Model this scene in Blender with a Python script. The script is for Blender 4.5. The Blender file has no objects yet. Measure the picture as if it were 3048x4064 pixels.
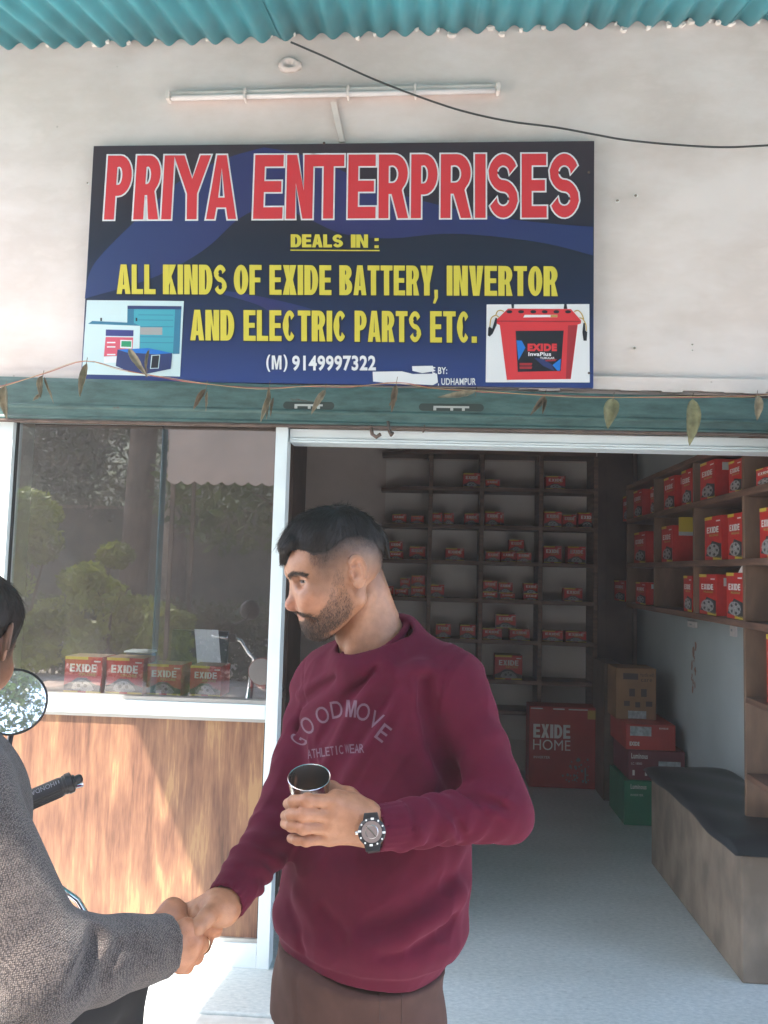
import bpy, bmesh, math, random
import numpy as np
from mathutils import Vector, Matrix
from mathutils.bvhtree import BVHTree
R = math.radians
SC = bpy.context.scene
COL = SC.collection
rng = random.Random(7)

# ------------------------------------------------------------------ camera
CAM = Vector((0.0, -3.25, 1.63))
YAW, PITCH, ROLL = R(3.5), R(4.3), R(1.5)
FPX = 3052.0            # focal length in pixels of the 3048x4064 frame
_F = Vector((-math.sin(YAW)*math.cos(PITCH), math.cos(YAW)*math.cos(PITCH), math.sin(PITCH)))
_R0 = Vector((math.cos(YAW), math.sin(YAW), 0))
_U0 = _R0.cross(_F)
_R = _R0*math.cos(ROLL) + _U0*math.sin(ROLL)
_U = _U0*math.cos(ROLL) - _R0*math.sin(ROLL)
cd = bpy.data.cameras.new('camera'); cam = bpy.data.objects.new('camera', cd); COL.objects.link(cam)
cam.matrix_world = Matrix(((_R.x, _U.x, -_F.x, CAM.x), (_R.y, _U.y, -_F.y, CAM.y), (_R.z, _U.z, -_F.z, CAM.z), (0, 0, 0, 1)))
cd.sensor_fit = 'VERTICAL'; cd.sensor_height = 24.0; cd.lens = 24.0*FPX/4064.0
cd.clip_start = 0.05; cd.clip_end = 500
SC.camera = cam

# ------------------------------------------------------------------ light
SUN_DIR = Vector((-0.53, -0.45, 1.0)).normalized()      # towards the sun
w = bpy.data.worlds.new('World'); SC.world = w; w.use_nodes = True
nt = w.node_tree; bg = nt.nodes['Background']
sky = nt.nodes.new('ShaderNodeTexSky'); sky.sky_type = 'NISHITA'; sky.sun_disc = False
sky.sun_elevation = math.asin(SUN_DIR.z); sky.sun_rotation = math.atan2(SUN_DIR.x, SUN_DIR.y)
sky.air_density = 1.0; sky.dust_density = 2.0
nt.links.new(sky.outputs[0], bg.inputs[0]); bg.inputs[1].default_value = 0.15
sl = bpy.data.lights.new('sun', 'SUN'); sl.energy = 3.0; sl.angle = R(0.6); sl.color = (1.0, 0.94, 0.85)
so = bpy.data.objects.new('sun', sl); COL.objects.link(so)
so.rotation_euler = SUN_DIR.to_track_quat('Z', 'Y').to_euler(); so.location = (-3, -3, 8)
SC.view_settings.view_transform = 'Standard'; SC.view_settings.look = 'None'
SC.view_settings.gamma = 1.0; SC.view_settings.exposure = 3.0
SC.view_settings.use_curve_mapping = False
SC.render.engine = 'CYCLES'
SC.cycles.max_bounces = 8; SC.cycles.diffuse_bounces = 5; SC.cycles.transparent_max_bounces = 12

# ------------------------------------------------------------------ helpers
S = 3048.0/1659.0
def ray(px, py):
    """direction (y component 1) through a point of the 1659x2212 picture"""
    x = (px*S-1524.0)/FPX; y = -(py*S-2032.0)/FPX
    v = _R*x + _U*y + _F
    return v/v.y
def P(px, py, d): return CAM + ray(px, py)*d               # d = metres in front of the camera along +Y
def HY(px, py, Y): return CAM + ray(px, py)*(Y-CAM.y)
def HX(px, py, X): r = ray(px, py); return CAM + r*((X-CAM.x)/r.x)
def HZ(px, py, Z): r = ray(px, py); return CAM + r*((Z-CAM.z)/r.z)

class MB:
    def __init__(s): s.v = []; s.f = []; s.m = []; s.cur = 0
    def add(s, vs, fs):
        b = len(s.v); s.v += [tuple(v) for v in vs]
        for f in fs: s.f.append([b+i for i in f]); s.m.append(s.cur)
        return s
    def box(s, a, b):
        x0, y0, z0 = a; x1, y1, z1 = b
        return s.hexa([(x0,y0,z0),(x1,y0,z0),(x1,y1,z0),(x0,y1,z0),(x0,y0,z1),(x1,y0,z1),(x1,y1,z1),(x0,y1,z1)])
    def hexa(s, c): return s.add(c, [(0,3,2,1),(4,5,6,7),(0,1,5,4),(1,2,6,5),(2,3,7,6),(3,0,4,7)])
    def obox(s, c, ax, h):
        """box round c with axes ax (3 vectors) and half sizes h"""
        c = Vector(c); X, Y, Z = [Vector(a).normalized()*k for a, k in zip(ax, h)]
        return s.hexa([c-X-Y-Z, c+X-Y-Z, c+X+Y-Z, c-X+Y-Z, c-X-Y+Z, c+X-Y+Z, c+X+Y+Z, c-X+Y+Z])
    def poly(s, pts): return s.add(pts, [list(range(len(pts)))])
    def slab(s, pts, off):
        """closed prism: outline pts pushed by vector off"""
        n = len(pts); off = Vector(off); p = [Vector(q) for q in pts]
        fs = [list(range(n))[::-1], [n+i for i in range(n)]]
        for i in range(n): fs.append([i, (i+1) % n, n+(i+1) % n, n+i])
        return s.add(p+[q+off for q in p], fs)
    def tube(s, pts, r, n=10, cap=True):
        pts = [Vector(p) for p in pts]; rr = r if isinstance(r, (list, tuple)) else [r]*len(pts)
        b = len(s.v); up = None
        for i, p in enumerate(pts):
            t = (pts[min(i+1, len(pts)-1)]-pts[max(i-1, 0)]).normalized()
            if up is None:
                up = Vector((0, 0, 1)) if abs(t.z) < .9 else Vector((1, 0, 0))
            a = t.cross(up).normalized(); c = a.cross(t).normalized(); up = c
            for k in range(n):
                q = 2*math.pi*k/n
                s.v.append(tuple(p + (a*math.cos(q)+c*math.sin(q))*rr[i]))
        for i in range(len(pts)-1):
            for k in range(n):
                s.f.append([b+i*n+k, b+i*n+(k+1) % n, b+(i+1)*n+(k+1) % n, b+(i+1)*n+k]); s.m.append(s.cur)
        if cap:
            s.f.append([b+k for k in range(n)][::-1]); s.m.append(s.cur)
            s.f.append([b+(len(pts)-1)*n+k for k in range(n)]); s.m.append(s.cur)
        return s
    def lathe(s, o, axis, prof, n=32, cap0=True, cap1=True):
        """prof = [(h, r)]"""
        o = Vector(o); t = Vector(axis).normalized()
        a = t.orthogonal().normalized(); c = t.cross(a); b = len(s.v)
        for h, r in prof:
            for k in range(n):
                q = 2*math.pi*k/n; s.v.append(tuple(o+t*h+(a*math.cos(q)+c*math.sin(q))*r))
        for i in range(len(prof)-1):
            for k in range(n):
                s.f.append([b+i*n+k, b+i*n+(k+1) % n, b+(i+1)*n+(k+1) % n, b+(i+1)*n+k]); s.m.append(s.cur)
        if cap0: s.f.append([b+k for k in range(n)][::-1]); s.m.append(s.cur)
        if cap1: s.f.append([b+(len(prof)-1)*n+k for k in range(n)]); s.m.append(s.cur)
        return s
    def text(s, txt, fn, bold=0.0, mirror=False):
        """fn maps (u, v) in 0..1 of the text's own box to a point"""
        vs, fs = glyphs(txt, bold)
        return s.add([fn(u, v) for u, v in vs], [f for f in fs])
    def build(s, name, mats, parent=None, smooth=False, bevel=0, recalc=True):
        me = bpy.data.meshes.new(name); me.from_pydata(s.v, [], s.f)
        if not isinstance(mats, (list, tuple)): mats = [mats]
        for m in mats: me.materials.append(m)
        if len(mats) > 1: me.polygons.foreach_set('material_index', s.m)
        if recalc:
            bm = bmesh.new(); bm.from_mesh(me); bmesh.ops.recalc_face_normals(bm, faces=bm.faces); bm.to_mesh(me); bm.free()
        if smooth:
            me.polygons.foreach_set('use_smooth', [True]*len(me.polygons))
        o = bpy.data.objects.new(name, me); COL.objects.link(o)
        if smooth == 'auto':
            bpy_auto(me)
        if parent: o.parent = parent
        if bevel:
            b = o.modifiers.new('bevel', 'BEVEL'); b.width = bevel; b.segments = 2; b.limit_method = 'ANGLE'
        return o
def bpy_auto(me, ang=40):
    me.calc_loop_triangles() if False else None
    bm = bmesh.new(); bm.from_mesh(me)
    for e in bm.edges:
        if len(e.link_faces) == 2 and e.calc_face_angle(0) > R(ang): e.smooth = False
    bm.to_mesh(me); bm.free()

_g = {}
def glyphs(txt, bold=0.0):
    k = (txt, round(bold, 4))
    if k in _g: return _g[k]
    if txt == 'M':
        w = .2+bold*.6; _g[k] = ([(0, 0), (0, 1), (w+.09, 1), (.5, .36), (.91-w, 1), (1, 1), (1, 0), (1-w, 0), (1-w, .74), (.59, 0), (.41, 0), (w, .74), (w, 0)], [list(range(13))]); return _g[k]
    cu = bpy.data.curves.new('t', 'FONT'); cu.body = txt; cu.fill_mode = 'BOTH'; cu.resolution_u = 4; cu.offset = bold
    cu.space_character = 1.0 + bold*2.2
    o = bpy.data.objects.new('t', cu); COL.objects.link(o)
    dg = bpy.context.evaluated_depsgraph_get(); dg.update()
    me = bpy.data.meshes.new_from_object(o.evaluated_get(dg))
    v = [(a.co.x, a.co.y) for a in me.vertices]; f = [list(p.vertices) for p in me.polygons]
    bpy.data.objects.remove(o); bpy.data.curves.remove(cu); bpy.data.meshes.remove(me)
    x0 = min(a[0] for a in v); x1 = max(a[0] for a in v); y0 = min(a[1] for a in v); y1 = max(a[1] for a in v)
    v = [((a-x0)/(x1-x0), (b-y0)/(y1-y0)) for a, b in v]
    _g[k] = (v, f); return _g[k]

# heavy condensed capitals drawn as outlines: contours in a 0..1 box, a = stem width, b = bar height
from mathutils.geometry import tessellate_polygon
LW = {'I': .40, 'L': .82, 'F': .84, 'E': .88, 'T': .92, 'S': .98, 'P': .94, 'Y': 1.0, 'M': 1.25, '.': .38, ':': .38, ' ': .40}
def arc(cx, cy, rx, ry, a0, a1, n=10): return [(cx+rx*math.cos(R(a0+(a1-a0)*i/n)), cy+ry*math.sin(R(a0+(a1-a0)*i/n))) for i in range(n+1)]
def band(c, a, b):
    L, Q = [], []
    for i, p in enumerate(c):
        u, v = c[max(i-1, 0)], c[min(i+1, len(c)-1)]; dx, dy = v[0]-u[0], v[1]-u[1]; k = math.hypot(dx, dy); nx, ny = -dy/k, dx/k
        h = 1/math.sqrt((nx/(a/2))**2+(ny/(b/2))**2); L.append((p[0]+nx*h, p[1]+ny*h)); Q.append((p[0]-nx*h, p[1]-ny*h))
    return L+Q[::-1]
def cap(c, a, b):
    if c == 'I': return [[(0, 0), (1, 0), (1, 1), (0, 1)]]
    if c == '.': return [[(0, 0), (1, 0), (1, .2), (0, .2)]]
    if c == ':': return [[(0, 0), (1, 0), (1, .22), (0, .22)], [(0, .55), (1, .55), (1, .77), (0, .77)]]
    if c == 'E': return [[(0, 0), (1, 0), (1, b), (a, b), (a, .5-b*.45), (.93, .5-b*.45), (.93, .5+b*.5), (a, .5+b*.5), (a, 1-b), (.98, 1-b), (.98, 1), (0, 1)]]
    if c == 'F': return [[(0, 0), (a, 0), (a, .5-b*.5), (.9, .5-b*.5), (.9, .5+b*.45), (a, .5+b*.45), (a, 1-b), (1, 1-b), (1, 1), (0, 1)]]
    if c == 'L': return [[(0, 0), (1, 0), (1, b), (a, b), (a, 1), (0, 1)]]
    if c == 'T': return [[(.5-a/2, 0), (.5+a/2, 0), (.5+a/2, 1-b), (1, 1-b), (1, 1), (0, 1), (0, 1-b), (.5-a/2, 1-b)]]
    if c == 'N': return [[(0, 0), (a*.92, 0), (a*.92, .56), (1-a, 0), (1, 0), (1, 1), (1-a*.92, 1), (1-a*.92, .44), (a, 1), (0, 1)]]
    if c == 'M': return [[(0, 0), (a*.8, 0), (a*.8, .70), (.42, 0), (.58, 0), (1-a*.8, .70), (1-a*.8, 0), (1, 0), (1, 1), (1-a*1.2, 1), (.5, .42), (a*1.2, 1), (0, 1)]]
    if c == 'H': return [[(0, 0), (a, 0), (a, .5-b/2), (1-a, .5-b/2), (1-a, 0), (1, 0), (1, 1), (1-a, 1), (1-a, .5+b/2), (a, .5+b/2), (a, 1), (0, 1)]]
    if c == 'A':
        a = a*.88; xl = lambda v: v*(.5-.54*a)+a*.95; n0, n1 = b*1.0, b*1.85
        return [[(0, 0), (a*.95, 0), (xl(n0), n0), (1-xl(n0), n0), (1-a*.95, 0), (1, 0), (.5+a*.54, 1), (.5-a*.54, 1)], [(xl(n1), n1), (1-xl(n1), n1), (.5, .80)]]
    if c == 'V': return [[(.5-a*.5, 0), (.5+a*.5, 0), (1, 1), (1-a*.98, 1), (.5, .30), (a*.98, 1), (0, 1)]]
    if c == 'Y': return [[(.5-a/2, 0), (.5+a/2, 0), (.5+a/2, .40), (1, 1), (1-a*1.05, 1), (.5, .63), (a*1.05, 1), (0, 1), (.5-a/2, .40)]]
    if c == 'X': return [[(0, 0), (a*1.08, 0), (.5, .30), (1-a*1.08, 0), (1, 0), (.5+a*.54, .51), (.98, 1), (.98-a*1.05, 1), (.5, .71), (.02+a*1.05, 1), (.02, 1), (.5-a*.54, .51)]]
    if c == 'K': return [[(0, 0), (a, 0), (a, .30), (a+.10, .42), (1-a*1.15, 0), (1, 0), (.5+a*.28, .60), (.97, 1), (.97-a*1.15, 1), (a, .58), (a, 1), (0, 1)]]
    if c == 'O': return [arc(.5, .5, .5, .5, 0, 352, 34), arc(.5, .5, .5-a*.95, .5-b, 0, 350, 28)]
    if c == 'D': return [[(0, 0)]+arc(.48, .5, .52, .5, -90, 90, 16)+[(0, 1)], [(a, b)]+arc(.48, .5, .52-a*.95, .5-b, -90, 90, 14)+[(a, 1-b)]]
    if c == 'P': return [[(0, 0), (a, 0), (a, .37)]+arc(.50, .685, .50, .315, -90, 90, 12)+[(0, 1)], [(a, .37+b*.95)]+arc(.48, .685, .52-a*.95, .315-b*.95, -90, 90, 9)+[(a, 1-b)]]
    if c == 'R': return [[(0, 0), (a, 0), (a, .38), (a+.10, .38), (1-a*1.02, 0), (1, 0), (.78, .44)]+arc(.52, .705, .46, .295, -50, 90, 11)+[(0, 1)], [(a, .38+b*.95)]+arc(.46, .69, .52-a*.95, .31-b*.95, -90, 90, 9)+[(a, 1-b)]]
    if c == 'B': return [[(0, 0)]+arc(.52, .275, .48, .275, -90, 62, 11)+arc(.50, .755, .45, .245, -52, 90, 10)+[(0, 1)], [(a, b)]+arc(.48, .275, .52-a*.95, .275-b, -90, 90, 7)+[(a, .55-b*.0)], [(a, .55+b*.75)]+arc(.46, .755, .47-a*.9, .245-b, -80, 90, 7)+[(a, 1-b)]]
    rx, ry = .5-a/2, (1-b)/4
    if c == 'S': return [band(arc(.5, 1-b/2-ry, rx, ry, 12, 258, 15)+arc(.5, b/2+ry, rx, ry, 78, -168, 15), a, b)]
    if c == 'C': return [band(arc(.5, .5, rx, .5-b/2, 38, 322, 26), a, b)]
    if c == 'G': return [band(arc(.5, .5, rx, .5-b/2, 38, 330, 26), a, b)]
    raise ValueError(c)
def grow(c, d):
    ar = sum(c[i-1][0]*c[i][1]-c[i][0]*c[i-1][1] for i in range(len(c))); sg = 1 if ar > 0 else -1; out = []
    for i in range(len(c)):
        p0, p1, p2 = c[i-1], c[i], c[(i+1) % len(c)]; a1 = math.atan2(p1[1]-p0[1], p1[0]-p0[0]); a2 = math.atan2(p2[1]-p1[1], p2[0]-p1[0])
        n1 = (math.sin(a1)*sg, -math.cos(a1)*sg); n2 = (math.sin(a2)*sg, -math.cos(a2)*sg); m = (n1[0]+n2[0], n1[1]+n2[1]); k = m[0]*m[0]+m[1]*m[1]
        k = min(2*d/max(k, .25), d*1.6/math.sqrt(max(k, .01))) if d > 0 else 2*d/max(k, .25); out.append((p1[0]+m[0]*k, p1[1]+m[1]*k))
    return out
def cap_faces(q, c, x0, x1, h, a, b, ex, fn, shear=0):
    """letter c between columns x0..x1, height h (v up from 0), stems a, bars b, grown by ex; fn(x, v)"""
    w_ = x1-x0; cs = cap(c, min(a/w_, .44), b/h); cs = [[(x0+x*w_+shear*(y-.5), y*h) for x, y in k] for k in cs]
    sep = [cs] if c != ':' else [[k] for k in cs]
    for grp in sep:
        g = [grow(k, ex if i == 0 else -ex) for i, k in enumerate(grp)]
        if ex > 0: g = g[:1]+[k for k in g[1:] if abs(sum(k[i-1][0]*k[i][1]-k[i][0]*k[i-1][1] for i in range(len(k)))) > 6]
        flat_ = [p for k in g for p in k]; tr_ = tessellate_polygon([[Vector((x, y, 0)) for x, y in k] for k in g])
        q.add([fn(x, y) for x, y in flat_], [list(t) for t in tr_])
def tag(o, label=None, cat=None, group=None, kind=None):
    if label: o['label'] = label
    if cat: o['category'] = cat
    if group: o['group'] = group
    if kind: o['kind'] = kind
    return o
def thing(name, loc, label, cat, group=None):
    o = bpy.data.objects.new(name, None); COL.objects.link(o); o.location = loc; o.empty_display_size = .1
    bpy.context.view_layer.update()
    return tag(o, label, cat, group)
def under(o, t):
    """parent keeping world coordinates (things are only moved, never turned)"""
    o.parent = t; o.matrix_parent_inverse = Matrix.Translation(-Vector(t.location)); return o
def copy_tree(o, parent=None):
    c = o.copy(); COL.objects.link(c); c.parent = parent
    for ch in o.children: copy_tree(ch, c)
    return c

# ------------------------------------------------------------------ materials
def mat(name, col, rough=.6, metal=0, spec=.5, var=0, scale=8, bump=0, bscale=60, stretch=(1, 1, 1), col2=None, detail=5, coat=0, sheen=0):
    m = bpy.data.materials.new(name); m.use_nodes = True; n = m.node_tree; b = n.nodes['Principled BSDF']
    b.inputs['Roughness'].default_value = rough; b.inputs['Metallic'].default_value = metal
    b.inputs['Specular IOR Level'].default_value = spec
    b.inputs['Coat Weight'].default_value = coat; b.inputs['Sheen Weight'].default_value = sheen
    b.inputs['Base Color'].default_value = (*col, 1)
    tc = n.nodes.new('ShaderNodeTexCoord'); mp = n.nodes.new('ShaderNodeMapping'); mp.inputs['Scale'].default_value = stretch
    n.links.new(tc.outputs['Object'], mp.inputs[0])
    if var or col2:
        no = n.nodes.new('ShaderNodeTexNoise'); no.inputs['Scale'].default_value = scale; no.inputs['Detail'].default_value = detail
        n.links.new(mp.outputs[0], no.inputs['Vector'])
        r = n.nodes.new('ShaderNodeValToRGB'); n.links.new(no.outputs['Fac'], r.inputs[0])
        c2 = col2 if col2 else tuple(c*(1-var) for c in col); c1 = col if col2 else tuple(min(1, c*(1+var*.6)) for c in col)
        r.color_ramp.elements[0].position = .36; r.color_ramp.elements[0].color = (*c2, 1)
        r.color_ramp.elements[1].position = .64; r.color_ramp.elements[1].color = (*c1, 1)
        n.links.new(r.outputs[0], b.inputs['Base Color'])
    if bump:
        nb = n.nodes.new('ShaderNodeTexNoise'); nb.inputs['Scale'].default_value = bscale; nb.inputs['Detail'].default_value = 4
        n.links.new(mp.outputs[0], nb.inputs['Vector'])
        bp = n.nodes.new('ShaderNodeBump'); bp.inputs['Strength'].default_value = min(1, bump*20); bp.inputs['Distance'].default_value = bump
        n.links.new(nb.outputs['Fac'], bp.inputs['Height']); n.links.new(bp.outputs[0], b.inputs['Normal'])
    return m
def nodes(m): return m.node_tree, m.node_tree.nodes, m.node_tree.links, m.node_tree.nodes['Principled BSDF']
def ramp(n, stops):
    r = n.new('ShaderNodeValToRGB'); e = r.color_ramp.elements
    while len(e) > 1: e.remove(e[-1])
    e[0].position = stops[0][0]; e[0].color = (*stops[0][1], 1)
    for p, c in stops[1:]:
        q = e.new(p); q.color = (*c, 1)
    return r
# ================================================================== SETTING
M = {}
M['plaster'] = mat('cream_plaster', (.735, .645, .615), .85, var=.07, scale=2.2, bump=.004, bscale=14)
def plaster_wear(m):
    t, n, l, b = nodes(m)
    src = b.inputs['Base Color'].links[0].from_socket
    tc = n.new('ShaderNodeTexCoord')
    no = n.new('ShaderNodeTexNoise'); no.inputs['Scale'].default_value = 1.3; no.inputs['Detail'].default_value = 9; no.inputs['Roughness'].default_value = .65
    mp = n.new('ShaderNodeMapping'); mp.inputs['Scale'].default_value = (1, 1, 2.2); l.new(tc.outputs['Object'], mp.inputs[0]); l.new(mp.outputs[0], no.inputs['Vector'])
    r = ramp(n, [(.40, (1, 1, 1)), (.56, (.84, .80, .76)), (.62, (.93, .90, .87)), (.75, (1, 1, .99))]); l.new(no.outputs['Fac'], r.inputs[0])
    mx = n.new('ShaderNodeMix'); mx.data_type = 'RGBA'; mx.blend_type = 'MULTIPLY'; mx.inputs[0].default_value = .65
    l.new(src, mx.inputs[6]); l.new(r.outputs[0], mx.inputs[7])
    # small dark pits
    vo = n.new('ShaderNodeTexVoronoi'); vo.inputs['Scale'].default_value = 5.5; l.new(tc.outputs['Object'], vo.inputs['Vector'])
    r2 = ramp(n, [(0, (.35, .3, .26)), (.022, (.6, .55, .5)), (.03, (1, 1, 1))]); l.new(vo.outputs['Distance'], r2.inputs[0])
    m2 = n.new('ShaderNodeMix'); m2.data_type = 'RGBA'; m2.blend_type = 'MULTIPLY'; m2.inputs[0].default_value = .5
    l.new(mx.outputs[2], m2.inputs[6]); l.new(r2.outputs[0], m2.inputs[7]); l.new(m2.outputs[2], b.inputs['Base Color'])
plaster_wear(M['plaster'])
M['mortar'] = mat('white_mortar', (.74, .70, .66), .9, var=.15, scale=30, bump=.006, bscale=50)
M['inwall'] = mat('interior_wall_paint', (.64, .55, .50), .8, var=.08, scale=3)
M['bluewall'] = mat('pale_blue_wall_paint', (.47, .53, .54), .7, var=.06, scale=3)
M['ceil'] = mat('ceiling_paint', (.45, .42, .40), .9)
M['alu'] = mat('white_powder_coat', (.66, .73, .75), .38, spec=.5, var=.04, scale=5)
M['floor'] = mat('speckled_floor', (.50, .55, .56), .33, spec=.45)
def floor_mat(m):
    t, n, l, b = nodes(m); tc = n.new('ShaderNodeTexCoord')
    mp = n.new('ShaderNodeMapping'); mp.inputs['Scale'].default_value = (.55, 1.25, 1); l.new(tc.outputs['Object'], mp.inputs[0])
    n1 = n.new('ShaderNodeTexNoise'); n1.inputs['Scale'].default_value = 70; n1.inputs['Detail'].default_value = 6; n1.inputs['Roughness'].default_value = .7
    n2 = n.new('ShaderNodeTexNoise'); n2.inputs['Scale'].default_value = 2.5; n2.inputs['Detail'].default_value = 5
    n3 = n.new('ShaderNodeTexVoronoi'); n3.inputs['Scale'].default_value = 26
    for q in (n1, n2, n3): l.new(mp.outputs[0], q.inputs['Vector'])
    r1 = ramp(n, [(.3, (.36, .42, .43)), (.45, (.46, .51, .52)), (.58, (.54, .58, .58)), (.72, (.64, .67, .66))]); l.new(n1.outputs['Fac'], r1.inputs[0])
    r2 = ramp(n, [(.3, (.82, .82, .80)), (.7, (1, 1, 1))]); l.new(n2.outputs['Fac'], r2.inputs[0])
    r3 = ramp(n, [(0, (.3, .33, .33)), (.09, (.6, .6, .6)), (.14, (1, 1, 1))]); l.new(n3.outputs['Distance'], r3.inputs[0])
    a = n.new('ShaderNodeMix'); a.data_type = 'RGBA'; a.blend_type = 'MULTIPLY'; a.inputs[0].default_value = .9
    l.new(r1.outputs[0], a.inputs[6]); l.new(r2.outputs[0], a.inputs[7])
    c = n.new('ShaderNodeMix'); c.data_type = 'RGBA'; c.blend_type = 'MULTIPLY'; c.inputs[0].default_value = .35
    l.new(a.outputs[2], c.inputs[6]); l.new(r3.outputs[0], c.inputs[7]); l.new(c.outputs[2], b.inputs['Base Color'])
    rr = n.new('ShaderNodeMapRange'); rr.inputs[3].default_value = .22; rr.inputs[4].default_value = .5
    l.new(n2.outputs['Fac'], rr.inputs[0]); l.new(rr.outputs[0], b.inputs['Roughness'])
floor_mat(M['floor'])
M['concrete'] = mat('bench_cement', (.21, .165, .125), .85, var=.3, scale=7, bump=.004, bscale=40, stretch=(1, 1, .6))
M['earth'] = mat('dusty_ground', (.50, .45, .39), .95, var=.25, scale=1.5, bump=.01, bscale=20)
M['wood_shelf'] = mat('brown_shelf_board', (.15, .085, .06), .5, var=.35, scale=5, stretch=(1, 1, 9), bump=.001)
M['ply'] = mat('brown_laminate_divider', (.17, .105, .07), .5, var=.22, scale=5, stretch=(3, 3, 1))
M['dark_wood'] = mat('dark_brown_board', (.085, .055, .045), .5, var=.3, scale=5)

FY = 0.0; SOFF = 3.45    # facade plane; underside of the slab over the shop
XL, XR, YB = -2.6, 1.74, 3.35
ZB = HY(800, 835, 0).z   # top of the shutter beam
floor_o = MB()
floor_o.box((-3.2, -0.34, -.12), (2.6, YB+.12, 0)); tag(floor_o.build('shop_floor', M['floor'], bevel=.006), kind='structure')
g = MB(); g.add([(-60, -80, -.03), (60, -80, -.03), (60, 20, -.03), (-60, 20, -.03)], [(0, 1, 2, 3)])
tag(g.build('ground', M['earth']), kind='structure')
# apron of the same speckled cement in front of the step
ap = MB(); ap.box((-3.2, -2.6, -.1), (2.6, -.342, -.012)); tag(ap.build('forecourt_paving', mat('forecourt_cement', (.50, .51, .49), .55, var=.12, scale=20)), kind='structure')

bld = thing('shop_building', (0, 0, 0), 'cream plastered shop building with an open shutter front', 'building')
b = MB(); b.box((-4.2, 0, ZB-.02), (3.4, .2, 4.6))
# uneven plaster lip above the shutter beam
fac = b.build('facade_wall', M['plaster'], bld)
lip = MB(); r2_ = random.Random(3); n = 90; x0, x1 = -4.2, 3.4
for i in range(n):
    xa = x0+(x1-x0)*i/n; xb = x0+(x1-x0)*(i+1)/n
    za = ZB-.012+r2_.uniform(-.006, .006)
    lip.box((xa, -.028, za), (xb, -.002, ZB+.045+.004*math.sin(xa*3)))
lip.build('plaster_lip', M['plaster'], bld)
# side piers beyond the frame
pm = MB(); pm.box((-4.2, 0, -.05), (-3.1, .2, ZB-.021)); pm.build('left_pier', M['plaster'], bld)
pm = MB(); pm.box((2.05, 0, -.05), (3.4, .2, ZB-.021)); pm.build('right_pier', M['plaster'], bld)
pm = MB(); pm.box((XL-.1, YB, 0), (XR+.35, YB+.12, SOFF)); pm.build('back_wall', M['inwall'], bld)
pm = MB(); pm.box((XR, .2, 0), (XR+.12, YB, SOFF)); pm.build('side_wall', M['bluewall'], bld)
pm = MB(); pm.box((XL-.12, .2, 0), (XL, YB, SOFF)); pm.build('side_wall', M['inwall'], bld)
pm = MB(); pm.box((XL-.12, .2, SOFF), (XR+.35, YB+.12, SOFF+.12)); pm.build('ceiling', M['ceil'], bld)
# plaster pits and a lump of mortar on the wall
cm_ = [M['mortar'], mat('chip_dark', (.22, .17, .13), .9)]
for (px, py, s_) in ((1333, 434, .012), (1373, 423, .011), (1495, 745, .007), (1495, 757, .006), (190, 396, .007), (1571, 872, .008), (1370, 752, .009)):
    chip = MB(); c = HY(px, py, -.001); k = 9
    for j in range(2):
        pts = [(c.x+s_*(1-.4*j)*math.cos(6.283*i/k)*rng.uniform(.7, 1.3), -.002-.003*j, c.z+s_*(1-.4*j)*math.sin(6.283*i/k)*rng.uniform(.6, 1.1)) for i in range(k)]
        chip.cur = j; chip.poly(pts)
    chip.build('plaster_chip', cm_, bld)
c = HY(627, 142, 0)
lump = MB(); lump.lathe(c, (0, -1, 0), [(0, .055), (.008, .052), (.018, .04), (.016, .025), (.006, .014)], 14)
lump.v = [(x+rng.uniform(-.005, .005), y, c.z+(z-c.z)*.65+rng.uniform(-.005, .005)) for x, y, z in lump.v]
lump.build('mortar_patch', M['plaster'], bld, smooth=True)

# ---- interior floor is the same slab; skirting of the back
# ---- corrugated roof, sloping down to the street
teal = mat('teal_corrugated_sheet', (.05, .29, .35), .42, spec=.5, var=.25, scale=4, stretch=(1, .4, 1))
roof = thing('tin_roof', (0, 0, 3.8), 'teal corrugated tin awning sloping down from the top of the wall', 'roof')
PITCHR = .107; AMP = .017; SL = math.tan(R(15))
def roof_z(X): return HY(0, 100, 0).z + (X-HY(0, 100, 0).x)*((HY(1659, 46, 0).z-HY(0, 100, 0).z)/(HY(1659, 46, 0).x-HY(0, 100, 0).x))
def sheet(xa, xb, lift, y1, skew=0, ph=0):
    m = MB(); nx = int((xb-xa)/PITCHR*12); ny = 8
    for j in range(ny+1):
        t = j/ny; Y = .12+(y1-.12)*t
        for i in range(nx+1):
            X = xa+(xb-xa)*i/nx
            m.v.append((X+skew*t, Y, roof_z(X)+lift+SL*Y+AMP*math.cos(2*math.pi*(X/PITCHR)+ph)+.004*math.sin(X*2.1+t*5)))
    for j in range(ny):
        for i in range(nx):
            q = j*(nx+1)+i; m.f.append([q, q+1, q+nx+2, q+nx+1]); m.m.append(0)
    o = m.build('roof_sheet', teal, roof and None, smooth=True, recalc=False); under(o, roof)
    so_ = o.modifiers.new('s', 'SOLIDIFY'); so_.thickness = .0018
    return o
XJ = HY(592, 85, 0).x; XJ2 = HY(1600, 60, 0).x
ROOF_L = -2.66
sheet(ROOF_L, XJ+.03, -.006, -3.1)
sheet(XJ-.03, XJ2+.02, 0, -3.15)
sheet(XJ2-.05, 3.2, -.005, -3.05)
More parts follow.
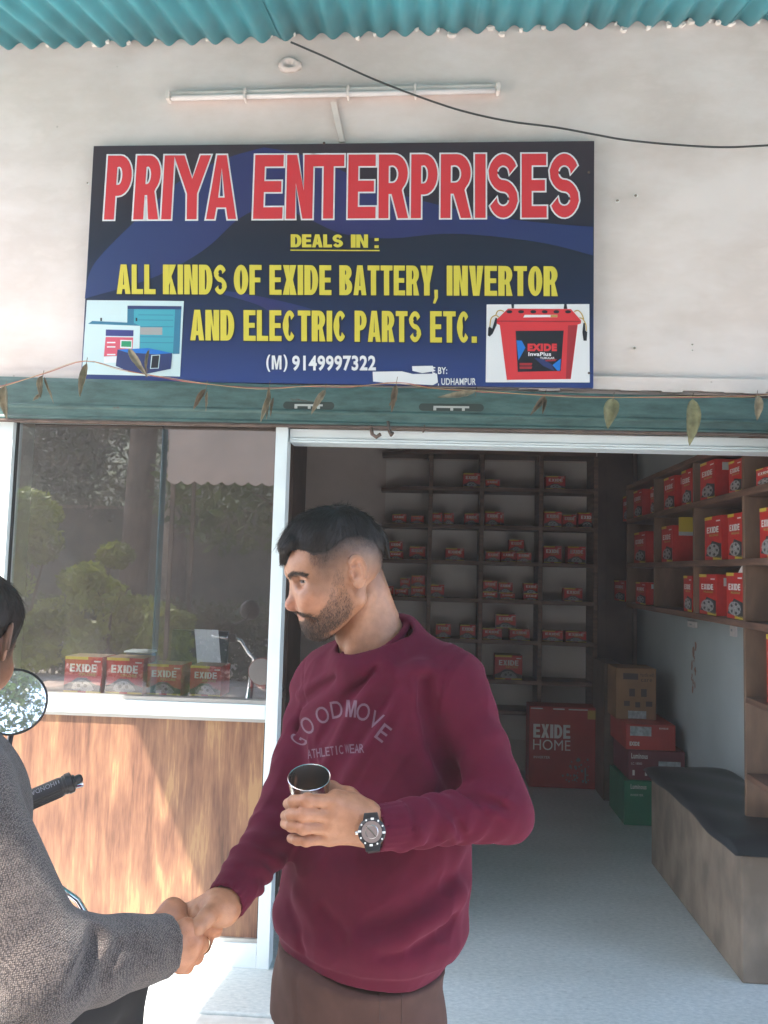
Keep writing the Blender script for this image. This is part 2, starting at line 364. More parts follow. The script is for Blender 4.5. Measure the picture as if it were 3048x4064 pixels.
# rust freckles/bolts and mortar bits pressed against the sheets
mo = MB()
for k in range(70):
    X = -2.1+k*.058+rng.uniform(-.02, .02)
    if rng.random() < .45: continue
    z = roof_z(X)+AMP*math.cos(2*math.pi*X/PITCHR)-.006
    s_ = rng.uniform(.005, .016)
    pts = [(X+s_*rng.uniform(.6, 1.8)*math.cos(a), -.012-rng.uniform(0, .01), z+s_*.8*math.sin(a)) for a in [i*1.047 for i in range(6)]]
    mo.slab(pts, (0, .02, 0))
o = mo.build('mortar_crumbs', M['mortar']); tag(o, kind='stuff'); under(o, roof)
pr = MB(); pr.tube([(-2.64, -2.9, roof_z(-2.64)-SL*2.9-.05), (3.1, -2.9, roof_z(3.1)-SL*2.9-.05)], .03)
under(pr.build('purlin', mat('rusty_steel', (.16, .09, .06), .7, var=.3), smooth=True), roof)
post_m = mat('teal_painted_steel', (.025, .09, .10), .5, var=.2)
for X in (-2.2, 2.9):
    t_ = thing('roof_post', (X, -2.9, 0), 'teal steel post holding up the %s end of the awning' % ('left' if X < 0 else 'right'), 'post', 'awning posts')
    q = MB(); q.tube([(X, -2.9, -.03), (X, -2.9, roof_z(X)-SL*2.9-.08)], .024, 12); under(q.build('pole', post_m, smooth=True), t_)
    q = MB(); q.box((X-.08, -2.98, -.03), (X+.08, -2.82, -.018)); under(q.build('base_plate', post_m), t_)

# ---- shutter beam
beam = thing('shutter_beam', (0, -.05, ZB), 'green steel beam of the rolled up shutter across the shop front', 'shutter')
green = mat('chipped_green_enamel', (.075, .17, .16), .5, spec=.4)
t, n, l, b_ = nodes(green)
tc = n.new('ShaderNodeTexCoord'); mp = n.new('ShaderNodeMapping'); mp.inputs['Scale'].default_value = (2, 2, 9); l.new(tc.outputs['Object'], mp.inputs[0])
no = n.new('ShaderNodeTexNoise'); no.inputs['Scale'].default_value = 3.2; no.inputs['Detail'].default_value = 8; no.inputs['Roughness'].default_value = .7; l.new(mp.outputs[0], no.inputs[0])
rr_ = ramp(n, [(.34, (.04, .075, .07)), (.54, (.065, .125, .118)), (.64, (.085, .15, .14)), (.70, (.09, .06, .05))]); l.new(no.outputs['Fac'], rr_.inputs[0]); l.new(rr_.outputs[0], b_.inputs['Base Color'])
_tl, _tr = HY(0, 812, -.06), HY(1659, 860, -.06)
_bl, _br = HY(0, 903, -.06), HY(1659, 936, -.06)
def lerpX(a, b, X): return a+(b-a)*((X-a.x)/(b.x-a.x))
BX0, BX1 = -2.6, 2.3
zt0, zt1, zb0, zb1 = lerpX(_tl, _tr, BX0).z, lerpX(_tl, _tr, BX1).z, lerpX(_bl, _br, BX0).z, lerpX(_bl, _br, BX1).z
def btop(X): return zt0+(zt1-zt0)*(X-BX0)/(BX1-BX0)
def bbot(X): return zb0+(zb1-zb0)*(X-BX0)/(BX1-BX0)
def bprof(prof, m, name, par, xa=BX0, xb=BX1):
    """profile of (y, t) points, t = 0 at beam top and 1 at beam bottom, swept along X"""
    q = MB(); A = [(xa, y, btop(xa)+(bbot(xa)-btop(xa))*t) for y, t in prof]; B = [(xb, y, btop(xb)+(bbot(xb)-btop(xb))*t) for y, t in prof]
    k = len(prof); q.add(A+B, [list(range(k)), [k+i for i in range(k)][::-1]]+[[i, (i+1) % k, k+(i+1) % k, k+i] for i in range(k)])
    return under(q.build(name, m), par)
bprof([(-.031, -.02), (-.052, 0), (-.056, .10), (-.056, .62), (-.063, .66), (-.063, .70), (-.056, .74), (-.054, .90), (-.062, .96), (-.060, 1.0), (-.02, 1.0), (-.02, -.02)], green, 'slat', beam)
rust = mat('dark_rusty_edge', (.11, .075, .06), .8, var=.3, scale=20)
bprof([(-.058, 1.003), (-.066, 1.03), (-.066, 1.06), (-.02, 1.06), (-.02, 1.003)], rust, 'bottom_rail', beam)
slot_d = mat('slot_black', (.02, .02, .02), .9); slot_w = mat('scratched_metal', (.40, .42, .40), .6)
for (a0, a1, yy) in ((612, 722, 876), (905, 1045, 880)):
    p0 = HY(a0, yy-9, -.0575); p1 = HY(a1, yy+9, -.0575)
    q = MB(); k = 14; pts = []
    cx, cz, hx, hz = (p0.x+p1.x)/2, (p0.z+p1.z)/2, (p1.x-p0.x)/2, abs(p0.z-p1.z)/2
    for i in range(28):
        a = 6.283*i/28; pts.append((cx+(hx-hz)*(1 if math.cos(a) > 0 else -1)+hz*math.cos(a), -.0575, cz+hz*math.sin(a)))
    q.poly(pts); under(q.build('slot', mat('slot_grime', (.035, .05, .045), .9) if a0 < 900 else bpy.data.materials['slot_grime']), beam)
    q = MB(); hx2 = hx*.55; q.box((cx-hx2, -.0605, cz-.003), (cx+hx2, -.0585, cz+.005))
    for s_ in (-1, -.05, .6): q.box((cx+hx2*s_, -.0605, cz-.014), (cx+hx2*s_+.012, -.0585, cz-.003))
    under(q.build('bare_metal', slot_w), beam)
# hooks and drips under the beam
hk = MB(); 
for (a, bpt) in (((800, 930), (822, 938)), ((838, 925), (848, 934))):
    p0 = HY(a[0], a[1]-14, -.05); p1 = HY(a[0]+4, a[1]+8, -.07); p2 = HY(bpt[0], bpt[1], -.085)
    hk.tube([p0, p1, (p1+p2)/2+Vector((0, 0, -.012)), p2], .008, 8)
hk.tube([HY(917, 918, -.06), HY(917, 930, -.062), HY(913, 934, -.062)], .003, 6)
under(hk.build('hook', rust, smooth=True), beam)
# ---- pale guide channel under the beam on the open side
ch = thing('shutter_guide_channel', (0, 0, bbot(0)), 'pale grey metal channel under the green beam above the open doorway', 'channel')
xa = HY(618, 920, 0).x+.02; q = MB()
def cb(y0, y1, o0, o1):
    q.hexa([(xa, y0, bbot(xa)-o1), (BX1, y0, bbot(BX1)-o1), (BX1, y1, bbot(BX1)-o1), (xa, y1, bbot(xa)-o1), (xa, y0, bbot(xa)-o0), (BX1, y0, bbot(BX1)-o0), (BX1, y1, bbot(BX1)-o0), (xa, y1, bbot(xa)-o0)])
cb(-.01, .10, .012, .05); cb(-.016, .10, .052, .060); cb(-.014, .10, .062, .070)
under(q.build('channel_strip', M['alu'], bevel=.001), ch)

# ---- partition: aluminium frame, glass and wood laminate panel
part = thing('shop_window', (HY(300, 1500, 0).x, 0, 0), 'white aluminium framed shop window over a wood laminate panel', 'window')
al = M['alu']
def vx(px, py): return HY(px, py, 0).x
xpo = (vx(626, 920)+vx(584, 2050))/2; xpi = (vx(601, 920)+vx(560, 1950)-.0)/2
xgl = vx(32, 1000)       # left edge of the glass
z_sill0 = HY(400, 1545, 0).z; z_sill1 = HY(400, 1508, 0).z
z_bot = HY(500, 2030, 0).z; z_top = HY(300, 915, 0).z
fr = [((xpi, -.03, 0), (xpo, .05, bbot(xpi)-.004)),            # post
      ((xgl-.075, -.03, 0), (xgl, .05, z_top+.035)),           # left stile
      ((xgl+.001, -.024, z_top), (xpi-.001, .044, z_top+.035)),
      ((xgl+.001, -.03, z_sill0), (xpi-.001, .05, z_sill1-.012)),
      ((xgl+.001, -.028, 0.0), (xpi-.001, .048, z_bot))]
for i, (a, b_) in enumerate(fr):
    q = MB(); q.box(a, b_); under(q.build('frame_bar', al, bevel=.002), part)
# glazing beads
bead = MB(); e = .012
bead.box((xgl+.001, -.020, z_sill1-.011), (xpi-.001, .02, z_sill1+.004)); bead.box((xgl+.001, -.022, z_sill0-.014), (xpi-.001, .02, z_sill0-.001))
bead.box((xgl+.001, -.02, z_bot+.001), (xpi-.001, .02, z_bot+.016))
under(bead.build('glazing_bead', mat('grey_aluminium', (.42, .42, .41), .35, .6)), part)
gk = MB()
for x in (xpi-.006, xgl+.001): gk.box((x, -.006, z_sill1+.004), (x+.005, .012, z_top-.001))
gk.box((xpi-.007, -.012, z_bot+.016), (xpi-.001, .008, z_sill0-.014))
under(gk.build('gasket', mat('black_rubber', (.02, .02, .02), .7)), part)
# glass
gm = bpy.data.materials.new('dusty_window_glass'); gm.use_nodes = True; n = gm.node_tree.nodes; l = gm.node_tree.links
for k in list(n):
    if k.type != 'OUTPUT_MATERIAL': n.remove(k)
out = [k for k in n if k.type == 'OUTPUT_MATERIAL'][0]
tr = n.new('ShaderNodeBsdfTransparent'); tr.inputs[0].default_value = (.90, .91, .91, 1)
gl = n.new('ShaderNodeBsdfGlossy'); gl.inputs['Roughness'].default_value = .004; gl.inputs[0].default_value = (.95, .95, .95, 1)
lw = n.new('ShaderNodeLayerWeight'); lw.inputs[0].default_value = .55
mr = n.new('ShaderNodeMapRange'); mr.inputs[3].default_value = .15; mr.inputs[4].default_value = .8
l.new(lw.outputs['Fresnel'], mr.inputs[0])
mx = n.new('ShaderNodeMixShader'); l.new(mr.outputs[0], mx.inputs[0]); l.new(tr.outputs[0], mx.inputs[1]); l.new(gl.outputs[0], mx.inputs[2])
df = n.new('ShaderNodeBsdfDiffuse'); df.inputs[0].default_value = (.75, .78, .78, 1)
tc = n.new('ShaderNodeTexCoord'); no = n.new('ShaderNodeTexNoise'); no.inputs['Scale'].default_value = 2.5; no.inputs['Detail'].default_value = 10; no.inputs['Roughness'].default_value = .7
l.new(tc.outputs['Object'], no.inputs['Vector'])
dr = n.new('ShaderNodeMapRange'); dr.inputs[1].default_value = .3; dr.inputs[2].default_value = .75; dr.inputs[3].default_value = .004; dr.inputs[4].default_value = .022; l.new(no.outputs['Fac'], dr.inputs[0])
m2 = n.new('ShaderNodeMixShader'); l.new(dr.outputs[0], m2.inputs[0]); l.new(mx.outputs[0], m2.inputs[1]); l.new(df.outputs[0], m2.inputs[2])
l.new(m2.outputs[0], out.inputs[0])
q = MB(); q.add([(xgl+.001, .003, z_sill1-.005), (xpi-.001, .003, z_sill1-.005), (xpi-.001, .003, z_top+.005), (xgl+.001, .003, z_top+.005)], [(0, 1, 2, 3)])
under(q.build('glass_pane', gm), part)
# wood laminate
wood = mat('wood_laminate', (.3, .15, .07), .42, spec=.4)
t, n, l, b_ = nodes(wood); tc = n.new('ShaderNodeTexCoord'); mp = n.new('ShaderNodeMapping'); mp.inputs['Scale'].default_value = (1, 1, .085); l.new(tc.outputs['Object'], mp.inputs[0])
n1 = n.new('ShaderNodeTexNoise'); n1.inputs['Scale'].default_value = 11; n1.inputs['Detail'].default_value = 3; n1.inputs['Distortion'].default_value = .6; l.new(mp.outputs[0], n1.inputs[0])
mu = n.new('ShaderNodeMath'); mu.operation = 'MULTIPLY'; mu.inputs[1].default_value = 9; l.new(n1.outputs['Fac'], mu.inputs[0])
pp = n.new('ShaderNodeMath'); pp.operation = 'PINGPONG'; pp.inputs[1].default_value = 1; l.new(mu.outputs[0], pp.inputs[0])
n2 = n.new('ShaderNodeTexNoise'); n2.inputs['Scale'].default_value = 170; n2.inputs['Detail'].default_value = 3; l.new(mp.outputs[0], n2.inputs[0])
n3 = n.new('ShaderNodeTexNoise'); n3.inputs['Scale'].default_value = 5; n3.inputs['Detail'].default_value = 4
mp3 = n.new('ShaderNodeMapping'); mp3.inputs['Scale'].default_value = (1.6, 1, .5); l.new(tc.outputs['Object'], mp3.inputs[0]); l.new(mp3.outputs[0], n3.inputs[0])
s1 = n.new('ShaderNodeMath'); s1.operation = 'MULTIPLY_ADD'; s1.inputs[1].default_value = .20; l.new(pp.outputs[0], s1.inputs[0]); l.new(n3.outputs['Fac'], s1.inputs[2])
s2 = n.new('ShaderNodeMath'); s2.operation = 'MULTIPLY_ADD'; s2.inputs[1].default_value = .42; l.new(n2.outputs['Fac'], s2.inputs[0]); l.new(s1.outputs[0], s2.inputs[2])
r = ramp(n, [(.50, (.075, .034, .022)), (.64, (.135, .063, .040)), (.79, (.195, .094, .057)), (.93, (.26, .135, .076)), (1.0, (.33, .19, .095))]); l.new(s2.outputs[0], r.inputs[0]); l.new(r.outputs[0], b_.inputs['Base Color'])
q = MB(); q.box((xgl+.001, -.008, z_bot+.002), (xpi-.001, .01, z_sill0-.002)); under(q.build('wood_panel', wood), part)
# ================================================================== SIGN
def flat(name, c, rough=.45, **k): return mat(name, c, rough, **k)
F = {'red': flat('sign_red', (.62, .035, .045)), 'white': flat('sign_white', (.72, .72, .74)), 'yellow': flat('sign_yellow', (.62, .52, .055)),
     'ink': flat('sign_ink', (.012, .012, .02)), 'navy': flat('sign_navy', (.022, .035, .13)), 'blue': flat('sign_band_blue', (.035, .04, .20)),
     'green': flat('sign_green', (.02, .28, .13)), 'teal': flat('sign_teal', (.05, .33, .42)), 'teal2': flat('sign_teal_dark', (.03, .17, .28)),
     'pale': flat('sign_pale_blue', (.55, .68, .70)), 'pink': flat('sign_pink', (.62, .09, .14)), 'grey': flat('sign_grey', (.33, .33, .33)),
     'bright': flat('sign_bright_blue', (.01, .16, .55)), 'gold': flat('sign_gold', (.45, .30, .06)), 'redd': flat('sign_dark_red', (.33, .02, .03))}
sign = thing('sign_board', HY(740, 838, -.05), 'wide dark blue shop sign with big red white-edged title and yellow lines', 'sign')
sc_ = [HY(202, 315, -.045), HY(1284, 304, -.045), HY(1282, 838, -.045), HY(174, 822, -.045)]
bgm = mat('sign_print_background', (.02, .02, .05), .33, spec=.5)
t, n, l, b_ = nodes(bgm)
tc = n.new('ShaderNodeTexCoord'); sx = n.new('ShaderNodeSeparateXYZ'); l.new(tc.outputs['Generated'], sx.inputs[0])
# printed picture: dark brown-black top, navy foot
r = ramp(n, [(0, (.025, .05, .20)), (.16, (.018, .03, .115)), (.36, (.012, .016, .05)), (.58, (.014, .013, .03)), (.78, (.03, .018, .028)), (1, (.04, .022, .03))]); l.new(sx.outputs['Z'], r.inputs[0]); l.new(r.outputs[0], b_.inputs['Base Color'])
q = MB(); q.slab(sc_, (0, .02, 0)); under(q.build('panel', bgm, bevel=.002), sign)
def sp(px, py, k=1):
    """point k print layers above the sign panel"""
    return HY(px, py, -.045-.0012*k)
def spoly(pts, m, k, name='print'):
    q = MB(); q.poly([sp(x, y, k) for x, y in pts]); return under(q.build(name, F[m] if isinstance(m, str) else m, recalc=False), sign)
# swoosh bands of the printed background, graded
sw = mat('sign_swoosh', (.04, .04, .18), .33)
t, n, l, b_ = nodes(sw); tc = n.new('ShaderNodeTexCoord'); sx = n.new('ShaderNodeSeparateXYZ'); l.new(tc.outputs['Generated'], sx.inputs[0])
r = ramp(n, [(0, (.026, .040, .135)), (.45, (.032, .026, .115)), (1, (.022, .032, .12))]); l.new(sx.outputs['X'], r.inputs[0]); l.new(r.outputs[0], b_.inputs['Base Color'])
def curve(pts, k=10):
    out = []
    for i in range(len(pts)-1):
        p0, p1, p2, p3 = pts[max(i-1, 0)], pts[i], pts[i+1], pts[min(i+2, len(pts)-1)]
        for j in range(k):
            t_ = j/k
            out.append(tuple(.5*(2*b+(c-a)*t_+(2*a-5*b+4*c-d)*t_*t_+(3*b-a-3*c+d)*t_**3) for a, b, c, d in zip(p0, p1, p2, p3)))
    out.append(pts[-1]); return out
spoly(curve([(183, 645), (190, 600), (215, 555), (300, 470), (390, 390), (480, 345), (570, 318)])+curve([(640, 330), (730, 365), (850, 415), (1000, 455), (1140, 478), (1281, 490)])+curve([(1281, 552), (1190, 528), (1080, 512), (960, 505), (840, 515), (740, 505), (660, 470), (590, 445), (520, 470), (440, 540), (330, 600), (183, 645)]), sw, 1, 'printed_band')
spoly(curve([(600, 690), (680, 672), (560, 640), (480, 628), (470, 632), (560, 660), (600, 690)]), sw, 1.5, 'printed_band')
def stext(txt, box, m, k, bold, name, shear=0, bow=0, parent=sign):
    x0, y0, x1, y1 = box[:4]; dy = box[4] if len(box) > 4 else 0
    q = MB(); q.text(txt, lambda u, v: sp(x0+(x1-x0)*u+shear*(v-.5), y1+dy*u+(y0-y1)*v-bow*0, k), bold)
    return under(q.build(name, F[m], recalc=False), parent)
def outlined(txt, box, m1, m2, b1, b2, ex, name):
    x0, y0, x1, y1 = box
    stext(txt, (x0-ex, y0-ex, x1+ex, y1+ex), m2, 2, b2, name+'_outline'); stext(txt, (x0, y0, x1, y1), m1, 3, b1, name)
# title letters one by one so that each keeps the photograph's place
TX = [(229,283,9),(292,346,9),(352,373,8),(375,455,2),(446,511,2),(549,612,5),(619,676,3),(676,743,2),(752,812,2),(818,882,1),(888,945,1),(952,1018,1),(1026,1049,0),(1055,1119,0),(1127,1181,0),(1187,1251,0)]
for nm_, mt_, k_, ex_ in (('title_outline', 'white', 2, 3.4), ('title_letter', 'red', 3, 0)):
    for c_, (a_, b_, sh_) in zip('PRIYAENTERPRISES', TX):
        q = MB(); cap_faces(q, c_, a_, b_, 138, 21.5, 25, ex_, lambda x, v: sp(x, 472-v-(x-740)*.0045, k_), sh_); under(q.build(nm_, F[mt_], recalc=False), sign)
def line(txt, x0, x1, y0, y1, a_, b_, slope=0, sh=1.3, nm='line_letter'):
    gap = (y1-y0)*.04; un = sum(LW.get(c, 1.0) for c in txt); u = (x1-x0-gap*(len(txt)-1))/un; x = x0; h = y1-y0
    for c in txt:
        w_ = LW.get(c, 1.0)*u
        if c != ' ':
            for k_, m_, ex_, n_ in ((2, 'ink', sh, nm+'_shadow'), (3, 'yellow', 0, nm)):
                q = MB(); cap_faces(q, c, x, x+w_, h, a_, b_, ex_, lambda X, v: sp(X+(.8 if m_ == 'ink' else 0), y1-v+slope*(X-x0)+(.8 if m_ == 'ink' else 0), k_)); under(q.build(n_, F[m_], recalc=False), sign)
        x += w_+gap
line('DEALS', 628, 741, 506, 534, 9.5, 6.2, .005); line('IN', 758, 795, 506.5, 535, 9.5, 6.2); line(':', 809, 818, 508, 536, 9, 6)
q = MB(); q.poly([sp(627, 539, 3), sp(820, 540, 3), sp(820, 542.5, 3), sp(627, 541.5, 3)]); under(q.build('underline', F['yellow'], recalc=False), sign)
for t_, a, b in [('ALL', 252, 336), ('KINDS', 352, 490), ('OF', 505, 565), ('EXIDE', 582, 716), ('BATTERY', 733, 936), ('INVERTOR', 965, 1205)]: line(t_, a, b, 571+(a-250)*.004, 635+(a-250)*.005, 14, 10.8, .005)
q = MB(); q.poly([sp(938, 626, 3.4), sp(946, 626, 3.4), sp(946, 643, 3.4), sp(940, 656, 3.4), sp(935, 655, 3.4), sp(939, 643, 3.4)]); under(q.build('comma', F['yellow'], recalc=False), sign)
for t_, a, b in [('AND', 411, 506), ('ELECTRIC', 526, 750), ('PARTS', 766, 910), ('ETC.', 929, 1030)]: line(t_, a, b, 669+(a-411)*.006, 735+(a-411)*.009, 14.5, 11, .008)
stext('(', (575, 766, 584, 803), 'white', 3, .03, 'phone_lettering'); stext('M', (587, 768, 608, 798), 'white', 3, .03, 'phone_lettering'); stext(')', (612, 766, 621, 803), 'white', 3, .03, 'phone_lettering'); stext('9149997322', (631, 768, 812, 801), 'white', 3, .03, 'phone_lettering')
stext('E BY:', (934, 793, 966, 808), 'white', 3, .02, 'maker_lettering'); stext(', UDHAMPUR', (946, 817, 1028, 834), 'white', 3, .02, 'maker_lettering')
spoly([(805, 803), (868, 802), (892, 808), (944, 807), (946, 826), (935, 832), (900, 830), (850, 829), (806, 824)], 'white', 3.5, 'torn_patch')
spoly([(890, 791), (935, 790), (938, 802), (912, 806), (891, 801)], 'white', 3.6, 'torn_patch')
# left printed picture   (zoom pixel -> picture: x=163.3+.1575zx, y=625.9+.1575zy)
L_ = lambda pts: [(163.3+.1575*x, 625.9+.1575*y) for x, y in pts]
spoly(L_([(155, 142), (1485, 155), (1432, 1190), (85, 1160)]), 'pale', 2, 'picture_ground')
spoly(L_([(712, 225), (1450, 232), (1425, 880), (700, 840)]), 'teal', 2.3); spoly(L_([(712, 218), (1453, 225), (1452, 270), (712, 265)]), 'navy', 2.5)
spoly(L_([(712, 268), (800, 268), (795, 840), (700, 840)]), 'teal2', 2.5); spoly(L_([(1365, 270), (1450, 270), (1425, 880), (1335, 880)]), 'teal2', 2.5)
for yy in (340, 410, 500, 640, 720): spoly(L_([(860, yy), (1340, yy+4), (1340, yy+12), (860, yy+8)]), 'teal2', 2.5)
spoly(L_([(885, 515), (1190, 515), (1188, 620), (885, 615)]), 'grey', 2.6)
spoly(L_([(165, 468), (885, 495), (875, 820), (560, 1010), (140, 985)]), F['pale'], 2.8)
spoly(L_([(170, 470), (290, 470), (260, 1000), (140, 985)]), 'teal2', 2.7); spoly(L_([(228, 428), (800, 455), (885, 495), (170, 468)]), 'teal2', 3)
for bx in (350, 835): spoly(L_([(bx-12, 385), (bx+12, 385), (bx+12, 430), (bx-12, 430)]), 'ink', 3)
spoly(L_([(415, 545), (795, 555), (792, 638), (412, 632)]), 'blue', 3); spoly(L_([(412, 648), (790, 655), (775, 900), (388, 915)]), 'pink', 3); spoly(L_([(388, 925), (775, 905), (770, 990), (388, 1005)]), 'white', 2.95)
spoly(L_([(615, 688), (775, 692), (770, 808), (610, 800)]), 'white', 3.3); spoly(L_([(630, 702), (765, 706), (760, 785), (625, 780)]), 'green', 3.6)
for yy in (715, 775, 880): spoly(L_([(430, yy), (545, yy), (545, yy+18), (430, yy+18)]), 'white', 3.3)
spoly(L_([(575, 820), (1000, 800), (1325, 870), (1305, 1085), (940, 1160), (750, 1130), (550, 1045)]), 'navy', 3.8)
spoly(L_([(575, 820), (1000, 800), (1325, 870), (1100, 885), (700, 860)]), 'bright', 4); spoly(L_([(1040, 895), (1160, 890), (1140, 1080), (1020, 1085)]), 'pale', 4); spoly(L_([(1052, 905), (1148, 900), (1130, 1070), (1032, 1074)]), 'ink', 4.3)
# right printed picture  (x=1034.2+.1575zx, y=642.3+.1575zy)
R_ = lambda pts: [(1034.2+.1575*x, 642.3+.1575*y) for x, y in pts]
spoly(R_([(108, 98), (1517, 92), (1522, 1168), (95, 1165)]), 'white', 2, 'picture_ground')
spoly(R_([(285, 350), (1360, 350), (1262, 1120), (385, 1132)]), 'red', 2.4); spoly(R_([(400, 155), (1265, 160), (1405, 320), (1400, 360), (1350, 375), (285, 380), (245, 360), (245, 305)]), 'red', 2.7)
spoly(R_([(1225, 385), (1350, 380), (1255, 1118), (1195, 1118)]), 'redd', 2.6); spoly(R_([(250, 318), (1400, 325), (1400, 340), (250, 335)]), 'redd', 2.9)
spoly(R_([(505, 460), (1165, 455), (1125, 1010), (535, 1022)]), 'ink', 2.9); spoly(R_([(518, 590), (590, 595), (640, 690), (545, 860)]), 'bright', 3.2); spoly(R_([(1010, 930), (1125, 840), (1115, 1005), (1080, 1008)]), 'bright', 3.2); spoly(R_([(760, 830), (870, 840), (1000, 920), (1040, 1008), (880, 940)]), 'navy', 3.1)
for bx in (420, 580, 748, 905, 1065, 1225): spoly(R_([(bx+42*math.cos(i*.628), 198+22*math.sin(i*.628)) for i in range(10)]), 'ink', 3.1)
spoly(R_([(630, 240), (1080, 240), (1080, 272), (610, 276)]), 'white', 3.1); spoly(R_([(985, 242), (1080, 242), (1080, 270), (985, 272)]), 'gold', 3.3)
for pts in ([(230, 280), (250, 285), (245, 380), (190, 500), (150, 538), (125, 525), (130, 420), (150, 400), (185, 430)], [(1435, 352), (1455, 352), (1460, 455), (1488, 475), (1480, 596), (1438, 594), (1422, 480)], [(445, 92), (485, 92), (482, 150), (452, 150)], [(1172, 92), (1205, 92), (1215, 158), (1165, 158)]): spoly(R_(pts), 'ink', 3.4)
wr = MB()
for pts in ([(345, 195), (300, 178), (255, 195), (232, 250)], [(280, 275), (230, 248), (170, 290), (152, 400)], [(1310, 195), (1360, 180), (1410, 225), (1440, 300)], [(1380, 280), (1430, 300), (1470, 380), (1475, 460)]):
    c = [sp(*p_, 3.5) for p_ in curve(R_(pts), 5)]; wr.tube(c, .0022, 4)
under(wr.build('printed_wire', F['gold']), sign)
Rt = lambda x, y: (1034.2+.1575*x, 642.3+.1575*y)
def rtext(t_, a, b, m, bold=.04, k=3.5):
    (x0, y0), (x1, y1) = Rt(*a), Rt(*b); stext(t_, (x0, y0, x1, y1), m, k, bold, 'picture_lettering')
rtext('EXIDE', (670, 635), (1072, 738), 'red', .07); rtext('InvaPlus', (680, 752), (992, 805), 'white', .03); rtext('TUBULAR', (840, 818), (1040, 846), 'white', .02)
spoly(R_([(915, 858), (1075, 845), (1050, 876), (918, 878)]), 'redd', 3.3)
for yy in (900, 948): spoly(R_([(560, yy), (735, yy), (725, yy+34), (560, yy+34)]), 'redd', 3.3)
sc = MB()
for px, py in ((1272, 372), (1272, 806), (560, 834), (700, 309)): sc.lathe(sp(px, py, .5), (0, -1, 0), [(0, .006), (.003, .005)], 8)
o = under(sc.build('screw_heads', rust), sign); tag(o, kind='stuff')

# ================================================================== wall fittings
tl = thing('tube_light_batten', HY(720, 205, -.03), 'whitewashed fluorescent batten fixed on the wall above the sign', 'light fitting')
a, b = HY(363, 214, -.02), HY(1080, 197, -.02)
ax = (b-a).normalized(); up = Vector((0, -1, 0)).cross(ax).normalized()*1
if up.z < 0: up = -up
ctr = (a+b)/2; Lh = (b-a).length/2
wht = mat('whitewashed_plastic', (.68, .60, .555), .7, var=.12, scale=9)
q = MB(); q.obox(ctr+up*.012, (ax, (0, 1, 0), up), (Lh, .018, .012)); under(q.build('batten_body', wht, bevel=.003), tl)
q = MB(); q.tube([a-up*.008+ax*.02+Vector((0, -.018, 0)), b-up*.008-ax*.02+Vector((0, -.018, 0))], .0115, 14); under(q.build('tube', mat('dusty_tube', (.66, .61, .60), .5, var=.08), smooth=True), tl)
for s_ in (-Lh+.01, Lh-.01):
    q = MB(); q.obox(ctr+ax*s_+Vector((0, -.015, 0)), (ax, (0, 1, 0), up), (.008, .020, .021)); under(q.build('end_cap', wht, bevel=.003), tl)
for s_ in (-.52*Lh, .1*Lh, .5*Lh):
    q = MB(); q.obox(ctr+ax*s_+Vector((0, -.012, 0)), (ax, (0, 1, 0), up), (.005, .020, .025)); under(q.build('clip', wht, bevel=.002), tl)
cn = thing('wiring_conduit', HY(738, 306, -.01), 'short cream plastic wiring conduit running from the batten down to the sign', 'conduit')
q = MB(); p0, p1 = HY(720, 222, -.008), HY(739, 308, -.008); w_ = .013
q.slab([p0+Vector((-w_, 0, 0)), p0+Vector((w_, 0, 0)), p1+Vector((w_, 0, 0)), p1+Vector((-w_, 0, 0))], (0, .012, 0)); q.v = [(x, y-.008, z) for x, y, z in q.v]
under(q.build('conduit_strip', wht, bevel=.002), cn)
# black cable
cb_ = [(628, 91, -.14), (700, 122, -.12), (800, 168, -.11), (900, 207, -.10), (1000, 240, -.09), (1100, 262, -.08), (1200, 275, -.07), (1287, 291, -.06), (1350, 302, -.05), (1450, 312, -.06), (1560, 318, -.1), (1659, 314, -.15), (1800, 306, -.3), (2000, 296, -.5)]
q = MB(); q.tube([HY(x, y, Y) for x, y, Y in curve(cb_, 6)], .0042, 8)
tag(q.build('cable', mat('black_cable', (.03, .03, .03), .5), smooth=True), 'thin black cable sagging across the wall from the tin awning to the right', 'cable')

# ================================================================== GARLAND
garland = thing('leaf_garland', HY(800, 850, -.1), 'string of dried mango leaves hung across the shop front', 'garland')
gp = [(-60, 850), (10, 832), (100, 806), (184, 780), (260, 797), (330, 812), (430, 828), (560, 838), (660, 835), (760, 836), (857, 826), (950, 840), (1060, 848), (1180, 853), (1330, 858), (1490, 859), (1580, 856), (1640, 853), (1760, 842), (2000, 800)]
GY = -.105
q = MB(); q.tube([HY(x, y, GY) for x, y in curve(gp, 4)], .0016, 5); under(q.build('string', mat('faded_red_string', (.42, .13, .10), .9, var=.4, scale=12)), garland)
q = MB(); q.tube([HY(x, y+2.5*math.sin(i*.5), GY-.004) for i, (x, y) in enumerate(curve(gp, 4))], .0011, 5); under(q.build('string', mat('faded_yellow_string', (.5, .33, .16), .9)), garland)
leafm = [mat('dry_leaf_%s' % k, c, .8, var=.35, scale=25, bump=.003, bscale=60) for k, c in (('tan', (.25, .205, .14)), ('olive', (.20, .19, .10)), ('brown', (.15, .11, .075)))]
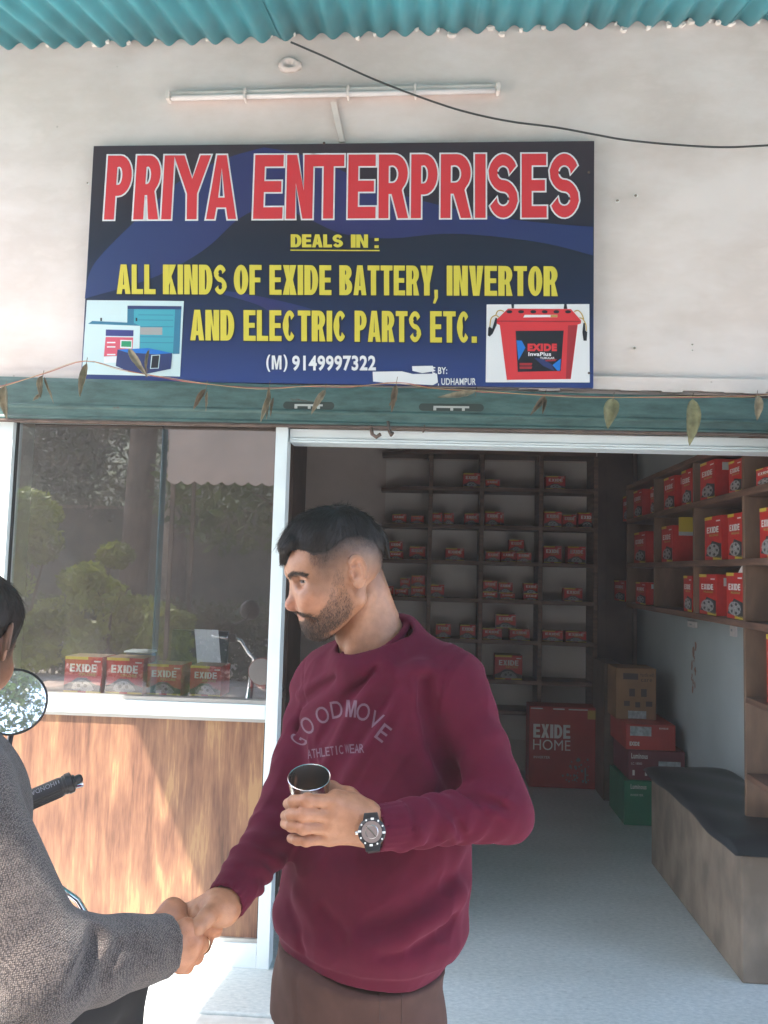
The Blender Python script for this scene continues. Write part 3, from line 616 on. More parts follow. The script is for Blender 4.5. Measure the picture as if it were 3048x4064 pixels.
def leaf(a, b, wd, curl, m, seed):
    rr = random.Random(seed); a = HY(a[0], a[1], GY-.004); b = HY(b[0], b[1], GY-.012); L = (b-a).length; ax = (b-a)/L; sd = ax.cross(Vector((0, 1, 0))).normalized()
    W = wd*1.0/FPX*S*3.15; N = 12; C = 5; q = MB(); vs = []
    tw = rr.uniform(-.5, .5)
    for i in range(N+1):
        t_ = i/N; wdt = W*(math.sin(math.pi*min(1, t_**.75))**.8)*(1-.15*t_)+.0008
        for j in range(C):
            s_ = (j/(C-1)-.5)*2; an = curl*s_*1.3+tw*t_
            r_ = wdt/2/max(curl, .3)
            vs.append(a+ax*(L*t_)+sd*(math.sin(an)*r_+rr.uniform(-.0012, .0012))+Vector((0, -1, 0))*((1-math.cos(an))*r_*1.2+.006*math.sin(t_*4+seed)))
    fs = [(i*C+j, i*C+j+1, (i+1)*C+j+1, (i+1)*C+j) for i in range(N) for j in range(C-1)]
    q.add(vs, fs); o = under(q.build('leaf', leafm[m], smooth=True, recalc=False), garland)
    sm = o.modifiers.new('s', 'SOLIDIFY'); sm.thickness = .0007
for k, (a, b, wd, cu, m) in enumerate([((12, 833), (14, 905), 26, 1.2, 0), ((93, 812), (86, 860), 18, 1.3, 0), ((97, 815), (115, 872), 8, 1.4, 0), ((86, 852), (72, 866), 9, 1, 0), ((187, 784), (174, 858), 20, 1.2, 0),
        ((277, 752), (320, 815), 17, 1.0, 0), ((322, 755), (314, 812), 10, 1.3, 0), ((446, 842), (417, 884), 17, 1.3, 2), ((449, 845), (444, 888), 9, 1.4, 0),
        ((582, 836), (576, 906), 11, 1.4, 0), ((584, 850), (564, 912), 15, 1.1, 0), ((590, 858), (585, 900), 9, 1.3, 2), ((703, 842), (672, 896), 15, .9, 0), ((856, 832), (846, 890), 15, 1.0, 2), ((858, 860), (840, 876), 10, 1, 2),
        ((1028, 846), (945, 858), 15, .8, 0), ((1178, 855), (1145, 898), 14, 1.1, 2), ((1178, 858), (1171, 895), 12, 1.2, 2), ((1325, 860), (1313, 926), 30, .6, 1), ((1496, 862), (1490, 962), 27, .6, 1), ((1635, 855), (1636, 908), 17, .8, 0)]):
    leaf(a, b, wd, cu, m, k)
stn = MB()
for x, y in ((12, 833), (93, 810), (187, 782), (317, 806), (446, 832), (582, 832), (703, 838), (857, 824), (1028, 846), (1178, 852), (1325, 858), (1496, 859), (1635, 854)):
    p = HY(x, y, GY); stn.tube([p+Vector((.003, 0, .02)), p, p+Vector((-.002, -.003, -.02))], .0014, 5)
under(tag(stn.build('stalks', leafm[2]), kind='stuff'), garland)

# ================================================================== BATTERY CARTONS
card = {'red': mat('carton_red', (.46, .028, .024), .45, spec=.4, var=.08, scale=6), 'yel': mat('carton_yellow', (.55, .42, .05), .5), 'wht': mat('carton_white_print', (.68, .64, .62), .5),
        'blk': mat('carton_dark_print', (.035, .035, .04), .5), 'gry': mat('carton_grey_print', (.30, .30, .30), .5, var=.6, scale=70), 'gold': mat('carton_gold_print', (.42, .27, .07), .5), 'top': mat('carton_bare_top', (.34, .25, .19), .7)}
_cart = {}
def carton_mesh(kind):
    """unit carton: front at y=0 facing -Y, x -.5..0.5, z 0..1, y 0..1 (scaled per object)"""
    if kind in _cart: return _cart[kind]
    b = MB(); b.box((-.5, 0, 0), (.5, 1, 1)); body = b.build('carton', [card['red'], card['top']])
    me = body.data
    for p in me.polygons:
        p.material_index = 1 if p.normal.z > .9 and kind != 'tall' else 0
    bpy.data.objects.remove(body)
    q = MB(); e = -.004
    def R4(x0, z0, x1, z1, m, k=1): q.cur = m; q.poly([(x0, e*k, z0), (x1, e*k, z0), (x1, e*k, z1), (x0, e*k, z1)])
    def T(txt, x0, z0, x1, z1, m, bold):
        q.cur = m
        if txt == 'EXIDE':
            un = 4.16; u = (x1-x0-.02*4)/un; x = x0
            for c in txt: w_ = LW.get(c, 1)*u; cap_faces(q, c, x, x+w_, z1-z0, u*.34, (z1-z0)*.2, 0, lambda X, v: (X, e*3, z0+v)); x += w_+.02
            return
        q.text(txt, lambda u, v: (x0+(x1-x0)*u, e*3, z0+(z1-z0)*v), bold)
    # 0 yellow 1 white 2 black 3 grey 4 gold
    if kind == 'wide':
        R4(-.5, .92, .12, 1, 0); R4(-.5, 0, -.12, .05, 0); R4(.1, 0, .5, .07, 0)
        q.cur = 2; q.poly([(-.5, e, .06), (.5, e, .05), (.5, e, .2), (.3, e, .26), (.1, e, .42), (-.15, e, .42), (-.3, e, .3), (-.5, e, .2)])
        T('EXIDE', -.36, .58, .36, .80, 1, .08); T('XPLORE', -.12, .47, .34, .555, 4, .04)
        vs = [(-.3, .12), (-.22, .3), (-.05, .36), (.1, .34), (.25, .22), (.32, .1), (.2, .06), (-.2, .06)]; q.cur = 3; q.poly([(x, e*2, z) for x, z in vs])
        q.cur = 2
        for (cx, cz, rr_) in ((-.1, .2, .05), (.08, .2, .05), (0, .28, .03)): q.poly([(cx+rr_*math.cos(i*.785), e*3, cz+rr_*math.sin(i*.785)) for i in range(8)])
        R4(.28, .86, .46, .9, 1, 2)
    else:
        R4(-.5, .93, -.05, 1, 0); R4(.0, 0, .5, .07, 0)
        q.cur = 2; q.poly([(-.45, e, .10), (.48, e, .03), (.48, e, .36), (.1, e, .42), (-.05, e, .44)])
        T('EXIDE', -.34, .62, .36, .76, 1, .07); T('MILEAGE', -.2, .54, .34, .59, 4, .04)
        q.cur = 3; q.poly([(.0+.36*math.cos(i*.524)*1.05, e*2, .22+.155*math.sin(i*.524)) for i in range(12)])
        q.cur = 2
        for i in range(5):
            a = i*1.257; q.poly([(.03+.23*math.cos(a)+.07*math.cos(j*1.047), e*3, .22+.10*math.sin(a)+.035*math.sin(j*1.047)) for j in range(6)])
        R4(.2, .87, .44, .9, 1, 2)
    pr = q.build('printed_front', [card['yel'], card['wht'], card['blk'], card['gry'], card['gold']], recalc=False); pm_ = pr.data; bpy.data.objects.remove(pr)
    s = MB(); s.cur = 0
    e2 = .506
    s.poly([(e2, .15, .72), (e2, .55, .72), (e2, .55, .92), (e2, .15, .92)]); s.cur = 1; s.poly([(e2, .6, .2), (e2, .9, .2), (e2, .9, .55), (e2, .6, .55)])
    sm = s.build('side_sticker', [mat('sticker_grey', (.42, .45, .45), .5), card['wht']], recalc=False); sd = sm.data; bpy.data.objects.remove(sm)
    _cart[kind] = (me, pm_, sd); return _cart[kind]
def carton(loc, size, kind, label, group, rotz=0, sticker=False, name='battery_carton'):
    body, pr, sd = carton_mesh(kind)
    o = bpy.data.objects.new(name, None); COL.objects.link(o); o.location = loc; o.rotation_euler = (0, 0, rotz); o.empty_display_size = .1
    tag(o, label, 'box', group)
    for nm, me in (('carton', body), ('printed_front', pr))+((('side_sticker', sd),) if sticker else ()):
        c = bpy.data.objects.new(nm, me); COL.objects.link(c); c.parent = o; c.scale = size
    return o

# ================================================================== BACK SHELVES
YS = 3.06      # front plane of the back shelves (d = 6.31)
def hb(px, py, Y=YS): return HY(px, py, Y)
bs = thing('back_shelf_rack', (hb(1100, 1600).x, YS, 0), 'tall brown shelf rack with pale back along the rear wall of the shop', 'shelf')
rows_py = [979, 1058, 1140, 1218, 1300, 1388, 1474, 1540]    # picture rows near column 1100
rows_z = [hb(1105, y).z for y in rows_py]
cx = [hb(930, 1100).x, hb(1041, 1100).x, hb(1169, 1100).x, hb(1287, 1100).x]
xl = hb(838, 1100).x
th = .032
for i, z in enumerate(rows_z):
    q = MB()
    x0 = xl-.05+(i >= 2)*(-.0)
    q.slab([(x0+.22, YS, z-th/2), (cx[3], YS, z-th/2), (cx[3], YB-.002, z-th/2), (x0-.02, YB-.002, z-th/2), (x0-.02, YS+.17, z-th/2)] if i < 2 else [(x0, YS, z-th/2), (cx[3], YS, z-th/2), (cx[3], YB-.002, z-th/2), (x0, YB-.002, z-th/2)], (0, 0, th))
    under(q.build('shelf', M['wood_shelf'], bevel=.002), bs)
for k, x in enumerate(cx):
    q = MB(); q.box((x-.017-(k == 3)*.0, YS-.004, 0), (x+.017, YB-.002, rows_z[0]-th/2-.001)); under(q.build('upright', M['wood_shelf'], bevel=.002), bs)
    if k < 3:
        q = MB(); q.box((x-.03, YS+.02, rows_z[0]-th/2-.05), (x-.0171, YS+.05, rows_z[0]-th/2-.001)); under(q.build('cleat', M['wood_shelf']), bs)
bk = MB(); bk.box((xl-.04, YB-.012, .25), (cx[3]-.018, YB-.003, rows_z[0]-th)); under(bk.build('back_panel', mat('pale_grey_back', (.68, .63, .59), .8, var=.08, scale=2)), bs)
# column board in the corner
cb2 = thing('corner_board', (hb(1325, 1500).x, YB-.2, 0), 'dark brown wooden board standing in the rear right corner', 'board')
q = MB(); q.box((cx[3]+.02, YS+.02, 0), (hb(1368, 1200, YS+.02).x, YS+.05, hb(1320, 970).z)); under(q.build('panel', M['dark_wood'], bevel=.003), cb2)
q = MB(); q.box((cx[3]+.02, YS+.005, 0), (cx[3]+.09, YS+.018, hb(1320, 972).z)); under(q.build('batten', M['dark_wood'], bevel=.002), cb2)

A2 = lambda b: (789.2+.3281*b[0], 789.2+.3281*b[1], 925.3+.3281*b[2], 925.3+.3281*b[3])
A3 = lambda b: (816.5+.3117*b[0], 816.5+.3117*b[1], 1197.5+.3117*b[2], 1197.5+.3117*b[3])
rown = ['top', 'second', 'third', 'fourth', 'fifth', 'sixth']; coln = ['leftmost', 'second', 'third', 'rightmost']
spec = []   # row, list of (box, flags)
def row(i, lst, tr): 
    for b in lst: spec.append((i, tr(b[:4]), b[4] if len(b) > 4 else ''))
row(0, [(643, 758, 295, 400), (790, 885, 337, 405), (1188, 1318, 315, 412)], A2)
row(1, [(175, 270, 565, 635), (300, 385, 575, 632), (440, 508, 555, 640), (514, 583, 558, 645), (652, 750, 560, 632, 'b'), (788, 890, 548, 652), (850, 912, 553, 640, 'b'), (1177, 1293, 548, 660), (1299, 1390, 568, 640, 'b'), (1402, 1523, 555, 650, 'b')], A2)
row(2, [(155, 247, 740, 808, 't'), (155, 247, 815, 885), (288, 397, 778, 875, 'b'), (527, 652, 790, 890), (793, 890, 812, 900), (893, 991, 812, 900, 'b'), (995, 1095, 818, 900), (948, 1045, 728, 803, 't'), (1172, 1293, 775, 912), (1330, 1452, 778, 912)], A2)
row(3, [(30, 108, 220, 310, 'b'), (115, 208, 240, 315, 'b'), (150, 225, 163, 235, 't'), (230, 327, 148, 225, 't'), (228, 327, 228, 317), (355, 460, 210, 322), (728, 828, 187, 262, 't'), (835, 935, 192, 262, 't'), (722, 828, 262, 345), (848, 950, 270, 345), (1010, 1115, 200, 270, 't'), (1010, 1115, 278, 352), (1290, 1418, 235, 362)], A3)
row(4, [(400, 507, 483, 595), (565, 678, 488, 602), (818, 957, 418, 512, 't'), (723, 860, 515, 612), (912, 1053, 520, 620), (1138, 1282, 530, 632), (1300, 1445, 535, 635)], A3)
row(5, [(808, 1002, 700, 875)], A3)
def colof(x): return sum(x > c for c in (cx[0], cx[1], cx[2]))
items = []
for i, (x0, x1, y0, y1), fl in spec:
    Y = YS+.03+(.05 if 'b' in fl else 0)
    a = HY(x0, y1, Y); b = HY(x1, y0, Y); wd = b.x-a.x; ht = b.z-a.z
    zf = rows_z[i+1]+th/2+.001
    items.append(dict(row=i, x=(a.x+b.x)/2, Y=Y, w=wd, h=ht if 't' in fl else max(.05, b.z-zf) , z=zf, top='t' in fl, back='b' in fl, col=colof((a.x+b.x)/2)))
for it in items:
    if it['top']:
        low = [q for q in items if not q['top'] and q['row'] == it['row'] and q['col'] == it['col'] and abs(q['x']-it['x']) < (q['w']+it['w'])/2]
        if low:
            it['z'] = max(q['z']+q['h'] for q in low)+.0015; it['Y'] = min(q['Y'] for q in low)+.004; it['on'] = True
posn = {1: ['only'], 2: ['left', 'right'], 3: ['left', 'middle', 'right'], 4: ['first', 'second', 'third', 'fourth'], 5: ['first', 'second', 'third', 'fourth', 'fifth']}
for it in items:
    lowers = sorted([q for q in items if q['row'] == it['row'] and q['col'] == it['col'] and q['top'] == it['top']], key=lambda q: q['x'])
    k = lowers.index(it); nn = len(lowers); p = posn[nn][k]
    lev = 'stacked on top' if it['top'] else 'on the board'
    lab = '%s red battery box %s in the %s shelf row, %s column' % (p, lev, rown[it['row']], coln[it['col']])
    if nn >= 4: p = p; lab = '%s from left battery box %s, %s shelf row, %s column' % (p, lev, rown[it['row']], coln[it['col']])
    dp = min(.2, YB-.02-it['Y'], it['w']*.8)
    it['jx'] = rng.uniform(-.03, .03)
    carton((it['x'], it['Y'], it['z']), (it['w']*.985, dp, it['h']*.985), 'wide', lab, 'red battery boxes on the back shelves', rotz=it['jx'])

# ================================================================== RIGHT WALL SHELVES
XF = 1.45
rs = thing('side_shelf_rack', (XF, 1.5, 0), 'brown shelf rack packed with red battery boxes along the right wall', 'shelf')
dv = [HX(px, 1150, XF).y for px in (1604, 1497, 1412, 1353)]     # near to far
dv = [dv[0]-.74]+dv
zt = HX(1497, 993, XF).z; zA = HX(1510, 1088, XF).z; zB_ = HX(1510, 1217, XF).z; zC = HX(1560, 1341, XF).z
zlow = [zC-.34, zC-.68]
ynear = dv[0]
def bd(x0, y0, z0, x1, y1, z1, nm, m): q = MB(); q.box((x0, y0, z0), (x1, y1, z1)); return under(q.build(nm, m, bevel=.002), rs)
for z in (zt, zA, zB_, zC): bd(XF, ynear, z-.016, XR-.002, dv[-1], z+.016, 'shelf', M['wood_shelf'])
for z in zlow: bd(XF, ynear+.02, z-.014, XR-.002, dv[1]-.02, z+.014, 'shelf', M['wood_shelf'])
for k, y in enumerate(dv):
    zb_ = zC+.017
    for (lo, hi) in ((zC+.017, zB_-.017), (zB_+.017, zA-.017), (zA+.017, zt-.017)):
        bd(XF+.003, y-.014, lo, XR-.002, y+.014, hi, 'divider', M['ply'])
    if k < 2: bd(XF+.003, y-.012, .50, XR-.002, y+.012, zC-.017, 'divider', M['ply'])
bd(XR-.012, ynear, zC, XR-.0025, dv[-1], zt, 'back_board', M['dark_wood'])
A4 = lambda b: (1224.7+.2618*b[0], 1224.7+.2618*b[1], 925.3+.2618*b[2], 925.3+.2618*b[3])
rsp = [  # row, front x range, top, bottom at far edge, has visible side
 ('A', 462, 520, 545, 765), ('A', 550, 622, 500, 765), ('A', 688, 722, 470, 715), ('A', 800, 890, 390, 680), ('A', 945, 1030, 330, 650), ('A', 1100, 1225, 262, 600), ('A', 1335, 1448, 250, 560), ('A', 1562, 1700, 310, 470),
 ('B', 555, 650, 845, 1130), ('B', 780, 872, 795, 1100), ('B', 1135, 1277, 715, 1090), ('B', 1325, 1446, 690, 1060), ('B', 1588, 1720, 640, 1010),
 ('C', 392, 482, 1245, 1450), ('C', 568, 652, 1258, 1490), ('C', 960, 1030, 1205, 1530), ('C', 1087, 1230, 1193, 1555), ('C', 1310, 1452, 1180, 1560),
 ('D', 1632, 1760, 1695, 1950)]
zrow = {'A': zA, 'B': zB_, 'C': zC, 'D': zlow[0]}
rn = {'A': 'upper', 'B': 'middle', 'C': 'bottom', 'D': 'lowest near'}
XFc = XF+.025
cnt = {}
ordw = ['farthest', 'second farthest', 'third farthest', 'fourth farthest', 'fifth from the back', 'sixth from the back', 'seventh from the back', 'nearest']
tot = {r_: sum(1 for q in rsp if q[0] == r_) for r_ in 'ABCD'}
for (r_, x0, x1, yt, yb) in rsp:
    X0, X1, Y0, Y1 = A4((x0, x1, yt, yb))
    ya = HX(X0, 1100, XFc).y; yb_ = HX(X1, 1100, XFc).y      # far, near
    zt_ = HX((X0+X1)/2, (Y0+A4((0, 0, yt, 0))[2])/2+3, XFc).z
    zf = zrow[r_]+.0165
    w_ = ya-yb_; h_ = min(zt_-zf, .37 if r_ != 'A' else zt-zA-.04); k = cnt.get(r_, 0); cnt[r_] = k+1
    ordn = 'only' if tot[r_] == 1 else ('nearest' if k == tot[r_]-1 else ordw[k])
    carton((XFc, (ya+yb_)/2, zf), (w_*.97, XR-.02-XFc, h_), 'tall', '%s tall red box on the %s shelf of the right wall rack' % (ordn, rn[r_]), 'red battery boxes on the right wall rack', rotz=-math.pi/2, sticker=(k+ord(r_)) % 3 != 0)
# yellow label on one carton, white paper, blue cloth
yl = MB(); y0_ = HX(1224.7+.2618*872, 1100, XFc).y
yl.poly([(XF+.06, y0_-.004, zB_+.2), (XF+.2, y0_-.004, zB_+.2), (XF+.2, y0_-.004, zB_+.29), (XF+.06, y0_-.004, zB_+.29)])
tag(yl.build('yellow_label', card['yel']), 'yellow paper label stuck on the side of a middle shelf carton', 'label')
pp_ = HX(1224.7+.2618*1440, 1228, XFc); q = MB(); q.slab([pp_+Vector((0, .04, -.02)), pp_+Vector((0, -.04, -.02)), pp_+Vector((.02, -.02, .07)), pp_+Vector((.02, 0, .05))], (.004, 0, 0))
tag(q.build('paper_scrap', card['wht']), 'white scrap of paper propped on top of the nearest bottom shelf box', 'paper')
bl = MB(); c0 = Vector((XF+.12, ynear+.4, zC+.0165)); vs = []; N = 12
for i in range(N+1):
    for j in range(N+1):
        u, v = i/N*2-1, j/N*2-1; r2 = max(0, 1-(u*u+v*v)*.9)
        vs.append((c0.x+u*.1, c0.y+v*.17, c0.z+.002+.07*math.sqrt(r2)*(1+.2*math.sin(u*9)*math.cos(v*7))))
bl.add(vs, [(i*(N+1)+j, i*(N+1)+j+1, (i+1)*(N+1)+j+1, (i+1)*(N+1)+j) for i in range(N) for j in range(N)])
tag(bl.build('folded_cloth', mat('blue_cloth', (.03, .17, .36), .85, var=.2), smooth=True), 'bright blue folded cloth lying on the bottom board of the right rack', 'cloth')

# ================================================================== floor boxes and bench
def wall_box(name, px0, px1, py0, py1, d, dep, m, label, zb=None, cat='box'):
    Y = d-3.25; a = HY(px0, py1, Y); b = HY(px1, py0, Y); z0 = a.z if zb is None else zb
    t_ = thing(name, ((a.x+b.x)/2, Y, z0), label, cat); q = MB(); q.box((a.x, Y, z0), (b.x, Y+dep, b.z)); under(q.build('carton', m, bevel=.004), t_)
    return t_, a, b, Y, z0
B5 = lambda x, y: (1115.8+.3274*x, 1360.8+.3274*y)
redc = mat('inverter_carton_red', (.36, .03, .025), .5, var=.12, scale=5); mar = mat('maroon_carton', (.16, .035, .045), .5, var=.12, scale=5); grn = mat('green_carton', (.02, .19, .10), .5, var=.12, scale=5); brn = mat('brown_cardboard', (.27, .15, .075), .8, var=.15, scale=6)
t1, a, b, Y, z0 = wall_box('inverter_carton', 1142, 1290, 1530, 1668, 6.1, .2, redc, 'big red home inverter box on the floor under the back shelves', zb=0.0)
q = MB(); X0, X1, Z0, Z1 = a.x, b.x, 0.0, b.z
f = lambda u, v, k=1: (X0+(X1-X0)*u, Y-.002*k, Z0+(Z1-Z0)*v)

x_ = .06
for c in 'EXIDE': w_ = LW.get(c, 1)*.118; cap_faces(q, c, x_, x_+w_, .17, .042, .035, 0, lambda X, v: f(X, .61+v)); x_ += w_+.014
q.text('HOME', lambda u, v: f(.06+.55*u, .46+.13*v), .0); q.text('INVERTER', lambda u, v: f(.07+.24*u, .355+.03*v), .0)
for u0, u1 in ((.02, .2), (.35, .52), (.58, .86)): q.poly([f(u0, .965), f(u1, .965), f(u1, .98), f(u0, .98)])
under(q.build('printed_front', card['wht'], recalc=False), t1)
q = MB(); q.poly([f(.86, .86, 2), f(.98, .86, 2), f(.98, .97, 2), f(.86, .97, 2)]); under(q.build('sticker', card['gold'], recalc=False), t1)
q = MB(); rr = random.Random(5)
for i in range(42):
    a_ = rr.uniform(0, 1); u = .72+.26*rr.gauss(0, .5)*1; v = .08+.32*rr.random()*(1-abs(u-.8)*1.2); s_ = rr.uniform(.006, .02)
    if not (.5 < u < .97 and v > .03): continue
    q.poly([f(u+s_*math.cos(k*1.047), v+s_*math.sin(k*1.047), 1.5) for k in range(6)])
q.poly([f(.82, .1, 1), f(.84, .1, 1), f(.84, .26, 1), f(.82, .26, 1)])
under(q.build('printed_tree', mat('print_grey_green', (.12, .19, .18), .6), recalc=False), t1)
# stack against the right wall: green at the floor, maroon, red, brown on top
D_ = 5.28
gt, a, b, Yg, _ = wall_box('stacked_carton', B5(710, 0)[0], B5(1060, 0)[0], B5(0, 1008)[1], B5(0, 1195)[1], D_, .42, grn, 'green box at the foot of the stack by the right wall', zb=0.0)
gz = b.z
def face(t_, a, b, Y, z0, z1, items):
    for nm, m, kind, args in items:
        q = MB(); g_ = lambda u, v: (a.x+(b.x-a.x)*u, Y-.0022, z0+(z1-z0)*v)
        if kind == 'r':
            u0, v0, u1, v1 = args; q.poly([g_(u0, v0), g_(u1, v0), g_(u1, v1), g_(u0, v1)])
        else:
            tx, u0, v0, u1, v1, bo = args; q.text(tx, lambda u, v: g_(u0+(u1-u0)*u, v0+(v1-v0)*v), bo)
        under(q.build(nm, m, recalc=False), t_)
face(gt, a, b, Yg, 0, gz, [('logo', card['wht'], 't', ('Luminous', .12, .82, .42, .93, .03)), ('small_print', card['wht'], 't', ('INVERTER', .12, .66, .36, .71, 0))])
mt, a, b, Ym, _ = wall_box('stacked_carton', B5(738, 0)[0], B5(1112, 0)[0], B5(0, 806)[1], B5(0, 1003)[1], D_+.02, .42, mar, 'maroon box second from the floor in the stack by the right wall', zb=gz+.001)
mz = b.z
slab_g = mat('label_grey_paper', (.40, .44, .46), .6, var=.3, scale=40)
face(mt, a, b, Ym, gz, mz, [('logo', card['wht'], 't', ('Luminous', .05, .72, .34, .9, .03)), ('small_print', card['wht'], 't', ('LC 18000', .05, .52, .24, .6, 0)), ('label', slab_g, 'r', (.53, .50, .92, .66)), ('pictogram', card['wht'], 'r', (.07, .16, .11, .34)), ('pictogram', card['wht'], 'r', (.29, .16, .33, .34))])
rt, a, b, Yr, _ = wall_box('stacked_carton', B5(722, 0)[0], B5(1050, 0)[0], B5(0, 632)[1], B5(0, 800)[1], D_+.03, .45, mat('red_carton', (.42, .05, .04), .5, var=.1), 'bright red box with grey label, third from the floor in the stack', zb=mz+.001)
rz = b.z
face(rt, a, b, Yr, mz, rz, [('label', slab_g, 'r', (.08, .55, .51, .92)), ('logo', card['wht'], 't', ('EXIDE', .07, .16, .27, .32, .06)), ('small_print', card['wht'], 't', ('EXIDE', .67, .84, .85, .9, .03))])
bt, a, b, Yb_, _ = wall_box('stacked_carton', B5(655, 0)[0], B5(922, 0)[0], B5(0, 258)[1], B5(0, 565)[1], D_+.20, .25, brn, 'tall plain brown cardboard box on top of the stack', zb=rz+.001)
dkp = mat('carton_black_ink', (.06, .045, .035), .7)
face(bt, a, b, Yb_, rz, b.z, [('printing', dkp, 'r', (.18, .78, .55, .9)), ('printing', dkp, 't', ('Handle with', .6, .84, .95, .92, .0)), ('printing', dkp, 't', ('care', .62, .74, .9, .8, 0)), ('printing', dkp, 'r', (.33, .45, .47, .6)), ('printing', dkp, 'r', (.62, .45, .76, .6)), ('label', slab_g, 'r', (.3, .02, .75, .17)),
                            ('printing', dkp, 'r', (.2, .26, .34, .36)), ('printing', dkp, 'r', (.48, .24, .6, .34)), ('printing', dkp, 'r', (.74, .26, .9, .36))])
b2 = thing('stacked_carton', (HY(1310, 1600, 2.62).x, 2.62, 0), 'dark brown carton column wrapped in plastic, behind the coloured stack', 'box')
q = MB(); q.box((HY(1301, 1500, 2.62).x, 2.56, 0), (HY(1343, 1500, 2.56).x, 2.95, HY(1310, 1432, 2.6).z)); under(q.build('carton', mat('dull_brown_carton', (.13, .09, .065), .45, var=.2), bevel=.004), b2)

bench = thing('waiting_bench', (1.5, .5, 0), 'cement bench with black cushion along the right wall', 'bench')
_n0, _n1 = HZ(1604, 2125, 0), HZ(1407, 1865, 0); XB = (_n0.x+_n1.x)/2; y0b, y1b = _n0.y, _n1.y; zc = HY(1407, 1664, y1b).z-.012
q = MB(); q.box((XB, y0b, 0), (XR-.003, y1b, zc)); under(q.build('base', M['concrete'], bevel=.006), bench)
cush = mat('black_leatherette', (.028, .032, .036), .38, spec=.5, bump=.003, bscale=12)
N = 30; vs = []; K = 16
for i in range(N+1):
    t_ = i/N; Y = y0b-.03+(y1b-y0b+.06)*t_
    ov = .035+.01*math.sin(t_*9)
    for j in range(K+1):
        a = math.pi*j/K; X = (XB-ov+XR-.005)/2-math.cos(a)*((XR-.005-XB+ov)/2)
        zz = zc+.003+.055*abs(math.sin(a))**.35*min(1, (min(t_, 1-t_)*14)**.5)+.004*math.sin(t_*21+j*.6)
        vs.append((X, Y, zz))
q = MB(); q.add(vs, [(i*(K+1)+j, i*(K+1)+j+1, (i+1)*(K+1)+j+1, (i+1)*(K+1)+j) for i in range(N) for j in range(K)])
q.add([vs[i*(K+1)] for i in range(N+1)]+[vs[i*(K+1)+K] for i in range(N+1)], [(i, i+1, N+2+i, N+1+i) for i in range(N)])
o = under(q.build('cushion', cush, smooth=True), bench)
# wall details: sockets and reddish stain
for (x0, x1, y0, y1, nm, lab) in ((1490, 1506, 1341, 1357, 'wall_socket', 'small square white switch plate on the blue wall under the rack'), (1582, 1592, 1347, 1376, 'wall_socket', 'narrow upright white socket strip on the blue wall by the divider')):
    p0, p1 = HX(x0, y0, XR-.004), HX(x1, y1, XR-.004); q = MB(); q.box((XR-.02, p1.y, p1.z), (XR-.001, p0.y, p0.z)); t_ = thing(nm, ((XR-.01), p0.y, p1.z), lab, 'socket'); under(q.build('plate', card['wht'], bevel=.002), t_)
    q = MB(); q.box((XR-.0225, p1.y+(p0.y-p1.y)*.35, p1.z+(p0.z-p1.z)*.4), (XR-.0205, p1.y+(p0.y-p1.y)*.65, p1.z+(p0.z-p1.z)*.6)); under(q.build('switch', slab_g), t_)
stn = MB(); rr = random.Random(2)
for k in range(16):
    px = 1498+rr.uniform(-5, 5); py = 1395+k*6.5; c = HX(px, py, XR-.0015); s_ = rr.uniform(.01, .03)
    stn.poly([(XR-.0015-.0001*k, c.y+s_*math.cos(i*.9)*rr.uniform(.4, 1), c.z+s_*1.3*math.sin(i*.9)*rr.uniform(.5, 1)) for i in range(7)])
stn.build('wall_stain', mat('rusty_pink_stain', (.38, .24, .20), .9), bld)

# ================================================================== behind the window glass
ZS = z_sill1-.012
dk = thing('display_ledge', (-1.3, .3, 0), 'dark ledge inside the shop window carrying the boxes', 'shelf')
q = MB(); q.box((xgl, .055, ZS-.03), (xpi, .42, ZS)); under(q.build('top', M['dark_wood']), dk)
q = MB(); q.box((xgl, .38, 0), (xpi, .41, ZS-.031)); under(q.build('front_board', M['dark_wood']), dk)
W1 = lambda x, y: (x*.3773, 898.1+y*.3773)
for k, (x0, x1, yt, yb, lab) in enumerate([(358, 592, 1385, 1585, 'sunlit red battery box, leftmost of the four behind the window glass'), (596, 828, 1392, 1590, 'wide red battery box second from left behind the window glass'), (832, 1045, 1428, 1602, 'third red battery box from the left behind the window glass'), (1080, 1272, 1437, 1612, 'red battery box standing apart on the right behind the window glass')]):
    (X0, Y0), (X1, Y1) = W1(x0, yt), W1(x1, yb); Y = .10+.01*k; a, b = HY(X0, Y1, Y), HY(X1, Y0, Y)
    o = carton(((a.x+b.x)/2, Y, ZS+.001), ((b.x-a.x)*.97, .13, b.z-ZS), 'wide', lab, 'red battery boxes in the shop window', rotz=-.04)
tb = thing('plastic_tub', HY(302, 1420, .3), 'small lidded blue plastic tub behind the window boxes', 'tub')
p = HY(301, 1405, .30); zt2 = p.z; q = MB(); q.box((HY(276, 1405, .3).x, .27, ZS+.001), (HY(328, 1405, .3).x, .36, zt2-.012)); under(q.build('tub_body', mat('tub_blue', (.20, .25, .48), .4), bevel=.008), tb)
q = MB(); q.box((HY(273, 1405, .3).x, .265, zt2-.0115), (HY(330, 1405, .3).x, .365, zt2)); under(q.build('lid', mat('tub_lid', (.55, .62, .66), .4), bevel=.005), tb)
dsk = thing('counter_desk', (-1.1, .95, 0), 'dark brown shop counter inside behind the window', 'counter')
q = MB(); q.box((-1.75, .75, .80), (-.70, 1.3, .84)); under(q.build('top', M['dark_wood'], bevel=.003), dsk)
q = MB(); q.box((-1.72, .78, 0), (-.73, 1.27, .799)); under(q.build('cabinet', M['dark_wood']), dsk)
bdrop_ = thing('dark_backdrop', (-1.7, 1.5, 0), 'tall dark brown cupboard inside the shop behind the window', 'cupboard')  # added dark block, keeps the interior dark so the glass reflection shows
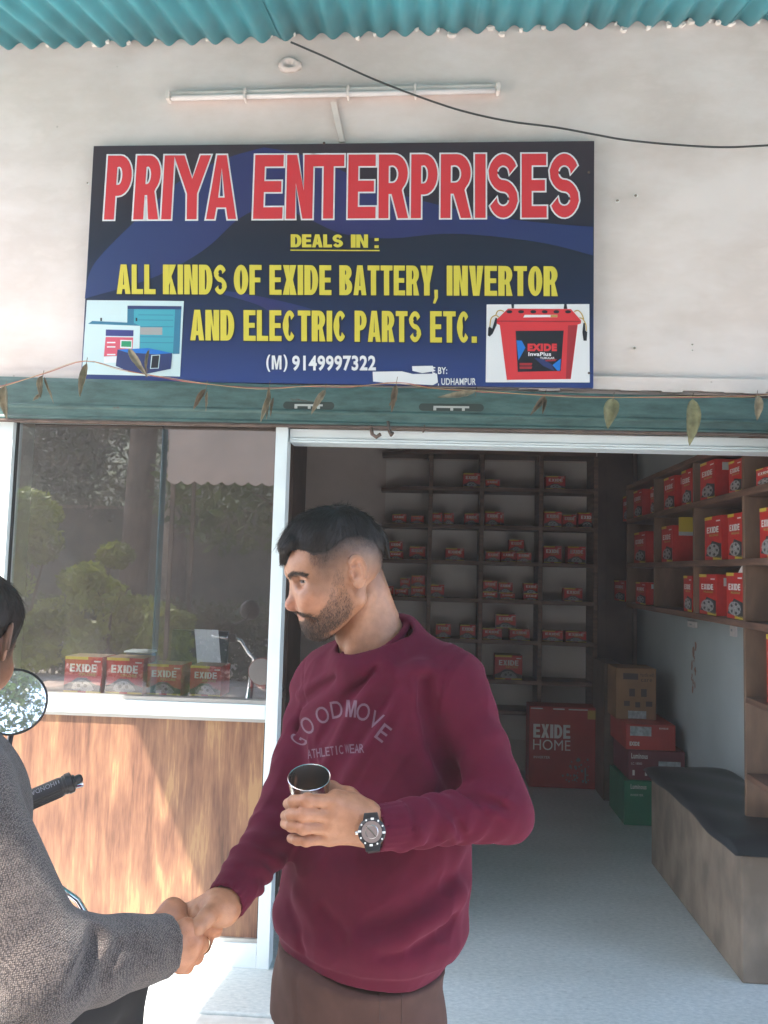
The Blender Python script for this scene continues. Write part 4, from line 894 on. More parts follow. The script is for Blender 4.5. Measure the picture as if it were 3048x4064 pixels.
for x0_, x1_ in ((-2.5, -1.68), (-1.67, -.86)):
    q = MB(); q.box((x0_, 1.40, .02), (x1_, 1.42, 2.9)); under(q.build('backdrop_leaf', M['dark_wood'], bevel=.003), bdrop_)
q = MB(); q.box((-2.51, 1.425, 0), (-.85, 1.9, 2.92)); under(q.build('backdrop_box', M['dark_wood'], bevel=.003), bdrop_)
mn = thing('computer_monitor', (-1.0, .95, .84), 'dark flat computer monitor standing on the counter behind the glass', 'monitor')
a, b = HY(368, 1437, .9), HY(430, 1362, .9)
q = MB(); q.box((a.x, .9, .98), (b.x+.16, .93, b.z)); under(q.build('screen', mat('monitor_black', (.02, .025, .03), .3), bevel=.004), mn)
q = MB(); q.box(((a.x+b.x)/2+.05, .92, .84), ((a.x+b.x)/2+.1, .95, .979)); q.box(((a.x+b.x)/2-.03, .86, .8405), ((a.x+b.x)/2+.18, 1.02, .85)); under(q.build('stand', bpy.data.materials['monitor_black']), mn)
a, b, c, d_ = HY(427, 1447, .48), HY(478, 1447, .48), HY(471, 1361, .5), HY(420, 1359, .5)
q = MB(); q.slab([a, b, c, d_], (0, .004, 0)); tag(q.build('notice_card', mat('white_card', (.75, .80, .83), .5)), 'white sheet of card leaning upright behind the window glass', 'card')
# ================================================================== PEOPLE: signed distance modelling
f32 = np.float32
def V3(v): return np.array(tuple(v), f32)
def ell(p, c, r):
    q = (p-V3(c)); r = np.array(r, f32); k0 = np.linalg.norm(q/r, axis=1); k1 = np.linalg.norm(q/(r*r), axis=1)
    return k0*(k0-1)/np.maximum(k1, 1e-6)
def cone(p, a, b, ra, rb, flat=None):
    """round cone (linear radius); flat = (axis, factor) squeezes it"""
    a = V3(a); b = V3(b); ba = b-a
    pa = p-a; h = np.clip((pa@ba)/(ba@ba), 0, 1); q = pa-h[:, None]*ba
    if flat is not None:
        ax = V3(flat[0]); ax = ax/np.linalg.norm(ax); q = q+np.outer(q@ax, ax)*(1/flat[1]-1)
        return (np.linalg.norm(q, axis=1)-(ra+(rb-ra)*h))*min(1, flat[1]+.15)
    return np.linalg.norm(q, axis=1)-(ra+(rb-ra)*h)
def su(a, b, k): h = np.maximum(k-np.abs(a-b), 0)/k; return np.minimum(a, b)-h*h*k*.25
def ss(a, b, k): h = np.maximum(k-np.abs(-b-a), 0)/k; return np.maximum(a, -b)+h*h*k*.25
def si(a, b, k): return -su(-a, -b, k)
def segd(p, pts):
    d = np.full(len(p), 9, f32)
    for i in range(len(pts)-1): d = np.minimum(d, cone(p, pts[i], pts[i+1], 0, 0))
    return d
def mesh_sdf(fn, lo, hi, h, B=8, tol=1.35):
    lo = np.array(lo, f32); n = np.ceil((np.array(hi)-lo)/h/B).astype(int)
    bx = np.stack(np.meshgrid(*[np.arange(k) for k in n], indexing='ij'), -1).reshape(-1, 3)
    ctr = lo+(bx+.5).astype(f32)*(B*h); d = fn(ctr); act = np.abs(d) < B*h*tol
    N = n*B; F = np.repeat(np.repeat(np.repeat(np.sign(d).reshape(n).astype(f32), B, 0), B, 1), B, 2)
    off = np.stack(np.meshgrid(*[np.arange(B)]*3, indexing='ij'), -1).reshape(-1, 3)
    ab = bx[act]
    for s in range(0, len(ab), 600):
        id_ = (ab[s:s+600, None, :]*B+off[None]).reshape(-1, 3)
        F[id_[:, 0], id_[:, 1], id_[:, 2]] = fn(lo+id_.astype(f32)*h)
    ins = F < 0; c = np.zeros(tuple(N-1), np.int8)
    for i in (0, 1):
        for j in (0, 1):
            for k in (0, 1): c += ins[i:N[0]-1+i, j:N[1]-1+j, k:N[2]-1+k]
    cells = np.argwhere((c > 0) & (c < 8)); idx = np.full(tuple(N-1), -1, np.int32); idx[tuple(cells.T)] = np.arange(len(cells))
    cor = [(i, j, k) for i in (0, 1) for j in (0, 1) for k in (0, 1)]
    val = {q: F[cells[:, 0]+q[0], cells[:, 1]+q[1], cells[:, 2]+q[2]] for q in cor}
    acc = np.zeros((len(cells), 3), f32); cnt = np.zeros(len(cells), f32)
    for a in cor:
        for ax in range(3):
            if a[ax] == 0:
                b = list(a); b[ax] = 1; b = tuple(b); va, vb = val[a], val[b]; m = (va < 0) != (vb < 0)
                t = np.where(m, va/np.where(m, va-vb, 1), 0); q = np.tile(np.array(a, f32), (len(cells), 1)); q[:, ax] += t
                acc += q*m[:, None]; cnt += m
    vs = lo+(cells+acc/np.maximum(cnt, 1)[:, None])*h
    quads = []
    for ax in range(3):
        sl0 = [slice(1, N[k]-1) for k in range(3)]; sl0[ax] = slice(0, N[ax]-1); sl1 = list(sl0); sl1[ax] = slice(1, N[ax])
        A, Bq = ins[tuple(sl0)], ins[tuple(sl1)]; e = np.argwhere(A != Bq)
        if len(e) == 0: continue
        o = np.ones(3, int); o[ax] = 0; e = e+o; fl = ins[tuple(e.T)]
        u, v = [k for k in range(3) if k != ax]; du = np.zeros(3, int); du[u] = 1; dv = np.zeros(3, int); dv[v] = 1
        q = np.stack([idx[tuple((e-du-dv).T)], idx[tuple((e-dv).T)], idx[tuple(e.T)], idx[tuple((e-du).T)]], 1)
        sw = fl if ax != 1 else ~fl
        q[~sw] = q[~sw][:, ::-1]; quads.append(q)
    return vs, np.concatenate(quads)
def np_obj(name, vs, fs, m, parent, col=None, link=True):
    me = bpy.data.meshes.new(name); me.vertices.add(len(vs)); me.vertices.foreach_set('co', np.asarray(vs, f32).ravel())
    k = fs.shape[1]; me.loops.add(len(fs)*k); me.loops.foreach_set('vertex_index', fs.astype(np.int32).ravel())
    me.polygons.add(len(fs)); me.polygons.foreach_set('loop_start', np.arange(0, len(fs)*k, k, dtype=np.int32)); me.polygons.foreach_set('loop_total', np.full(len(fs), k, np.int32))
    me.polygons.foreach_set('use_smooth', np.ones(len(fs), bool)); me.update(calc_edges=True); me.validate()
    me.materials.append(m)
    if col is not None:
        at = me.color_attributes.new('tone', 'FLOAT_COLOR', 'POINT'); c4 = np.ones((len(vs), 4), f32); c4[:, :3] = col; at.data.foreach_set('color', c4.ravel())
    o = bpy.data.objects.new(name, me); COL.objects.link(o)
    if parent: under(o, parent)
    return o
def snoise(p, s, seed=0):
    """cheap smooth noise, -1..1"""
    r = np.random.RandomState(seed); o = np.zeros(len(p), f32)
    for k in range(5):
        w_ = r.normal(size=3).astype(f32); w_ /= np.linalg.norm(w_); f = s*(.6+.35*k); o += np.sin(p@(w_*f)+r.uniform(0, 6)+1.7*np.sin(p@(np.roll(w_, 1)*f*.6)+r.uniform(0, 6)))/(1+.4*k)
    return o/3
# ---- a head in its own frame: f forward, l left, u up (metres)
def mir(p): q = p.copy(); q[:, 1] = np.abs(q[:, 1]); return q
def cran(p): return su(ell(p, (.0215, 0, -.010), (.0905, .075, .082)), ell(p, (.063, 0, -.036), (.047, .056, .038)), .03)
def head_sdf(p):
    m = mir(p); d = cran(p)
    d = su(d, ell(p, (.046, 0, -.085), (.054, .055, .066)), .03)
    d = su(d, ell(m, (.070, .038, -.083), (.026, .024, .020)), .025)                 # cheekbones
    d = su(d, cone(m, (-.002, .050, -.088), (.048, .020, -.137), .021, .018), .03)    # jaw
    d = su(d, ell(p, (.057, 0, -.141), (.020, .022, .016)), .02)                     # chin
    d = su(d, ell(p, (.055, 0, -.120), (.027, .030, .023)), .016)                     # muzzle
    d = su(d, cone(m, (.1035, .010, -.045), (.088, .041, -.044), .0080, .0055), .012)    # brow
    d = ss(d, ell(m, (.104, .0350, -.0565), (.017, .0150, .0110)), .012)                  # sockets
    d = ss(d, ell(p, (.117, 0, -.057), (.013, .013, .012)), .012)
    d = su(d, cone(p, (.0915, 0, -.040), (.0935, 0, -.062), .0095, .0085), .008); d = su(d, cone(p, (.0935, 0, -.060), (.1020, 0, -.090), .0085, .0098), .008)
    d = su(d, ell(p, (.1025, 0, -.0990), (.0145, .0122, .0122)), .008)
    d = su(d, ell(m, (.0870, .0165, -.1020), (.0130, .0088, .0098)), .0035); d = ss(d, cone(m, (.0840, .0262, -.0920), (.0745, .0250, -.1060), .0010, .0008), .006)
    d = ss(d, ell(m, (.095, .0080, -.1140), (.007, .0042, .0045)), .003)               # nostrils
    d = su(d, ell(m, (.080, .034, -.100), (.015, .013, .012)), .018)                   # smiling cheek
    d = ss(d, cone(m, (.092, .0215, -.100), (.070, .037, -.126), .0014, .0012), .011)  # nasolabial fold
    d = su(d, cone(m, (.0835, 0, -.1165), (.073, .024, -.1130), .0048, .0024), .005)
    d = su(d, cone(m, (.0815, 0, -.1255), (.073, .022, -.1180), .0058, .0026), .005)
    d = ss(d, cone(m, (.0890, 0, -.1210), (.074, .027, -.1150), .0022, .0010), .003)
    # eyelids
    eb = np.linalg.norm(m-V3((.0825, .0335, -.0545)), axis=1)-.0140; slit = ell(m, (.0955, .0355, -.0550), (.012, .0120, .0026))
    d = su(d, eb, .004); d = ss(d, np.maximum(slit, .0116-.0140-eb), .0012)
    d = su(d, cone(m, (.0925, .024, -.0475), (.0850, .045, -.0510), .0018, .0010), .004)
    d = ss(d, cone(m, (.0950, .024, -.0630), (.0855, .044, -.0645), .0006, .0004), .004)
    # ear
    c = V3((.003, .0800, -.036)); q = m-c; a = .16; ca, sa = math.cos(a), math.sin(a)
    qf = q[:, 0]*ca-q[:, 2]*sa; qu = q[:, 0]*sa+q[:, 2]*ca; ql = q[:, 1]+qf*.55
    e = np.stack([qf, ql, qu], 1)
    e = e/.88; rho = np.sqrt((e[:, 0]/.0160)**2+(e[:, 2]/.0300)**2)
    disc = ell(e, (-.001, .000, 0), (.0165, .0042, .0305))
    ring = np.sqrt(((rho-.98)*.0165)**2+(e[:, 1]-.0050)**2)-.0032
    ring = np.maximum(ring, (e[:, 0]-.011-.25*np.maximum(e[:, 2], 0))); ring = np.maximum(ring, -.018-e[:, 2])
    ear = su(disc, ring, .0025)
    ear = su(ear, cone(e, (-.0050, .003, -.010), (-.003, .0045, .012), .0026, .0024), .003)
    ear = ss(ear, ell(e, (.0035, .006, -.004), (.0075, .0098, .0120)), .002); ear = ss(ear, ell(e, (.004, .005, .0125), (.0065, .0065, .0060)), .002)
    ear = su(ear, ell(e, (.002, .001, -.0265), (.0085, .0045, .0085)), .006); ear = su(ear, ell(e, (.0115, .002, -.005), (.0035, .0045, .0065)), .003)
    ear = ear*.88; ear = su(ear, cone(e*.88, (.006, -.011, .012), (.006, -.011, -.012), .0085, .0085), .006)
    return su(d, ear, .004)
HB = np.array([(-.2, -.080), (-.090, -.068), (-.082, -.045), (-.072, -.008), (-.055, .018), (-.025, .030), (.000, .028), (.020, .014), (.036, .000), (.062, -.004), (.078, .004), (.092, .010), (.104, .004), (.112, -.016), (.122, -.034), (.2, -.035)])
def hbound(p): return np.interp(p[:, 0]-.28*np.abs(p[:, 1]), HB[:, 0], HB[:, 1]).astype(f32)
def hair_sdf(p):
    t = np.clip((p[:, 2]-hbound(p))*.32+.0002, -.006, .0135)+.003*np.clip((p[:, 0]-.06)/.05, 0, 1)*(p[:, 2] > .0)
    t = t+.0012*snoise(p*np.array([1, 2.5, 1], f32), 160, 3)*(t > .003)
    d = np.maximum(cran(p)-t, (hbound(p)-.012-p[:, 2])*.7)
    d = su(d, cone(p, (.085, .018, .052), (.119, .008, .010), .012, .009), .014)
    d = su(d, cone(p, (.119, .008, .010), (.1235, -.004, -.020), .0085, .0035), .008)
    d = su(d, cone(p, (.112, .030, .018), (.119, .022, -.002), .007, .003), .008)
    return d
def frame(F_, hint):
    F_ = Vector(F_).normalized(); h = Vector(hint); L = (h-F_*h.dot(F_)).normalized(); U = F_.cross(L); return np.array([F_, L, U], f32)
def local(p, o, A): return (p-V3(o))@A.T
def world(q, o, A): return q@A+V3(o)
def sphere_cap(name, c, r, axis, m, parent, n=20, h0=-1, h1=1):
    q = MB(); prof = [(r*math.sin(a), r*math.cos(a)) for a in np.linspace(-math.pi/2, math.pi/2, n)]; q.lathe(c, axis, prof, n+4, False, False); return under(q.build(name, m, smooth=True), parent)
def strands(name, pts, dirs, nrm, L, wid, m, parent, droop=0.0, curl=.25, seed=0, lift=.25):
    r = np.random.RandomState(seed); n = len(pts); L = np.asarray(L, f32)*r.uniform(.6, 1.1, n)
    d = dirs+r.normal(size=(n, 3))*curl; d = d-(d*nrm).sum(1, keepdims=True)*nrm*(1-0)+nrm*lift; d /= np.linalg.norm(d, axis=1, keepdims=True)
    side = np.cross(d, nrm+r.normal(size=(n, 3))*.5); side /= np.maximum(np.linalg.norm(side, axis=1, keepdims=True), 1e-6)
    bend = r.normal(size=(n, 3))*.25-nrm*lift*.8+np.array([0, 0, -droop]); vs = []; K = 3
    for k in range(K+1):
        t = k/K; c = pts+d*(L*t)[:, None]+bend*(L*t*t)[:, None]*.5; ww = wid*(1-t*.85)/2; vs += [c-side*ww, c+side*ww]
    vs = np.stack(vs, 1); base = np.arange(n)[:, None]*(2*K+2)
    fs = np.concatenate([base+np.array([[2*k, 2*k+1, 2*k+3, 2*k+2]]) for k in range(K)])
    o = np_obj(name, vs.reshape(-1, 3), fs, m, parent); return o
def face_samples(vs, fs, mask, n, seed=0):
    r = np.random.RandomState(seed); c = vs[fs].mean(1); w_ = mask(c); w_ = np.clip(w_, 0, 1); s = w_.sum()
    if s <= 0: return np.zeros((0, 3)), np.zeros((0, 3))
    id_ = r.choice(len(fs), n, p=w_/s); q = vs[fs[id_]]; a = r.uniform(size=(n, 1)); b = r.uniform(size=(n, 1))
    p = (q[:, 0]*(1-a)+q[:, 1]*a)*(1-b)+(q[:, 3]*(1-a)+q[:, 2]*a)*b
    nn = np.cross(q[:, 2]-q[:, 0], q[:, 3]-q[:, 1]); nn /= np.maximum(np.linalg.norm(nn, axis=1, keepdims=True), 1e-9); return p, nn

def skin_mat(name, rough=.48):
    m = bpy.data.materials.new(name); m.use_nodes = True; t, n, l, b = nodes(m); a = n.new('ShaderNodeAttribute'); a.attribute_name = 'tone'
    no = n.new('ShaderNodeTexNoise'); no.inputs['Scale'].default_value = 70; no.inputs['Detail'].default_value = 5; tc = n.new('ShaderNodeTexCoord'); l.new(tc.outputs['Object'], no.inputs['Vector'])
    r = ramp(n, [(.3, (.86, .82, .80)), (.7, (1.08, 1.06, 1.05))]); l.new(no.outputs['Fac'], r.inputs[0])
    mx = n.new('ShaderNodeMix'); mx.data_type = 'RGBA'; mx.blend_type = 'MULTIPLY'; mx.inputs[0].default_value = 1; l.new(a.outputs['Color'], mx.inputs[6]); l.new(r.outputs[0], mx.inputs[7]); l.new(mx.outputs[2], b.inputs['Base Color'])
    b.inputs['Roughness'].default_value = rough; b.inputs['Subsurface Weight'].default_value = .12; b.inputs['Subsurface Radius'].default_value = (.6, .25, .12); b.inputs['Subsurface Scale'].default_value = .008
    n2 = n.new('ShaderNodeTexNoise'); n2.inputs['Scale'].default_value = 420; n2.inputs['Detail'].default_value = 3; l.new(tc.outputs['Object'], n2.inputs['Vector'])
    bp = n.new('ShaderNodeBump'); bp.inputs['Distance'].default_value = .0009; bp.inputs['Strength'].default_value = .6; l.new(n2.outputs['Fac'], bp.inputs['Height']); l.new(bp.outputs[0], b.inputs['Normal'])
    return m
SK = skin_mat('skin'); hairm = mat('black_hair', (.014, .011, .010), .5, spec=.32); hairb = mat('brown_beard_hair', (.035, .020, .014), .5)
hair2 = mat('grey_beard_hair', (.15, .085, .055), .5)
base_skin = np.array((.375, .180, .100), f32)
def head_tone(q, beard=1.0):
    """skin colouring: lips, redness, shaved sides, stubble, and shade painted into nose creases"""
    m = mir(q); c = np.tile(base_skin, (len(q), 1)).astype(f32)
    def blend(w_, col): 
        w_ = np.clip(w_, 0, 1)[:, None]; c[:] = c*(1-w_)+np.array(col, f32)*w_
    g = lambda ctr, r_: np.exp(-((np.linalg.norm((m-V3(ctr))/np.array(r_, f32), axis=1))**2))
    blend(.45*g((.108, 0, -.100), (.02, .02, .014)), (.52, .17, .12)); blend(.35*g((.08, .045, -.09), (.025, .03, .02)), (.55, .22, .14)); blend(.3*g((.09, .032, -.078), (.014, .018, .008)), (.26, .12, .08))
    blend(.9*np.clip(1.3-np.linalg.norm((m-V3((.080, 0, -.1205)))/np.array((.014, .023, .0078), f32), axis=1), 0, 1), (.33, .10, .085))
    blend(.85*np.clip(1.25-np.abs(ell(m, (.0955, .0355, -.0550), (.012, .0120, .0026)))/.0011, 0, 1)*(m[:, 0] > .088), (.05, .03, .025)); blend(.4*g((.0825, .0245, -.1010), (.006, .0035, .009)), (.16, .07, .05))  # lash line, then crease shade painted beside the nostril
    # shaved side fade
    hb_ = hbound(q); fade = np.clip(1-(hb_-q[:, 2])/.082, 0, 1)*np.clip((.092-q[:, 0])/.03, 0, 1); blend(.97*fade**.75*(q[:, 2] < hb_+.03), (.055, .037, .029)); blend((q[:, 2] > hb_-.004)*1., (.035, .024, .02))
    # beard density
    earw = np.clip(1.6-np.linalg.norm((m-V3((.003, .083, -.036)))/np.array((.020, .014, .034), f32), axis=1)*1.2, 0, 1); blend(earw, (.50, .265, .17)); blend(.5*earw*np.clip((.082-m[:, 1])/.01, 0, 1), (.30, .13, .08))
    bd = beard_w(q)*beard; blend(.74*bd, (.075, .042, .030))
    return c
def beard_w(q):
    m = mir(q); f, l, u = m[:, 0], m[:, 1], m[:, 2]
    # moustache
    mo = np.clip(2.0-np.linalg.norm((m-V3((.081, .013, -.1140)))/np.array((.016, .022, .0048), f32), axis=1)*1.1, 0, 1)
    gt = np.clip(1.5-np.linalg.norm((m-V3((.061, 0, -.143)))/np.array((.030, .034, .023), f32), axis=1), 0, 1)
    # jaw band below a line rising to the sideburn
    edge = np.interp(f, [-.01, .005, .020, .028, .042, .052, .068, .09], [-.10, -.085, -.060, -.025, -.030, -.085, -.108, -.118])
    jb = np.clip((edge-u)/.012, 0, 1)*np.clip((f-.002)/.012, 0, 1)*np.clip((u+.164-.12*np.clip(.055-f, 0, 1)*0)/.012, 0, 1)
    low = np.interp(f, [-.02, 0, .03, .06], [-.105, -.118, -.143, -.166]); jb = jb*np.clip((u-low)/.014, 0, 1)
    lip = np.linalg.norm((m-V3((.083, 0, -.1210)))/np.array((.018, .0235, .0082), f32), axis=1) < 1
    w_ = np.maximum(np.maximum(mo, gt), .50*jb*np.clip(.22+(-u-.06)/.08, .34, 1.)); w_[lip] = 0; w_[(u > -.1105) & (f > .074)] = 0
    return w_

def add_head(person, o, A, beard=1.0, dens=1.0, seed=0):
    """builds eyes, hair, beard and brows as parts and returns the head skin mesh in world space"""
    vs, fs = mesh_sdf(head_sdf, (-.10, -.105, -.19), (.135, .105, .085), .0016, tol=3.5)
    tone = head_tone(vs, beard); W = world(vs, o, A)
    hv, hf = mesh_sdf(hair_sdf, (-.10, -.10, -.09), (.145, .10, .105), .0025)
    np_obj('hair', world(hv, o, A), hf, hairm, person)
    r = np.random.RandomState(seed)
    Aw = lambda q: world(q.astype(f32), o, A); Dw = lambda d: d.astype(f32)@A
    # hair strands, combed forward and down
    n = int(9000*dens); p, nn = face_samples(hv, hf, lambda c: (c[:, 2] > hbound(c)-.004)*(.4+.6*(c[:, 1] > -.03)), n, seed)
    dr = np.stack([np.where(p[:, 0] > .03, .5, -.15), p[:, 1]*4, np.where(np.abs(p[:, 1]) > .04, -.9, -.25)], 1); dr[:, 2] -= (p[:, 0] > .09)*1.2; dr[:, 0] -= (p[:, 0] < -.03)*.2; dr[:, 2] -= (p[:, 0] < -.03)*.6
    L = np.where(p[:, 2] > .02, .020, .010)*np.where(p[:, 0] > .085, 1.2, 1)
    strands('hair_strands', Aw(p), Dw(dr), Dw(nn), L, .00075, hairm, person, curl=.10, seed=seed, lift=.03)['kind'] = 'stuff'
    # short fade hairs
    p, nn = face_samples(vs, fs, lambda c: np.clip(1-(hbound(c)-c[:, 2])/.034, 0, 1)**1.5*(c[:, 0] < .085)*(c[:, 2] < hbound(c)+.004)*(np.linalg.norm((mir(c)-V3((.0, .082, -.038)))/np.array((.024, .015, .036), f32), axis=1) > 1), int(11000*dens), seed+1)
    dr = np.tile(np.array([[-.3, 0, -1.]]), (len(p), 1)); strands('hair_strands', Aw(p), Dw(dr), Dw(nn), np.full(len(p), .0030), .00028, hairb, person, curl=.3, seed=seed+2, lift=.35)['kind'] = 'stuff'
    if beard:
        p, nn = face_samples(vs, fs, lambda c: beard_w(c)**1.4, int(15000*dens), seed+3)
        dr = np.stack([np.full(len(p), .25), 0*p[:, 1], np.full(len(p), -1.)], 1); dr[:, 2] -= 0; mo = (p[:, 2] > -.119) & (p[:, 0] > .075); dr[mo] = [.1, 0, -.7]
        L = np.where(mo, .0052, .0050+.0045*np.clip((-p[:, 2]-.118)/.04, 0, 1)); sel = r.uniform(size=len(p)) < .68
        b1 = strands('beard', Aw(p[sel]), Dw(dr[sel]), Dw(nn[sel]), L[sel], .00042, hairb, person, curl=.28, seed=seed+4, lift=.4); b1['kind'] = 'stuff'
        b2_ = strands('beard', Aw(p[~sel]), Dw(dr[~sel]), Dw(nn[~sel]), L[~sel], .00042, hair2, person, curl=.3, seed=seed+5, lift=.45); b2_['kind'] = 'stuff'
    # brows
    def bw(c):
        m = mir(c); l_ = m[:, 1]; ub = -.0415-.32*np.maximum(0, .028-l_)-.16*np.maximum(0, l_-.038)
        return np.clip(1.3-np.abs(m[:, 2]-ub)/.0036, 0, 1)*(l_ > .009)*(l_ < .054)*(c[:, 0] > .06)*((c[:, 1] > 0) | (c[:, 1] < -.034))
    p, nn = face_samples(vs, fs, bw, int(650*dens), seed+6)
    dr = np.stack([np.full(len(p), -.5), np.sign(p[:, 1])*.9, np.full(len(p), .2)], 1)
    strands('eyebrow', Aw(p), Dw(dr), Dw(nn), np.full(len(p), .008), .0007, hairb, person, curl=.25, seed=seed+7, lift=.2)['kind'] = 'stuff'
    tone = tone*(1-.45*np.clip(bw(vs), 0, 1)[:, None])
    # eyes
    eyew = mat('eye_white', (.50, .44, .41), .35); iris = mat('dark_iris', (.018, .010, .006), .35, spec=.2)
    for s in (1, -1):
        c = Vector(Aw(np.array([[.0825, s*.0335, -.0545]]))[0])
        o_ = sphere_cap("eye", c, .0121, Dw(np.array([[1, 0, 0]]))[0], eyew, person)

        dirv = Vector(Dw(np.array([[1.,   .30 if s > 0 else -.10, -.16]]))[0]).normalized(); q = MB(); q.lathe(c, dirv, [(.0105, .0062), (.01175, .0052), (.0123, .003), (.0125, .0005)], 16, False, True)
        ir = q.build('iris', iris, smooth=True); ir.parent = o_
    return W, fs, tone
def join_np(parts):
    vs, fs, cs, b = [], [], [], 0
    for v, f, c in parts: vs.append(v); fs.append(f+b); cs.append(c); b += len(v)
    return np.concatenate(vs), np.concatenate(fs), np.concatenate(cs)
def march(fn, px, py, t0=.8, t1=2.2):
    r = V3(ray(px, py)); t = t0; k = np.linalg.norm(r)
    for i in range(80):
        d = fn((V3(CAM)+r*t)[None])[0]; t += max(d, .0005)/k*.8
        if d < .0008 or t > t1: break
    return V3(CAM)+r*t

# ------------------------------------------------------------------ the man in the maroon sweatshirt
P_ = lambda *a: V3(P(*a))
man = thing('person', (P(810, 1500, 1.5).x, P(810, 1500, 1.5).y, 0), 'bearded man in maroon sweatshirt holding a steel cup and shaking hands', 'person')
cdir = -(P(748, 1190, 1.45)-CAM).normalized()
hF = (-_R*math.cos(R(19))+cdir*math.sin(R(19))); HA = frame(hF, cdir); HO = P(748, 1190, 1.45)
# body frame
BA = R(42); bL = V3((math.cos(BA), -math.sin(BA), 0)); bF = V3((-math.sin(BA), -math.cos(BA), 0))
zz = lambda py, d=1.5: P(820, py, d).z
TT = [  # picture row, centre column, depth, half width a, half depth b
 (1385, 822, 1.50, .115, .085), (1420, 822, 1.50, .155, .100), (1470, 826, 1.51, .178, .118), (1540, 824, 1.52, .186, .128), (1650, 822, 1.52, .186, .134), (1760, 818, 1.52, .190, .142), (1860, 811, 1.52, .194, .146), (1950, 801, 1.52, .193, .148), (2020, 787, 1.52, .187, .146), (2062, 778, 1.52, .174, .138), (2100, 772, 1.52, .168, .130), (2150, 770, 1.52, .168, .128)]
tz = np.array([P(c, y, d).z for y, c, d, a, b in TT])[::-1]; tx = np.array([P(c, y, d).x for y, c, d, a, b in TT])[::-1]; ty = np.array([P(c, y, d).y for y, c, d, a, b in TT])[::-1]
ta = np.array([q[3] for q in TT])[::-1]; tb = np.array([q[4] for q in TT])[::-1]
def torso(p, off=0.):
    z = p[:, 2]; cx_, cy_ = np.interp(z, tz, tx), np.interp(z, tz, ty); a, b = np.interp(z, tz, ta)+off, np.interp(z, tz, tb)+off
    u = (p[:, 0]-cx_)*bL[0]+(p[:, 1]-cy_)*bL[1]; v = (p[:, 0]-cx_)*bF[0]+(p[:, 1]-cy_)*bF[1]
    k = (np.abs(u/a)**2.3+np.abs(v/b)**2.3)**(1/2.3); return ((k-1)*np.minimum(a, b)*.95).astype(f32)
SHL, SHR = P_(983, 1462, 1.43), P_(694, 1478, 1.60)
ELL, WRL = P_(1087, 1752, 1.36), P_(806, 1790, 1.262)
ELR, WRR = P_(604, 1785, 1.50), P_(478, 1962, 1.295)
NB = P_(822, 1400, 1.50)
# neckline ring
cb_k, cf_, cn_ = P_(876, 1346, 1.475), P_(744, 1424, 1.425), P_(822, 1408, 1.402)
ncen = (cb_k+cf_)/2; e1 = (cf_-cb_k)/2; e2 = cn_-ncen
ringp = [ncen+e1*math.cos(a)+e2*math.sin(a) for a in np.linspace(0, 2*math.pi, 25)]
collar = lambda p: segd(p, ringp)
ndir = np.cross(e1, e2); ndir = ndir/np.linalg.norm(ndir); ndir = ndir if ndir[2] > 0 else -ndir
yoke = lambda p: segd(p, [q-ndir*.010 for q in ringp])
def body_core(p):
    d = torso(p, -.030); ztop = P(820, 1450, 1.5).z; d = si(d, p[:, 2]-ztop, .04); d = np.maximum(d, zz(2160)-p[:, 2])
    d = su(d, cone(p, NB+V3((0, 0, -.03)), SHL, .030, .036), .02); d = su(d, cone(p, NB+V3((0, 0, -.03)), SHR, .030, .036), .02)
    d = su(d, cone(p, SHL, ELL, .036, .024), .03); d = su(d, cone(p, ELL, WRL, .024, .026), .02)
    d = su(d, cone(p, SHR, ELR, .038, .034), .03); d = su(d, cone(p, ELR, WRR, .036, .026), .02)
    hp = P_(770, 2150, 1.52)
    for s in (1, -1):
        h0 = hp+bL*.085*s; kn = h0+np.array([0, 0, -.42], f32)+bF*.03+bL*.02*s; an = kn+np.array([0, 0, -.44], f32)-bF*.03
        an[2] = .10; kn[2] = .50; d = su(d, cone(p, h0, kn, .078, .052), .03); d = su(d, cone(p, kn, an, .05, .036), .03); d = su(d, cone(p, an+np.array([0, 0, -.03], f32), an+bF*.13+np.array([0, 0, -.05], f32), .034, .028), .03)
    return d
NK0, NK1 = P_(765, 1290, 1.462), P_(812, 1415, 1.49)
def neck(p):
    d = cone(p, NK0, NK1, .0490, .057); d = su(d, cone(p, P_(787, 1235, 1.47), P_(828, 1400, 1.50), .034, .045), .03)
    d = su(d, cone(p, P_(826, 1395, 1.49), P_(872, 1450, 1.49), .034, .022), .05); d = su(d, cone(p, P_(800, 1415, 1.48), P_(765, 1440, 1.49), .046, .03), .05)
    d = su(d, cone(p, P_(792, 1290, 1.417), P_(757, 1415, 1.425), .006, .006), .03)      # sternomastoid
    d = su(d, ell(p, P_(738, 1372, 1.445), (.012, .012, .016)), .02)
    return d
# left hand round the cup
CUPC = P_(668, 1679, 1.275)
def chain(p, pts, rs, k=.004):
    d = None
    for i in range(len(pts)-1):
        e = cone(p, pts[i], pts[i+1], rs[i], rs[i+1]); d = e if d is None else su(d, e, k)
    return d
Wp = P_(800, 1787, 1.258)
FL = [([(722, 1733, 1.240), (664, 1729, 1.218), (634, 1731, 1.228), (622, 1736, 1.258)], (.0125, .0102, .0092, .0084)),
      ([(718, 1760, 1.236), (655, 1759, 1.214), (630, 1760, 1.224), (617, 1762, 1.256)], (.0126, .0102, .0094, .0086)),
      ([(712, 1785, 1.238), (655, 1788, 1.216), (630, 1784, 1.226), (616, 1779, 1.256)], (.0120, .0098, .0090, .0082)),
      ([(712, 1809, 1.244), (662, 1815, 1.226), (642, 1814, 1.232), (629, 1811, 1.252)], (.0108, .0088, .0080, .0073))]
